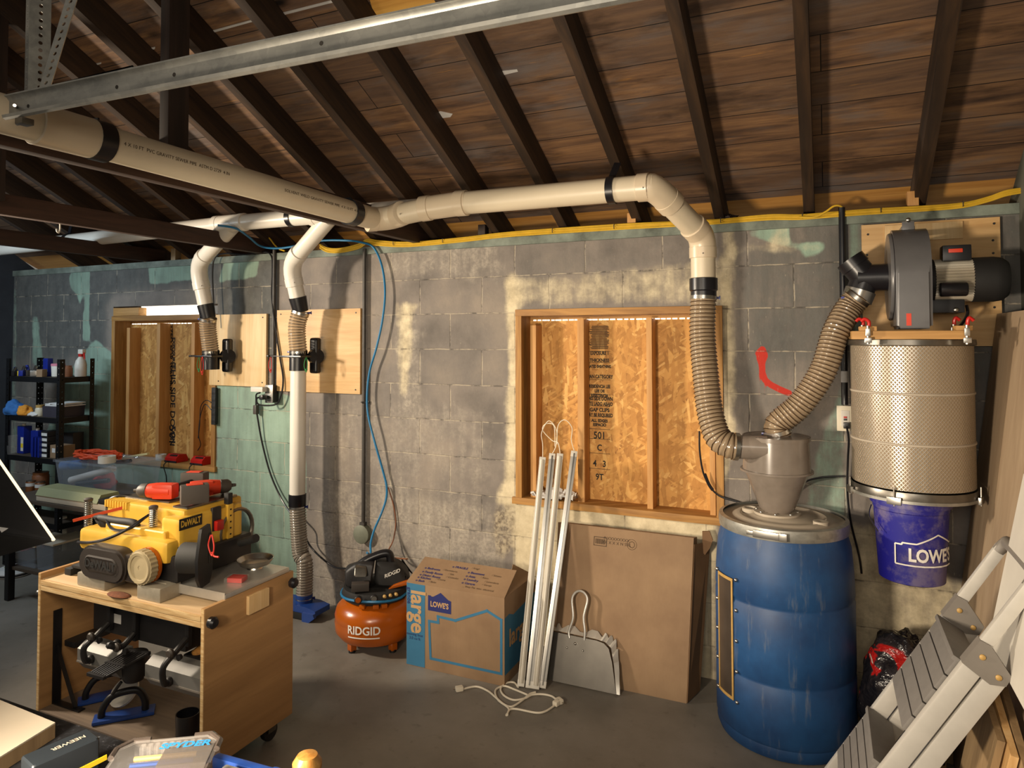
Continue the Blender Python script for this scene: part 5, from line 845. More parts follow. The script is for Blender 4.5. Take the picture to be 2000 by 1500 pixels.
p = at(1424, 424, .03); bm = bmesh.new(); bmesh.ops.create_icosphere(bm, subdivisions=4, radius=1)
for v in bm.verts: q = v.co.copy(); k = 1+.5*noise.noise(q*2.5)+.3*noise.noise(q*7); v.co = V((p.x+q.x*k*.05, .06+q.y*k*.035, max(ZT+.046, ZT+.062+q.z*k*.03)))
m = MB(); m.merge(bm); solo('debris_clump', m, 'post', 'dark clump of debris on the wall top right of the vertical pipe', 'debris')
p = at(126, 438, -1.0); yk_ = (2.197-CAM.z)/(ray(126, 436).z)*ray(126, 436).y+CAM.y; m = MB(); m.tube(cr([V((-3.37, yk_, 2.196)), V((-3.37, yk_, 2.17)), V((-3.365, yk_-.008, 2.152)), V((-3.36, yk_-.02, 2.156)), V((-3.36, yk_-.022, 2.168))], 5), .0035, 8); solo('hook', m, 'white', 'small white hook screwed under the middle tie beam', 'hook')
# ================================================================= OVERHEAD TRACK
YT = -2.4; a = at(20, 237, YT); b = at(1150, 26, YT); zt0 = a.z; TZ = lambda x: a.z+(b.z-a.z)*(x-a.x)/(b.x-a.x); xe = .75
t = thing('door_track', 'galvanized door track running across the top of the view under the roof', 'track', (a.x, YT, a.z))
def tp(x, dz, dy=0): return V((x, YT+dy, TZ(x)+dz))
m = MB(); K_ = 1.15; pr = [(y_*K_, z_*K_) for y_, z_ in [(0, .008), (-.004, .002), (-.010, 0), (-.016, .003), (-.018, .009), (-.015, .010), (-.013, .006), (-.010, .004), (-.007, .006), (-.003, .012), (-.003, .044), (-.008, .050), (-.014, .052), (-.014, .055), (-.007, .054), (0, .046)]]
vs = [tp(x, z, y) for x in (a.x, xe) for y, z in pr]; n_ = len(pr); m._add(vs, [tuple(range(n_)), tuple(range(n_, 2*n_))[::-1]]+[(i, (i+1) % n_, n_+(i+1) % n_, n_+i) for i in range(n_)]); rail = m.build('rail', 'galv', t)
for px, py in ((58, 208), (231, 171), (343, 147), (630, 86)): p = at(px, py, YT); m = MB(); m.lathe([(.0045, 0), (.0045, .002), (0, .002)], (p.x, YT-.0025, p.z), (0, -1, 0), 10, False); m.build('slot_hole', 'ink', rail)
m = MB(); p0 = at(22, 200, YT+.006); p1 = at(262, 140, YT+.006); m.bb((a.x+.01, YT+.001, TZ(a.x)+.01), (p1.x, YT+.004, TZ(a.x)+.07)); m.bb((a.x+.01, YT+.001, TZ(a.x)+.066), (p1.x, YT+.03, TZ(a.x)+.07)); m.build('support_angle', 'galv', t)
p = at(28, 208, YT-.01); m = MB(); m.cyl(p+V((-.01, .01, .002)), p+V((.022, -.012, -.004)), .004, n=8); m.build('bolt', 'steel', t); p = at(48, 238, YT); m = MB(); m.box(p, (.03, .03, .016), None, .003); m.cyl(p+V((-.03, 0, 0)), p, .006, n=8); m.build('roller_stop', 'darksteel', t)
def perf(m, p, q, u, w_, nh, r=.005, th=.003):     # perforated flat strip from p to q, u = width direction
    p, q, u = V(p), V(q), V(u).normalized(); d = (q-p)/nh; nrm = d.normalized().cross(u)*th
    for k in range(nh):
        c = p+d*(k+.5)+u*w_/2; corn = []
        for j in range(8):
            sx, sy = ((1, 0), (1, 1), (0, 1), (-1, 1), (-1, 0), (-1, -1), (0, -1), (1, -1))[j]; corn.append(c+d*.5*sx+u*w_/2*sy)
        hol = [c+(d.normalized()*math.cos(j*.785)+u*math.sin(j*.785))*r for j in range(8)]
        vs = corn+hol+[v+nrm for v in corn+hol]; fs = []
        for j in range(8): i = (j+1) % 8; fs += [(j, i, 8+i, 8+j), (16+j, 24+j, 24+i, 16+i), (8+j, 8+i, 24+i, 24+j)]
        fs += [(j, (j+1) % 8, 16+(j+1) % 8, 16+j) for j in (1, 2, 5, 6)]
        m._add(vs, fs)
def hanger(lab, p, q, faces):
    t = thing('hanger_angle', lab, 'bracket', p); m = MB()
    L_ = (V(q)-V(p)).length; nh = int(L_/.019)
    for u, w_ in faces: perf(m, p, q, u, w_, nh)
    o = m.build('strip', 'galv', t, 0)
p = at(57, 188, YT+.01); q = at(64, -60, YT+.01); q = V((p.x, p.y, q.z)); hanger('upright perforated steel angle rising from the left end of the door track', p, q, ((V((rt.x+fw.x, rt.y+fw.y, 0)), .044), (V((-rt.x+fw.x, -rt.y+fw.y, 0)), .044)))
p = at(72, 186, YT+.02); q = at(146, -60, YT+.02); hanger('slanted perforated steel angle rising from the left end of the door track', p, q, ((V((1, .3, .2)), .034),))
# ================================================================= CART
br_, fr_ = atz(573, 1394, .1), atz(400, 1505, .1); xr = (br_.x+fr_.x)/2; yk, yf = atx(573, 1112, xr).y, atx(400, 1193, xr).y; h = (atx(573, 1112, xr).z+atx(400, 1193, xr).z)/2; xl = atz(44, 1128, h).x; TH = .018; hd_ = h-.022
CT = V(((xl+xr)/2, (yf+yk)/2, 0)); t = thing('tool_cart', 'open-front plywood tool cart on casters carrying the yellow planer', 'cart', CT); zb = .095
MB().bb((xr-TH, yf, zb), (xr, yk, h), .0015).build('side_panel', 'plycart', t); MB().bb((xl, yf, zb), (xl+TH, yk, h), .0015).build('side_panel', 'plycart', t)
MB().bb((xl+TH, yf, zb), (xr-TH, yk, zb+.03), .001).build('bottom_shelf', 'greyply', t); MB().bb((xl+TH, yf+.004, hd_-.05), (xr-TH, yk-.004, hd_), .001).build('top_deck', 'plytop', t)
m = MB(); m.bb((xl+TH, yf-.002, hd_-.046), (xr-TH, yf+.003, hd_-.026), .001); m.build('front_edging', 'plyedge', t); m = MB(); m.bb((xl+TH, yf-.003, hd_-.024), (xr-TH, yf+.003, hd_-.004), .001); m.build('front_edging', 'plyedge', t)
for x in (xl, xr-TH): m = MB(); m.bb((x+.002, yf-.002, zb), (x+TH-.002, yf, h-.001)); m.build('edge_band', 'plyedge', t)
a, b = atx(481, 1197, xr), atx(521, 1150, xr); zc = (a.z+b.z)/2; MB().bb((xr, a.y, zc-.035), (xr+.014, b.y, zc+.035), .002).build('stop_block', 'plypale', t)
for px, py in ((414, 1216), (572, 1138)): p = atx(px, py, xr+.02); m = MB(); m.cyl((xr-.01, p.y, p.z), (xr+.012, p.y, p.z), .005, n=10); m.lathe([(.012, .01), (.02, .014), (.021, .03), (.014, .038), (0, .039)], (xr, p.y, p.z), (1, 0, 0), 18); m.build('lock_knob', 'black', t)
p = at(40, 1150, yf+.02); m = MB(); m.lathe([(.01, 0), (.018, .008), (.018, .024), (0, .03)], (xl, p.y, p.z), (-1, 0, 0), 16); m.build('lock_knob', 'black', t)
for x in (xl+.08, xr-.07):
    for y in (yf+.07, yk-.07):
        m = MB(); m.bb((x-.035, y-.035, zb-.004), (x+.035, y+.035, zb)); m.bb((x-.022, y-.012, .04), (x-.016, y+.03, zb-.003)); m.bb((x+.016, y-.012, .04), (x+.022, y+.03, zb-.003)); c = m.build('caster', 'darksteel', t); m = MB(); m.lathe([(.02, -.014), (.036, -.012), (.038, 0), (.036, .012), (.02, .014)], (x, y+.012, .0385), (1, 0, 0), 24); m.build('wheel', 'rubber', c)
for x0, s_ in ((atx(57, 1320, xl+TH+.004).x, 1),): m = MB(); yb2 = yf+.05; m.bb((xl+TH+.001, yb2, zb+.03), (xl+TH+.006, yb2+.035, h-.17), .001); m.bb((xl+TH+.001, yb2, zb+.031), (xl+TH+.17, yb2+.03, zb+.036), .001); m.bar((xl+TH+.006, yb2+.015, h-.32), (xl+TH+.13, yb2+.015, zb+.037), .02, .006, (0, 1, 0)); m.build('corner_brace', 'blacksteel', t)
# ---- machine slung under the deck
ym = yf+.10; M_ = lambda px, py, y=None: at(px, py, ym if y is None else y)
t = thing('inverted_sander', 'black bench machine with white fence rails slung upside down under the cart top', 'machine', ((xl+xr)/2, ym+.1, hd_-.35))
a, b = M_(182, 1200), M_(362, 1275); ztop = hd_-.051; m = MB(); m.bb((a.x, ym, b.z), (b.x, ym+.22, ztop), .008); m.bb((a.x-.03, ym+.02, ztop-.02), (b.x+.05, ym+.24, ztop), .004); bd = m.build('body', 'ironblack', t)
a, b = M_(209, 1210, ym-.002), M_(236, 1196, ym-.002); MB().bb((a.x, ym-.001, a.z-.006), (b.x, ym+.001, b.z-.012)).build('rating_label', 'paper', bd)
for (pa, pb) in (((158, 1283), (232, 1294)), ((290, 1318), (398, 1330))):
    a, b = M_(*pa, ym-.05), M_(*pb, ym-.05); zc = (a.z+b.z)/2; m = MB(); m.prism([(-.045, -.05), (.02, -.055), (.045, -.02), (.045, .03), (.01, .052), (-.03, .05)], (a.x, ym-.02, zc), (0, -1, 0), Z_, (b.x-a.x, 0, 0)); fr = m.build('fence_rail', 'railgrey', t); m = MB(); m.bb((a.x-.001, ym-.02-.048, zc-.022), (b.x+.001, ym-.02-.042, zc-.016)); m.build('fence_groove', 'hingegrey', fr)
for px, z0, z1 in ((193, 1215, 1300), (243, 1235, 1270), (347, 1245, 1345)):
    a, b = M_(px, z0, ym-.06), M_(px-8, z1, ym-.10); m = MB(); m.bar(V((a.x, ym-.012, ztop-.03)), V((a.x, ym-.012, a.z-.05)), .02, .018, (0, 1, 0), .003); m.tube(cr([V((a.x, ym-.02, a.z-.02)), V((a.x, ym-.07, a.z-.05)), V((a.x-.012, ym-.11, (a.z+b.z)/2-.01)), V((a.x-.02, ym-.10, b.z+.01)), V((a.x-.028, ym-.075, b.z)), ], 6), .0115, 10); br = m.build('bracket_arm', 'ironblack', t)
    p = V((a.x, ym-.085, a.z-.045)); m = MB(); m.lathe([(.015, 0), (.017, .01), (.012, .016), (0, .016)], p, (0, -1, 0), 14); m.build('knob', 'toolgrey', br); m = MB(); m.sph(V((a.x-.03, ym-.07, b.z)), .018, n=12); m.build('ball_knob', 'ironblack', br); m = MB(); m.lathe([(.010, 0), (.012, .012), (0, .014)], V((a.x+.03, ym-.07, a.z-.06)), (0, -1, 0), 12); m.build('knob', 'ironblack', br)
m = MB(); A, B, Cc, D = M_(174, 1316, ym-.17), M_(203, 1324, ym-.17), M_(290, 1276, ym-.03), M_(250, 1270, ym-.03)
for k in range(8): f_ = k/7; m.bar(A.lerp(B, f_), D.lerp(Cc, f_), .006, .008, (0, 0, 1), .001)
for e in (0, .45, 1): m.bar(A.lerp(D, e)+V((-.005, 0, 0)), B.lerp(Cc, e)+V((.005, 0, 0)), .014, .012, (0, 0, 1), .001)
m.build('slatted_plate', 'ironblack', t); m = MB(); c = M_(262, 1310, ym+.02); m.lathe([(.05, .07), (.06, .04), (.055, .0), (.035, -.035), (0, -.04)], c, (0, 0, 1), 28); m.tube([c+V((-.02, -.04, -.03)), c+V((-.045, -.06, -.075))], .006, 8); m.build('motor_end', 'ironblack', t)
m = MB(); a, b = M_(128, 1232, ym+.08), M_(182, 1212, ym+.08); m.bb((a.x, ym+.0, a.z-.012), (b.x, ym+.16, a.z+.012), .003); m.tube([(a.x-.005, ym, a.z), (a.x-.005, ym+.16, a.z)], .014, 10); m.build('outfeed_support', 'ironblack', t)
a, b = M_(366, 1270, ym+.04), M_(398, 1300, ym+.04); m = MB(); m.bb((a.x, ym+.02, b.z), (min(b.x, xr-TH-.002), ym+.14, b.z+.035), .006); tr_ = m.build('dust_tray', 'ironblack', t); m = MB(); m.sph(((a.x+min(b.x, xr-TH))/2-.003, ym+.08, b.z+.037), .032, (1, 1.6, .5), 14); m.build('sawdust', 'saw', tr_)
zs = zb+.0305
c = at(245, 1352, ym+.06); m = MB(); m.lathe([(.0, .0), (.06, 0), (.062, .012), (.0, .012)], V((c.x, ym+.06, c.z)), (0, -.7, .7), 28); solo('sanding_disc', m, 'whiteboard', 'pale round disc standing under the black machine in the cart', 'disc', (c.x, ym+.06, zs))
def pushblock(pa, pb, lab, rz_, sc=1):
    p = atz(*pa, zs); t = thing('push_block', lab, 'push block', p, rz_); R = rotm(0, 0, rz_); W_ = lambda x, y, z: p+R@V((x*sc, y*sc, z*sc))
    m = MB(); m.box(W_(0, 0, .009), (.075*sc, .23*sc, .014*sc), R, .004); m.build('base', 'blue', t); m = MB(); m.box(W_(0, 0, .001), (.07*sc, .22*sc, .002), R); m.build('rubber_pad', 'rubber', t)
    m = MB(); m.tube(cr([W_(0, -.085, .016), W_(0, -.08, .05), W_(0, -.05, .092), W_(0, 0, .105), W_(0, .05, .10), W_(0, .075, .06), W_(0, .078, .016)], 6), .0145*sc, 12); m.build('handle', 'blacksteel', t)
pushblock((243, 1400), None, 'blue push block with black loop handle at the front of the cart shelf', -.75, .95); pushblock((208, 1362), None, 'blue push block half hidden at the back of the cart shelf', -.6, .9)
p = atz(366, 1436, zs); p.x = min(p.x, xr-TH-.05); m = MB(); m.lathe([(.038, 0), (.041, .002), (.043, .085), (.040, .085), (.036, .006), (0, .006)], p, (0, 0, 1), 30, False); solo('black_cup', m, 'black', 'black plastic dust port sleeve standing on the cart shelf by the right panel', 'sleeve', p)
# ---- planer
yF = yf+.06; xs0 = at(152, 1100, yF).x; xs1 = at(344, 1075, yF).x; z_ = lambda py, px=245: at(px, py, yF).z
t = thing('planer', 'yellow and black thickness planer standing on the plywood cart', 'planer', ((xs0+xs1)/2, yF+.2, hd_))
zl0, zl1 = z_(1090), z_(1046); yB2 = yF+.40; XU = xs1-.078; yU = yF+.10
m = MB(); m.bb((xs0, yF, zl0), (xs1-.05, yU+.12, zl1), .03, 4); m.build('lower_housing', 'yellow', t)
zu = atx(395, 988, XU).z; m = MB(); m.bb((xs0+.03, yU, zl1-.04), (XU, yB2, zu), .022, 4); m.bb((xs0+.12, yF+.03, zl1-.02), (xs1-.10, yU+.05, zl1+.025), .012, 3); up = m.build('upper_housing', 'yellow', t)
m = MB(); m.bb((XU-.07, yF+.05, hd_+.10), (XU+.035, yB2-.03, zu-.02), .024, 4); sc = m.build('side_cover', 'yellow', t); XC = XU+.035
m = MB(); m.bb((xs0+.02, yF+.02, hd_+.05), (xs1-.02, yB2, zl0+.03), .012, 3); m.build('carriage', 'ironblack', t)
m = MB(); m.bb((XU-.09, yU+.02, zu-.006), (XU-.008, yB2-.02, zu+.007), .006); m.bb((xs0+.05, yU+.06, zu-.006), (XU-.16, yB2-.02, zu+.007), .006); m.build('top_plate', 'darksteel', t)
S_ = lambda px, py: atx(px, py, XC+.0012)
def sidetext(m, s, size, px, py, b=.001, sx=1): p = S_(px, py); m.text(s, size, (XC+.0012, p.y, p.z), (0, 1, 0), Z_, .0003, b, sx=sx)
a, b = S_(350, 1035), S_(395, 1005); zc = (S_(372, 1020)).z; m = MB(); m.bb((XC, a.y, zc-.022), (XC+.001, b.y, zc+.022)); m.build('name_plate', 'ink', t, 0)
m = MB(); pc = (a.y+b.y)/2; m.text('DeWALT', .034, (XC+.0012, pc, zc), (0, 1, 0), Z_, .0003, .0012, sx=min(1.1, (b.y-a.y)/.158)); m.build('lettering', 'yellow', t, 0)
a, b = S_(347, 1095), S_(400, 1055); zc2 = S_(370, 1072).z; m = MB(); m.bb((XC, a.y, zc2-.035), (XC+.001, a.y+.075, zc2+.02)); dl = m.build('decal', 'ink', t, 0); m = MB(); m.text('13"', .04, (XC+.0016, a.y+.037, zc2-.006), (0, 1, 0), Z_, .0003, .0014); m.build('decal_lettering', 'yellow', dl, 0)
p = S_(423, 1012); m = MB(); m.bb((XC-.01, p.y-.022, p.z-.05), (XC+.004, p.y+.022, p.z+.045), .003); sw = m.build('switch_panel', 'ironblack', t); p = S_(424, 1024); m = MB(); m.bb((XC, p.y-.018, p.z-.022), (XC+.022, p.y+.018, p.z+.018), .006); m.build('switch_paddle', 'red', sw)
ye = yF-.055; a, b = at(152, 1106, ye), at(242, 1106, ye); cxp, cz = (a.x+b.x)/2, at(197, 1104, ye).z; Wd, Hd = (b.x-a.x)/2, .065
def stadium(W, H, n=10): return [(W-H+H*math.cos(i*math.pi/n-math.pi/2), H*math.sin(i*math.pi/n-math.pi/2)) for i in range(n+1)]+[(-W+H+H*math.cos(i*math.pi/n+math.pi/2), H*math.sin(i*math.pi/n+math.pi/2)) for i in range(n+1)]
m = MB(); bmx = bmesh.new(); 
m.prism(stadium(Wd, Hd), (cxp, yF+.05, cz), X_, Z_, (0, ye+.01-yF-.05, 0)); m.prism(stadium(Wd-.008, Hd-.008), (cxp, ye+.01, cz), X_, Z_, (0, -.01, 0)); m.bb((cxp+Wd-.05, ye+.02, cz-Hd*.8), (cxp+Wd+.05, yF+.06, cz+Hd*.75), .006); ec = m.build('motor_cover', 'covergrey', t)
m = MB(); st1, st2 = stadium(Wd*.72, Hd*.50), stadium(Wd*.67, Hd*.40); n_ = len(st1); m._add([V((cxp+x, ye-.001, cz+z)) for x, z in st1]+[V((cxp+x, ye-.004, cz+z)) for x, z in st2], [(i, (i+1) % n_, n_+(i+1) % n_, n_+i) for i in range(n_)]); m.build('cover_rim', 'covergrey', ec); m = MB(); m.text('DeWALT', .044, (cxp, ye-.0025, cz), X_, Z_, .001, .0016, sx=Wd*1.12/.15); m.build('embossed_lettering', 'blackm', ec, 0)
yd = ye+.002; c = at(270, 1110, yd); rd = (at(303, 1110, yd).x-at(253, 1110, yd).x)/2*.95; m = MB(); pr = []
for k in range(48): pr.append((rd*(1 if k % 2 else .955)*math.cos(k*math.pi/24), rd*(1 if k % 2 else .955)*math.sin(k*math.pi/24)))
m.prism(pr, (c.x, yd+.035, c.z), X_, Z_, (0, -.03, 0)); m.lathe([(rd*.9, 0), (rd*.86, .006), (rd*.7, .004), (rd*.68, .0), (.008, .0), (.008, -.008), (0, -.008)], (c.x, yd+.004, c.z), (0, -1, 0), 32, False); dlk = m.build('depth_dial', 'tanp', t, 20); MB().lathe([(rd*1.01, 0), (rd*1.01, .012), (rd*.5, .012)], (c.x, yd+.05, c.z), (0, -1, 0), 32).build('dial_ring', 'orange', dlk)
for px, py0, py1, y in ((172, 1029, 975, yF+.10), (299, 1045, 990, yF+.07), (437, 990, 955, yB2-.03)):
    a, b = at(px, py0, y), at(px, py1, y); a.y = b.y = y; b.x = a.x; m = MB(); m.tube([a, b], .008, 10); ps = m.build('guide_post', 'steel', t); m = MB(); hh_ = (b-a).length; turns = max(5, int(hh_/.0085)); m.tube([a+V((math.cos(k*.7854)*.0145, math.sin(k*.7854)*.0145, hh_*.93*k/(turns*8))) for k in range(turns*8+1)], .0026, 6); m.build('spring', 'steel', ps); m = MB(); m.lathe([(.017, 0), (.018, .01), (.012, .014), (0, .014)], b-V((0, 0, .008)), (0, 0, 1), 16); m.build('post_cap', 'toolgrey', ps)
m = MB(); H0, H1 = at(195, 1012, yF+.05), at(262, 1022, yF+.05); m.tube(cr([H0+V((.03, .03, -.06)), H0+V((.02, 0, -.02)), H0, H0.lerp(H1, .5), H1, H1+V((.012, .005, -.03)), H1+V((.012, .02, -.085))], 6), .015, 12); m.build('carry_handle', 'blackm', t)
m = MB(); c0 = at(240, 997, yU+.03)
for k in range(9): m.box((c0.x+(k-4)*.016, yU+.03, zu+.006-.02), (.009, .07, .03), None, .003)
m.build('vent_ribs', 'yellow', t)
m = MB(); m.tube(cr([at(210, 990, yF+.16), at(215, 975, yF+.14), at(240, 968, yF+.16), at(268, 970, yF+.2)], 6), .006, 8); m.tube(cr([at(208, 1015, yF+.04), at(218, 1032, yF+.02), at(240, 1036, yF+.01), at(262, 1028, yF+.02), at(282, 1012, yF+.06), at(296, 1003, yF+.12)], 6), .0055, 8); m.tube(cr([at(152, 1059, yF-.004), at(180, 1059, yF-.02), at(210, 1052, yF-.02), at(245, 1036, yF+.0), at(272, 1018, yF+.04), at(292, 1005, yF+.08)], 6), .0058, 8); m.build('power_lead', 'black', t)
xc = atx(452, 1040, XU+.05); m = MB(); m.bb((XU+.03, xc.y-.014, atx(452, 1090, XU+.05).z), (XU+.045, xc.y+.014, atx(452, 985, XU+.05).z), .002); ds = m.build('depth_scale', 'yellow', t); m = MB()
for k in range(7): z = atx(452, 995+k*12, XU+.05).z; MB().bb((XU+.045, xc.y-.004, z-.003), (XU+.0462, xc.y+.004, z+.003)).build('scale_mark', 'ink', ds)
p = atx(452, 975, XU+.05); MB().bb((XU+.02, p.y-.012, p.z-.02), (XU+.045, p.y+.012, p.z+.025), .003).build('scale_bracket', 'blackm', t)
cw = at(462, 1035, yB2-.06); m = MB(); m.tube([cw+V((0, math.cos(i*.262), math.sin(i*.262)))*.088 for i in range(24)], .009, 8, closed=True); wl = m.build('crank_ring', 'darksteel', t); hp_ = at(470, 1060, yB2-.08); m = MB(); m.tube([hp_, at(500, 1051, yB2-.10)], .017, 14); m.build('crank_handle', 'blackm', wl)
# base and tables
m = MB(); zf = hd_
for px0, px1, py in ((146, 229, 1152), (264, 330, 1178)): a, b = atz(px0, py-8, zf), atz(px1, py-6, zf); m = MB(); m.bb((a.x, max(yf+.012, a.y), zf), (b.x, a.y+.10, zf+.052), .008); m.build('base_foot', 'castalu', t)
m = MB(); m.bb((xs0+.02, yF-.0, zf+.03), (xs1-.05, yB2, zf+.055), .004); m.bb((xs0+.02, yB2-.08, zf), (xs0+.1, yB2, zf+.05), .006); m.build('base_frame', 'castalu', t)
A, B, C3, D = atz(352, 1152, zf+.035), atz(458, 1166, zf+.028), atz(566, 1108, zf+.028), atz(440, 1095, zf+.035); m = MB(); A.y = B.y = (A.y+B.y)/2; D.y = C3.y = (D.y+C3.y)/2; A.x = D.x = xs1-.09; B.x = C3.x = (B.x+C3.x)/2; A.z = B.z = C3.z = D.z = zf+.035; m.quad(A, B, C3, D, .006); m.bar(B+V((0, 0, -.006)), A+V((0, 0, -.006)), .004, .034, (0, 0, 1)); m.bar(B+V((-.004, 0, -.004)), C3+V((-.004, 0, -.004)), .012, .016, (0, 0, 1), .003); tb_ = m.build('infeed_table', 'alu', t); ZT2 = zf+.035
m = MB(); m.sph(atz(232, 1162, zf+.002), .05, (1.2, .5, .16), 16); solo('sawdust_pile', m, 'sawd', 'small heap of brown sawdust under the front of the planer', 'sawdust')
m = MB(); m.bb((xs0-.07, yF+.02, zf+.03), (xs0+.02, yF+.16, zf+.042), .003); m.bb((xs0-.1, yF+.01, zf+.0), (xs0-.06, yF+.15, zf+.028), .004); m.build('outfeed_table', 'blackm', t)
# things on the planer and its table
yp = yF+.07; c = at(356, 1085, yp); t = thing('dust_port', 'black round dust port with slotted gate plate standing on the planer table', 'dust port', (at(390, 1140, yp).x, yp, ZT2))
pa = at(396, 1090, yp); dx_ = V((.93, .36, 0)); m = MB(); m.lathe([(.056, 0), (.058, .004), (.056, .075), (.058, .08), (.054, .08), (.052, 0)], V((pa.x, yp, pa.z))-dx_*.08, dx_, 32, False); m.build('port', 'blackm', t)
vx = dx_.cross(Z_); zt_, zb_ = at(402, 1028, yp).z, ZT2+.002; m = MB(); hz = (zt_-zb_); m.prism([(-.03, 0), (.03, 0), (.055, hz*.18), (.06, hz*.5), (.032, hz*.98), (-.032, hz), (-.06, hz*.6), (-.055, hz*.2)], V((pa.x, yp, zb_)), vx, Z_, dx_*.012); pl_ = m.build('gate_plate', 'blacksteel', t); m = MB(); m.box(V((pa.x, yp, zb_+hz*.6))+dx_*.013+vx*-.03, (.004, .012, hz*.5), rotm(0, 0, math.atan2(dx_.y, dx_.x))); m.build('slot', 'ink', pl_)
for sgn, zz in ((1, .03), (1, hz-.02), (-1, hz-.02)): MB().sph(V((pa.x, yp, zb_+zz))+vx*.02*sgn-dx_*.002, .006, n=8).build('bolt', 'steel', pl_)
q0 = at(412, 1045, yp-.02); m = MB(); m.tube(cr([q0, at(407, 1065, yp-.02), at(414, 1085, yp-.03), at(418, 1068, yp-.03), q0+V((.006, 0, .002))], 8), .0028, 6); m.tube(cr([at(414, 1078, yp-.03), at(418, 1086, yp-.03), at(427, 1088, yp-.03)], 5), .0035, 6); m.build('pull_cord', 'redc', t)
m = MB(); p = atz(498, 1112, ZT2); m.lathe([(.03, 0), (.033, .004), (.03, .012), (.06, .024), (.072, .042), (.074, .046), (.070, .045), (.056, .028), (.0, .02)], p, (0, 0, 1), 40, False); solo('magnetic_dish', m, 'steel', 'round steel parts dish on the planer table', 'dish', p)
p = atz(462, 1138, ZT2); t = thing('bit_case', 'small clear and red case on the planer table in front of the steel dish', 'case', p, .3); m = MB(); m.box(p+V((0, 0, .013)), (.075, .055, .024), rotm(0, 0, .3), .003); m.build('box', 'clear', t); m = MB(); m.box(p+V((.004, 0, .016)), (.06, .046, .018), rotm(0, 0, .3), .002); m.build('insert', 'red', t)
def drill(p, ang, lab, sd=1):
    t = thing('cordless_driver', lab, 'power tool', p, 0); R = rotm(0, 0, ang); W_ = lambda x, y, z: V(p)+R@V((x, y*sd, z))
    m = MB(); m.lathe([(.022, -.06), (.032, -.05), (.033, .02), (.028, .055), (.02, .06)], W_(0, 0, .034), R@V((1, 0, 0)), 20); m.box(W_(-.02, 0, .034), (.09, .058, .062), R, .012); m.build('body', 'redtool', t)
    m = MB(); m.lathe([(.026, .05), (.030, .056), (.028, .085), (.018, .098), (.008, .10), (.006, .118), (0, .118)], W_(0, 0, .034), R@V((1, 0, 0)), 20); m.build('chuck', 'toolgrey', t)
    m = MB(); m.tube(cr([W_(-.03, .02, .034), W_(-.045, .07, .036), W_(-.06, .13, .038)], 5), .019, 12); m.build('grip', 'ironblack', t)
    m = MB(); m.box(W_(-.062, .155, .046), (.105, .055, .075), R, .008); b_ = m.build('battery', 'toolgrey', t); m = MB(); m.box(W_(-.062, .155, .084), (.06, .035, .004), R, .001); m.build('battery_stripe', 'redtool', b_)
    return t
ztp = zu+.008
drill(V((at(322, 975, yU+.1).x, yU+.08, ztp)), math.pi+.35, 'red cordless driver on the planer with its chuck toward the front left', -1)
drill(V((at(372, 966, yU+.1).x-.02, yU+.20, ztp)), .95, 'red cordless driver on the planer behind the other one, battery facing forward', -1)
m = MB(); m.bar(at(143, 1017, yF+.02), at(265, 985, yF+.12), .006, .012, (0, 0, 1)); solo('marker_rod', m, 'orangec', 'thin orange rod lying across the planer springs', 'rod')
# ================================================================= LEFT SIDE: SHELVING AND WHAT STANDS THERE
SX1, SY0, SY1 = -4.85, -.375, -.13; SX0 = at(11, 800, SY0).x
zsh = [at(118, 738, SY0).z, at(118, 818, SY0).z, at(100, 897, SY0).z, at(75, 968, SY0).z]
t = thing('shelving_unit', 'black metal shelving unit against the wall left of the boarded window', 'shelf', ((SX0+SX1)/2, (SY0+SY1)/2, 0))
ztp_ = at(118, 702, SY0).z
for x, y, sx_, sy_ in ((SX1, SY0, -1, 1), (SX1, SY1, -1, -1), (SX0, SY0, 1, 1), (SX0, SY1, 1, -1)):
    m = MB(); perf(m, (x, y, .0), (x, y, ztp_), (sx_, 0, 0), .032, 36, .005, .003); perf(m, (x, y, .0), (x, y, ztp_), (0, sy_, 0), .032, 36, .005, .003); m.build('post', 'shelfblack', t, 0)
for z in zsh+[.35, .06]:
    m = MB(); m.bb((SX0+.005, SY0+.004, z-.038), (SX1-.005, SY0+.008, z)); m.bb((SX0+.005, SY1-.008, z-.038), (SX1-.005, SY1-.004, z)); m.bb((SX1-.009, SY0+.004, z-.038), (SX1-.005, SY1-.004, z)); m.bb((SX0+.005, SY0+.004, z-.038), (SX0+.009, SY1-.004, z)); m.build('beam', 'shelfblack', t); m = MB(); m.bb((SX0+.008, SY0+.008, z-.012), (SX1-.008, SY1-.008, z-.001)); m.build('shelf_board', 'shelfbrd', t)
SZ = lambda k: zsh[k]
def on(k, px, dy=.06):
    y = SY0+dy
    while at(px, 700, y).x > SX1-.045 and y < SY1-.03: y += .004
    while at(px, 700, y).x < SX0+.045 and y > SY0+.03: y -= .004
    return V((max(SX0+.04, min(SX1-.04, at(px, 700, y).x)), y, SZ(k)))
def bottle(name, p, prof, mat, lab, cat, cap=None, capm='white', extra=None):
    t = thing(name, lab, cat, p); m = MB(); m.lathe(prof, p, (0, 0, 1), 24); m.build('body', mat, t)
    if cap: m = MB(); m.lathe(cap, p, (0, 0, 1), 20); m.build('cap', capm, t)
    return t
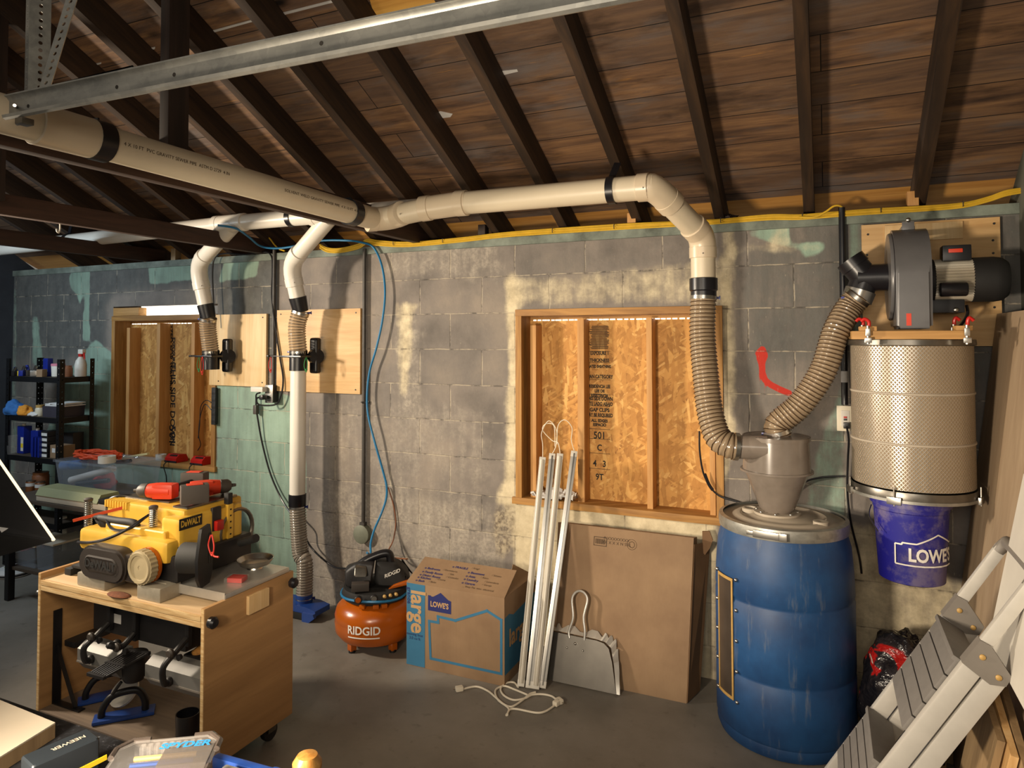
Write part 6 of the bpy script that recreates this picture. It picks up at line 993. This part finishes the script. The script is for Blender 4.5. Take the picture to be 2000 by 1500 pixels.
p = on(0, 158, .10); t = bottle('spray_bottle', p, [(.036, 0), (.039, .01), (.039, .085), (.032, .115), (.018, .135), (.014, .145)], 'white', 'white spray bottle with red trigger on the top shelf', 'spray bottle', [(.016, .142), (.017, .160), (.012, .165)], 'red'); m = MB(); m.bb((p.x-.016, p.y-.014, p.z+.162), (p.x+.036, p.y+.014, p.z+.196), .006); m.build('spray_head', 'white', t); m = MB(); m.tube(cr([p+V((.028, 0, .175)), p+V((.042, -.004, .155)), p+V((.046, -.004, .125))], 4), .006, 8); m.build('trigger', 'red', t)
p = on(0, 114, .08); t = bottle('tub', p, [(.034, 0), (.039, .005), (.043, .078), (.042, .08)], 'white', 'white tub with pink lid on the top shelf', 'tub', [(.045, .078), (.045, .092), (.04, .095), (0, .095)], 'pink'); m = MB(); m.lathe([(.0395, .02), (.042, .06)], p+V((0, 0, .002)), (0, 0, 1), 24, False); m.build('label_band', 'navy', t)
p = on(0, 94, .10); m = MB(); m.box(p+V((0, 0, .065)), (.055, .04, .13), None, .006); t = thing('pouch', 'blue upright pouch behind the tubs on the top shelf', 'pouch', p); m.build('body', 'canblue', t); MB().box(p+V((0, -.021, .03)), (.05, .002, .04)).build('label', 'cream', t)
p = on(0, 134, .12); bottle('jar', p, [(.026, 0), (.028, .006), (.028, .06), (.022, .068)], 'copper', 'small brown jar between the pink lidded tub and spray bottle', 'jar', [(.022, .066), (.022, .08), (0, .08)], 'copper')
p = on(0, 82, .03); m = MB(); m.box(p+V((0, 0, .027)), (.05, .04, .054), rotm(0, 0, .2), .002); solo('small_carton', m, 'card', 'small brown carton in front of the blue pouch on the top shelf', 'box', p)
random.seed(9)
for k, (px, mt, sz, lab) in enumerate(((22, 'ironblack', .03, 'small dark fitting at the left end of the top shelf'), (33, 'yel', .03, 'small yellow fitting at the left of the top shelf'), (45, 'canblue', .034, 'small blue fitting left of middle on the top shelf'), (56, 'toolgrey', .036, 'grey tool part in the middle of the top shelf'), (68, 'steel', .036, 'shiny round part left of the carton on the top shelf'))):
    p = on(0, px, .05+.03*(k % 2)); t = thing('fitting', lab, 'fitting', p); m = MB(); m.box(p+V((0, 0, sz*.6)), (sz*1.4, sz, sz*1.2), rotm(0, 0, k), .006); m.build('body', mt, t); m = MB(); m.cyl(p+V((0, 0, sz*1.1)), p+V((.02*(-1)**k, .0, sz*2.1)), sz*.3, n=10); m.build('stem', 'canblue' if k % 2 else 'steel', t)
def rag(p, r, mat, lab, sd, fl=.5):
    bm = bmesh.new(); bmesh.ops.create_icosphere(bm, subdivisions=4, radius=1)
    for v in bm.verts: q = v.co.copy(); k = 1+.3*noise.noise(q*1.5+V((sd, 0, 0)))+.12*noise.noise(q*5); v.co = V((p.x+q.x*k*r, p.y+q.y*k*r*.6, p.z+max(0.0, (q.z*k+.62)*r*fl)))
    m = MB(); m.merge(bm); return solo('rag', m, mat, lab, 'cloth', p, smooth=70)
rag(on(1, 28, .09), .085, 'bluerag', 'blue cloth heaped at the left end of the second shelf', 1, .75); rag(on(1, 48, .05), .075, 'orangerag', 'orange cloth heaped beside the blue one on the second shelf', 5, .6); rag(on(1, 68, .04), .05, 'paper', 'white crumpled paper towel in front of the jar on the second shelf', 8, .35)
p = on(1, 80, .06); t = bottle('glass_jar', p, [(.028, 0), (.03, .005), (.03, .05), (.024, .062)], 'ivory', 'pale jar with brass lid left of the dark bin on the second shelf', 'jar', [(.026, .06), (.027, .078), (0, .08)], 'gasket')
x0_, x1_ = on(1, 90, .05).x, SX1-.045; p = V(((x0_+x1_)/2, SY0+.12, SZ(1))); t = thing('storage_bin', 'dark grey bin topped with white papers on the second shelf', 'bin', p); m = MB(); m.prism([(x0_+.006, 0), (x1_-.006, 0), (x1_, .075), (x0_, .075)], (0, SY0+.03, SZ(1)), X_, Z_, (0, .18, 0)); m.build('body', 'maroon', t)
for k, (dx, dz, rr) in enumerate(((.02, 0, .05), (.0, .008, -.08), (.04, .016, .12))): m = MB(); m.box(p+V((dx, 0, .0805+dz)), (.2-.02*k, .16, .0075), rotm(0, 0, rr), .001); solo('paper_sheaf', m, 'paper', ('sheaf of white papers on the dark bin, bottom of three', 'sheaf of white papers on the dark bin, middle of three', 'sheaf of white papers on the dark bin, top of three')[k], 'papers', group='papers on the dark bin')
p = on(2, 20, .07); bottle('clear_cup', p, [(.032, 0), (.036, .06), (.036, .062), (.028, .064), (.03, .135), (.024, .137)], 'clear', 'clear ridged jar at the left end of the third shelf', 'jar')
for px, w_, h_, lab in ((51, .06, .20, 'large blue metal can with white cap on the third shelf'), (78, .065, .175, 'second blue can standing behind the box stack on the third shelf')):
    p = on(2, px, .09); t = thing('metal_can', lab, 'can', p, group='blue cans'); m = MB(); m.box(p+V((0, 0, h_/2)), (w_*1.3, .06, h_), None, .006); m.build('body', 'canblue', t); m = MB(); m.lathe([(.012, 0), (.013, .016), (0, .018)], p+V((-.01, 0, h_)), (0, 0, 1), 14); m.build('cap', 'white', t)
    if px == 51: MB().box(p+V((.022, -.0305, .07)), (.03, .001, .10)).build('label', 'white', t); MB().box(p+V((.022, -.0315, .06)), (.026, .001, .03)).build('label_patch', 'yel', t)
for k, px in enumerate((73, 79, 85)): p = on(2, px, .03); m = MB(); m.box(p+V((0, 0, .07)), (.017, .05, .14), None, .002); solo('blue_box', m, 'canblue', 'narrow blue box in front of the cans on the third shelf, %s of three' % ('left', 'middle', 'right')[k], 'box', p, group='narrow blue boxes')
xx = on(2, 99, .06).x
for k in range(5): z = SZ(2)+k*.037; p = V((xx, SY0+.07, z)); t = thing('parts_box', 'black parts box with white label, %s from the bottom of its stack' % ('first', 'second', 'third', 'fourth', 'fifth')[k], 'box', p, group='stacked parts boxes'); MB().box(p+V((0, 0, .018)), (.075, .09, .035), None, .002).build('body', 'ironblack', t); MB().box(p+V((0, -.0455, .014)), (.062, .001, .02)).build('label', 'paper', t)
p = V((on(2, 140, .1).x-.05, SY0+.16, SZ(2))); m = MB(); m.box(p+V((0, 0, .085)), (.12, .08, .17), None, .003); solo('black_box', m, 'ironblack', 'black box behind the carton on the third shelf', 'box', p)
p = V((SX1-.085, SY0+.08, SZ(2))); t = thing('small_carton', 'brown carton with white label leaning on the right end of the third shelf', 'box', p); MB().box(p+V((0, 0, .046)), (.12, .10, .09), None, .002).build('carton', 'card', t); MB().box(p+V((-.02, -.0505, .055)), (.035, .001, .03)).build('label', 'paper', t); MB().box(p+V((.035, -.0505, .025)), (.04, .001, .035)).build('sticker', 'yel', t)
for px, lab in ((65, 'left stain tin with white label on the lowest visible shelf'), (83, 'right stain tin with white label on the lowest visible shelf')):
    p = on(3, px, .05); t = bottle('stain_tin', p, [(.03, 0), (.032, .004), (.032, .075), (.03, .078)], 'stain', lab, 'tin', [(.029, .078), (.03, .084), (0, .084)], 'steel'); m = MB(); m.lathe([(.0325, .045), (.0325, .068)], p, (0, 0, 1), 24, False); m.build('label_band', 'paper', t)
p = on(3, 84, .14); bottle('wide_jar', p, [(.05, 0), (.054, .006), (.054, .10), (.05, .108)], 'copper', 'wide brown jar behind the stain tins', 'jar', [(.05, .106), (.052, .125), (0, .126)], 'stain')
# low bench with tote
TZ_ = at(120, 962, -.58).z; BX0, BX1 = -4.72, -3.62; t = thing('low_bench', 'low bench behind the cart carrying the clear storage tote', 'bench', ((BX0+BX1)/2, -.5, 0)); MB().bb((BX0, -.80, TZ_-.022), (BX1, -.22, TZ_), .002).build('top', 'shelfbrd', t)
for x in (BX0+.03, BX1-.03):
    for y in (-.77, -.25): MB().bb((x-.02, y-.02, .002), (x+.02, y+.02, TZ_-.023), .003).build('leg', 'shelfblack', t)
MB().bb((BX0+.02, -.77, .19), (BX1-.02, -.25, .21), .002).build('lower_shelf', 'shelfbrd', t)
tx0, tx1, ty0, ty1 = at(108, 950, -.58).x, at(228, 955, -.58).x, -.58, -.27; tz1 = at(108, 898, -.58).z
p = V(((tx0+tx1)/2, (ty0+ty1)/2, TZ_+.001)); t = thing('storage_tote', 'large clear plastic tote with packed tubes and red goods inside', 'tote', p); m = MB(); hh = tz1-p.z
def tote_shell(m, x0, x1, y0, y1, z0, z1, tp_, th=.004):
    for a, b in (((x0, y0), (x1, y0)), ((x1, y0), (x1, y1)), ((x1, y1), (x0, y1)), ((x0, y1), (x0, y0))):
        cx_, cy_ = (x0+x1)/2, (y0+y1)/2; g = lambda q: (cx_+(q[0]-cx_)*tp_, cy_+(q[1]-cy_)*tp_); A, B = g(a), g(b); m.quad((*A, z0), (*B, z0), (*b, z1), (*a, z1), th)
    m.bb((cx_+(x0-cx_)*tp_, cy_+(y0-cy_)*tp_, z0), (cx_+(x1-cx_)*tp_, cy_+(y1-cy_)*tp_, z0+th))
tote_shell(m, tx0, tx1, ty0, ty1, p.z, tz1, .9); m.build('body', 'tote', t, 0); m = MB(); m.bb((tx0-.012, ty0-.012, tz1-.012), (tx1+.012, ty1+.012, tz1+.004), .003); m.build('lid', 'tote', t)
def inside(px0, py0, px1, py1, r, mat, nm, lab): a, b = at(px0, py0, ty0+.08), at(px1, py1, ty0+.14); m = MB(); m.tube([a, b], r, 14); solo(nm, m, mat, lab, 'contents')
inside(138, 938, 222, 915, .022, 'paper', 'white_tube', 'white rolled tube lying inside the clear tote'); inside(150, 945, 212, 938, .014, 'ironblack', 'black_tube', 'black tube lying low inside the clear tote'); inside(120, 910, 165, 906, .03, 'bluerag', 'blue_bundle', 'blue bundle at the left inside the clear tote')
p = at(205, 940, ty0+.2); rg = rag(V((p.x, p.y, TZ_+.006)), .09, 'redc', 'red goods at the right inside the clear tote', 12, .7)
p = V(((tx0*.62+tx1*.38), ty0+.13, tz1+.005)); t = thing('cable_coil', 'coil of orange extension cord on the lid of the clear tote', 'extension cord', p); pts = []
for k in range(160): a_ = k*.2618; rr = 1-.18*((k*37) % 11)/11; pts.append(p+V((math.cos(a_)*.20*rr, math.sin(a_)*.09*rr, .008+.030*(k/160)+.004*math.sin(k*1.7))))
m = MB(); m.tube(cr(pts, 2), .0055, 6); m.build('cord', 'orangec', t)
p = V((at(206, 898, ty0+.04).x, ty0+.05, tz1+.0045)); m = MB(); m.lathe([(.028, 0), (.05, 0), (.05, .042), (.028, .042)], p, (0, 0, 1), 32, False); m.lathe([(.028, .0), (.028, .042)], p, (0, 0, 1), 32, False); solo('tape_roll', m, 'white', 'roll of white tape on the lid of the clear tote', 'tape', p)
m = MB(); m.bar(at(222, 897, -.25), at(290, 886, -.25), .02, .014, (0, 0, 1), .003); solo('paint_stick', m, 'cream', 'pale yellow stick lying from the tote toward the window sill', 'stick')
m = MB(); m.tube([at(228, 903, -.4), at(255, 900, -.4)], .012, 10); solo('hand_grip', m, 'blackm', 'black handle lying at the right edge of the tote lid', 'handle')
y_ = -.72; a, b = at(93, 980, y_), at(228, 1000, y_); p = V(((a.x+b.x)/2, y_, TZ_+.001)); t = thing('tool_case', 'olive green and grey hard case on the low bench in front of the tote', 'case', p); m = MB(); W_ = b.x-a.x; m.box(p+V((0, .0, .018)), (W_, .14, .034), None, .006); m.build('tray', 'pvcgr', t); m = MB(); m.prism([(-.075, 0), (.075, 0), (.06, .045), (-.05, .045)], p+V((-W_/2, 0, .036)), (0, 1, 0), Z_, (W_-.07, 0, 0)); m.build('lid', 'olive', t); m = MB(); m.box(p+V((W_/2-.03, -.01, .05)), (.07, .12, .03), None, .006); m.build('latch_end', 'ironblack', t)
for k, (px, py, w_, h_, mt, lab) in enumerate(((88, 1040, .2, .13, 'tote', 'clear drawer box under the low bench on the left'), (126, 1062, .16, .16, 'tote', 'clear drawer box under the low bench on the right'))):
    p = at(px, py, -.62); p.z = .2105; t = thing('drawer_box', lab, 'bin', p); m = MB(); tote_shell(m, p.x-w_/2, p.x+w_/2, -.74, -.5, .2105, .2105+h_, .94); m.build('body', 'tote', t, 0); m = MB(); m.bb((p.x-w_/2-.004, -.745, .2105+h_), (p.x+w_/2+.004, -.495, .2105+h_+.012), .003); m.build('lid', 'pvcgr', t)
p = atz(28, 1122); t = thing('robot_base', 'low white and green round gadget on the floor at the left edge', 'gadget', p); m = MB(); m.lathe([(.10, 0), (.11, .01), (.11, .03), (.09, .05), (.04, .058), (0, .058)], p, (0, 0, 1), 32); m.build('shell', 'paper', t); m = MB(); m.lathe([(.112, .012), (.112, .024)], p, (0, 0, 1), 32, False); m.build('bumper', 'ironblack', t); m = MB(); m.box(p+V((0, -.03, .058)), (.06, .04, .006), None, .002); m.build('green_panel', 'greenbox', t)
p = atz(20, 1098); p.y += .1; rag(V((p.x-.1, p.y+.12, .003)), .12, 'orangec', 'orange red bundle on the floor at the left edge behind the white gadget', 20, .8)
p = atz(48, 1130); m = MB(); m.tube([(p.x, p.y+.25, .002), (p.x, p.y+.25, .36)], .03, 20); solo('white_post', m, 'pvcw', 'white plastic pipe stub standing on the floor left of the cart', 'pipe')
# window sill things
zs_ = W2[2]+.0365; Y_s = .03
def charger(px, lab):
    p = V((at(px, 880, Y_s).x, Y_s, zs_)); t = thing('battery_charger', lab, 'charger', p); m = MB(); m.prism([(-.05, 0), (.05, 0), (.05, .022), (.035, .05), (-.02, .055), (-.05, .03)], p+V((.045, 0, 0)), (0, 1, 0), Z_, (-.11, 0, 0)); m.build('body', 'red', t); m = MB(); m.box(p+V((0, -.022, .048)), (.07, .03, .008), rotm(.35), .002); m.build('slot', 'ironblack', t); m = MB(); m.bb((p.x-.068, p.y-.053, zs_), (p.x+.048, p.y-.048, zs_+.012)); m.build('base_strip', 'ironblack', t)
    m = MB(); m.tube(cr([p+V((-.03, -.055, .01)), p+V((-.04, -.08, -.02)), p+V((-.02, -.075, -.09)), p+V((-.03, -.06, -.17)), p+V((-.02, -.05, -.30))], 6), .0035, 6); m.build('cord', 'black', t)
charger(347, 'red battery charger on the left window sill, left one'); charger(397, 'red battery charger on the left window sill, right one')
p = V((at(316, 880, Y_s).x, Y_s-.005, zs_)); m = MB(); m.lathe([(.02, 0), (.036, 0), (.036, .04), (.02, .04), (.02, 0)], p, (0, 0, 1), 28, False); solo('tape_roll', m, 'white', 'roll of white tape on the left window sill beside the chargers', 'tape', p)
for k in range(3): p = V((at(248+k*12, 880, Y_s).x, .01+.02*(k % 2), zs_+.004)); m = MB(); m.tube([p+V((math.cos(i*.52)*.02, math.sin(i*.52)*.014, 0)) for i in range(12)], .0035, 6, closed=True); solo('metal_ring', m, 'steel', 'small metal ring on the left window sill, %s of three' % ('left', 'middle', 'right')[k], 'ring', group='metal rings on the sill')
yq = -.034; a, b = at(413, 757, yq), at(420, 830, yq); t = thing('power_strip', 'black power strip on the right jamb of the left boarded window', 'power strip', ((a.x+b.x)/2, yq, b.z)); MB().bb((a.x, yq, b.z), (b.x, -.0125, a.z), .003).build('body', 'blackm', t)
for k in range(5): z = b.z+(a.z-b.z)*(k+.6)/5.3; MB().bb((a.x+.003, yq-.001, z-.012), (b.x-.003, yq+.001, z+.012), .0005).build('socket', 'ironblack', t)
m = MB(); q = V((a.x, yq, b.z+.10)); m.tube(cr([q, at(400, 790, -.03), at(391, 815, -.02), at(388, 850, -.02), at(392, 868, -.01), at(386, 880, 0)], 8), .003, 6); m.tube(cr([q+V((0, 0, .05)), at(402, 782, -.03), at(392, 795, -.02), at(390, 830, -.02), at(387, 856, -.02)], 8), .003, 6); m.build('cord', 'black', t)
# ================================================================= SOFTBOX
yb_ = -2.3; A_, B_ = at(0, 903, yb_), at(105, 1055, yb_); e_ = (A_-B_); A2 = B_+e_*2.1; wv = (at(-260, 1158, -2.2)-B_); wv = wv.normalized()*.5; n_e = e_.cross(wv).normalized()
if n_e.y < 0: n_e = -n_e
cs = [B_, A2, A2+wv, B_+wv]; ce_ = sum(cs, V((0, 0, 0)))/4; ap = ce_-n_e*.26
t = thing('softbox', 'black fabric softbox lamp at the left edge with its glowing rim toward the wall', 'lamp', (ap.x, ap.y, 0)); m = MB(); k_ = .10
ap4 = [ap+(c-ce_).normalized()*.06 for c in cs]
for i in range(4): j = (i+1) % 4; m.quad(cs[i], cs[j], ap4[j], ap4[i], .003)
m.build('hood', 'fabric', t, 0); m = MB()
m.tube([cs[0], cs[1]], .0042, 8)
m.build('rim', 'led', t)['label'] = 'glowing rim'
m = MB(); m.quad(*[c*.90+ce_*.10-n_e*.004 for c in cs], .003); m.build('diffuser', 'led', t, 0); m = MB(); m.lathe([(.05, 0), (.05, .12), (.03, .14)], ap+n_e*.02, -n_e, 20); m.build('lamp_housing', 'blackm', t)
m = MB(); m.tube([ap-n_e*.1, V((ap.x-.1, ap.y, .75)), V((ap.x-.1, ap.y, .02))], .012, 10); m.build('stand_pole', 'blackm', t); m = MB()
for a_ in (0, 2.1, 4.2): m = MB(); m.tube([V((ap.x-.1, ap.y, .25)), V((ap.x-.1+math.cos(a_)*.25, ap.y+math.sin(a_)*.25, .012))], .009, 8); m.build('stand_leg', 'blackm', t)
area('softbox_light', ce_+n_e*.03, ce_+n_e, 7, (1, .85, .62), .5, .38)
q = at(6, 1022, yb_-.02); m = MB(); hn = (ap4[0]-cs[0]).cross(cs[1]-cs[0]).normalized(); d = ray(4, 1020); s_ = (cs[0]-CAM).dot(hn)/d.dot(hn); q = CAM+d*s_; ud = e_.normalized(); vd = hn.cross(ud); sg = -1 if hn.dot(CAM-q) < 0 else 1; m.quad(*[q+ud*a*.03+vd*b*.012+hn*sg*.006 for a, b in ((-1, -1), (1, -1), (1, 1), (-1, 1))], .001); m.build('care_label', 'paper', t, 0)
# ================================================================= FOREGROUND BENCH
BZ = .85; ye_ = (atz(0, 1352, BZ).y+atz(230, 1452, BZ).y)/2; t = thing('workbench', 'black speckled workbench top along the bottom left edge', 'workbench', (-1.3, ye_-.4, 0)); MB().bb((-2.2, ye_-.75, BZ-.05), (-.62, ye_, BZ), .006).build('top', 'bench', t)
for x in (-2.1, -.72):
    for y in (ye_-.68, ye_-.07): MB().bb((x-.04, y-.04, .002), (x+.04, y+.04, BZ-.051), .003).build('leg', 'pine', t)
zb_ = BZ+.001; A, B, Cc = atz(108, 1411, zb_+.03), atz(0, 1367, zb_+.03), atz(0, 1478, zb_+.03); t = thing('white_board', 'white faced plywood board lying on the black workbench', 'board', (A.x-.2, A.y-.1, zb_)); u1 = (B-A).normalized(); u2 = (Cc-A).normalized(); P4 = [A, A+u1*.4, A+u1*.4+u2*.26, A+u2*.26]; m = MB(); m.quad(*[V((q.x, q.y, zb_+.026)) for q in P4], -.0); 
def slab(P4, z0, z1): m = MB(); m._add([V((q.x, q.y, z)) for z in (z0, z1) for q in P4], [(3, 2, 1, 0), (4, 5, 6, 7)]+[(i, (i+1) % 4, 4+(i+1) % 4, 4+i) for i in range(4)]); return m
slab(P4, zb_, zb_+.027).build('plywood_core', 'offcut', t, 0); slab(P4, zb_+.0272, zb_+.030).build('white_face', 'melamine', t, 0)
hN = .062; A, B, Cc = atz(40, 1476, zb_+hN), atz(171, 1421, zb_+hN), atz(198, 1440, zb_+hN); u1 = (B-A); L1 = u1.length; u1.normalize(); v1 = V((u1.y, -u1.x, 0)); ang = math.atan2(u1.y, u1.x); wN = .052; cN = A+u1*L1/2+v1*wN/2; cN.z = zb_+hN/2; t = thing('light_case', 'black case with yellow stripe and grey lettering on the workbench', 'case', (cN.x, cN.y, zb_)); m = MB(); m.box(cN, (L1, wN, hN), rotm(0, 0, ang), .007, 3); m.build('body', 'case', t)
m = MB(); R = rotm(0, 0, ang); m.box(cN+R@V((.03, -wN/2-.0006, -.012)), (L1*.66, .0016, .009), R@rotm(0, -.05, 0)); m.build('stripe', 'yel', t); m = MB(); m.text('NEEWER', .014, V((cN.x, cN.y, zb_+hN+.0002))+u1*.012, -u1, -v1*-1 if False else V((u1.y, -u1.x, 0))*1, .0004, .0002); m.build('lettering', 'pvcgr', t, 0)
# clear bit case
zS = zb_+.045; c = atz(330, 1474, zS); A, B = atz(238, 1452, zS), atz(436, 1434, zS); u1 = (B-A).normalized(); v1 = V((u1.y, -u1.x, 0)); ang = math.atan2(u1.y, u1.x); R = rotm(0, 0, ang); L1 = (B-A).length; O = A+u1*L1/2+v1*.075; O.z = zb_; t = thing('bit_case', 'clear octagonal bit case with blue lettering on the workbench', 'case', O); W_ = lambda x, y, z: O+R@V((x, y, z))
def octo(hx, hy, c_): return [(-hx+c_, -hy), (hx-c_, -hy), (hx, -hy+c_), (hx, hy-c_), (hx-c_, hy), (-hx+c_, hy), (-hx, hy-c_), (-hx, -hy+c_)]
hx, hy = L1/2, .075; m = MB(); o8 = octo(hx, hy, .022); oi = octo(hx-.004, hy-.004, .021); vs = [W_(x, y, z) for z in (0, .045) for x, y in o8]+[W_(x, y, z) for z in (.0455, .05) for x, y in octo(hx-.006, hy-.006, .02)]
m._add(vs, [tuple(range(8))[::-1]]+[(k*8+i, k*8+(i+1) % 8, k*8+8+(i+1) % 8, k*8+8+i) for k in range(3) for i in range(8)]+[tuple(range(24, 32))]); m.build('shell', 'clear', t, 0)
for sx_, sy_ in ((-1, 1), (1, 1), (1, -1), (-1, -1)): m = MB(); m.tube([W_(sx_*(hx-.05), sy_*hy, .047), W_(sx_*(hx-.02), sy_*(hy-.0), .047), W_(sx_*hx, sy_*(hy-.024), .047), W_(sx_*hx, sy_*(hy-.05), .047)], .0055, 8); m.build('corner_guard', 'smoke', t)
m = MB(); m.box(W_(.035, .03, .030), (.085, .06, .02), R, .004); m.build('card_insert', 'smoke', t)
for k in range(6): m = MB(); m.cyl(W_(-hx+.03+k*.0, -.05+k*.02, .028), W_(hx-.04, -.05+k*.02, .028), .0045, n=8); m.build('drill_bit', ('chrome', 'bitblue', 'chrome', 'bitpurple', 'bitblue', 'gasket')[k], t)
for k in range(9): m = MB(); m.bb((0, 0, 0), (0, 0, 0)); m = MB(); m.box(W_(-hx+.04+k*(2*hx-.08)/8, hy-.012, .03), (.008, .014, .028), R, .002); m.build('divider', 'clear', t)
m = MB(); m.text('SPYDER', .024, W_(.032, .040, .0512), R@V((1, 0, 0)), R@V((.12, 1, 0)), .0003, .0009, sx=1.05); m.build('lettering', 'cyan', t, 0)
# blue clamp tool and wooden knob
zt_ = zb_+.03; A, B = atz(440, 1462, zt_), atz(600, 1505, zt_); u1 = (B-A).normalized(); ang = math.atan2(u1.y, u1.x); R = rotm(0, 0, ang); L1 = (B-A).length; O = A.lerp(B, .5)+R@V((0, -.05, 0)); O.z = zb_; W_ = lambda x, y, z: O+R@V((x, y, z)); t = thing('bench_vise', 'blue tool with grey ribbed jaws at the front edge of the workbench', 'tool', O); m = MB(); m.box(W_(0, .036, .013), (L1+.02, .016, .024), R, .004); m.box(W_(L1*.32, -.0, .016), (.06, .08, .03), R, .005); m.build('body', 'blue', t); m = MB(); m.box(W_(L1*.34, .0, .0325), (.03, .03, .003), R, .001); m.build('plate', 'darksteel', t)
for k in range(3): m = MB(); m.box(W_(.02, .006-k*.016, .021), (L1*.8, .012, .022), R, .003); m.build('jaw_rail', 'alu', t)
p = atz(600, 1492, zb_+.02); m = MB(); m.lathe([(.010, 0), (.02, .004), (.026, .014), (.026, .024), (.018, .036), (.0, .04)], V((p.x, p.y, zb_)), (0, 0, 1), 28); solo('wooden_ball', m, 'woodball', 'round wooden knob on the workbench beside the blue tool', 'knob', V((p.x, p.y, zb_)))
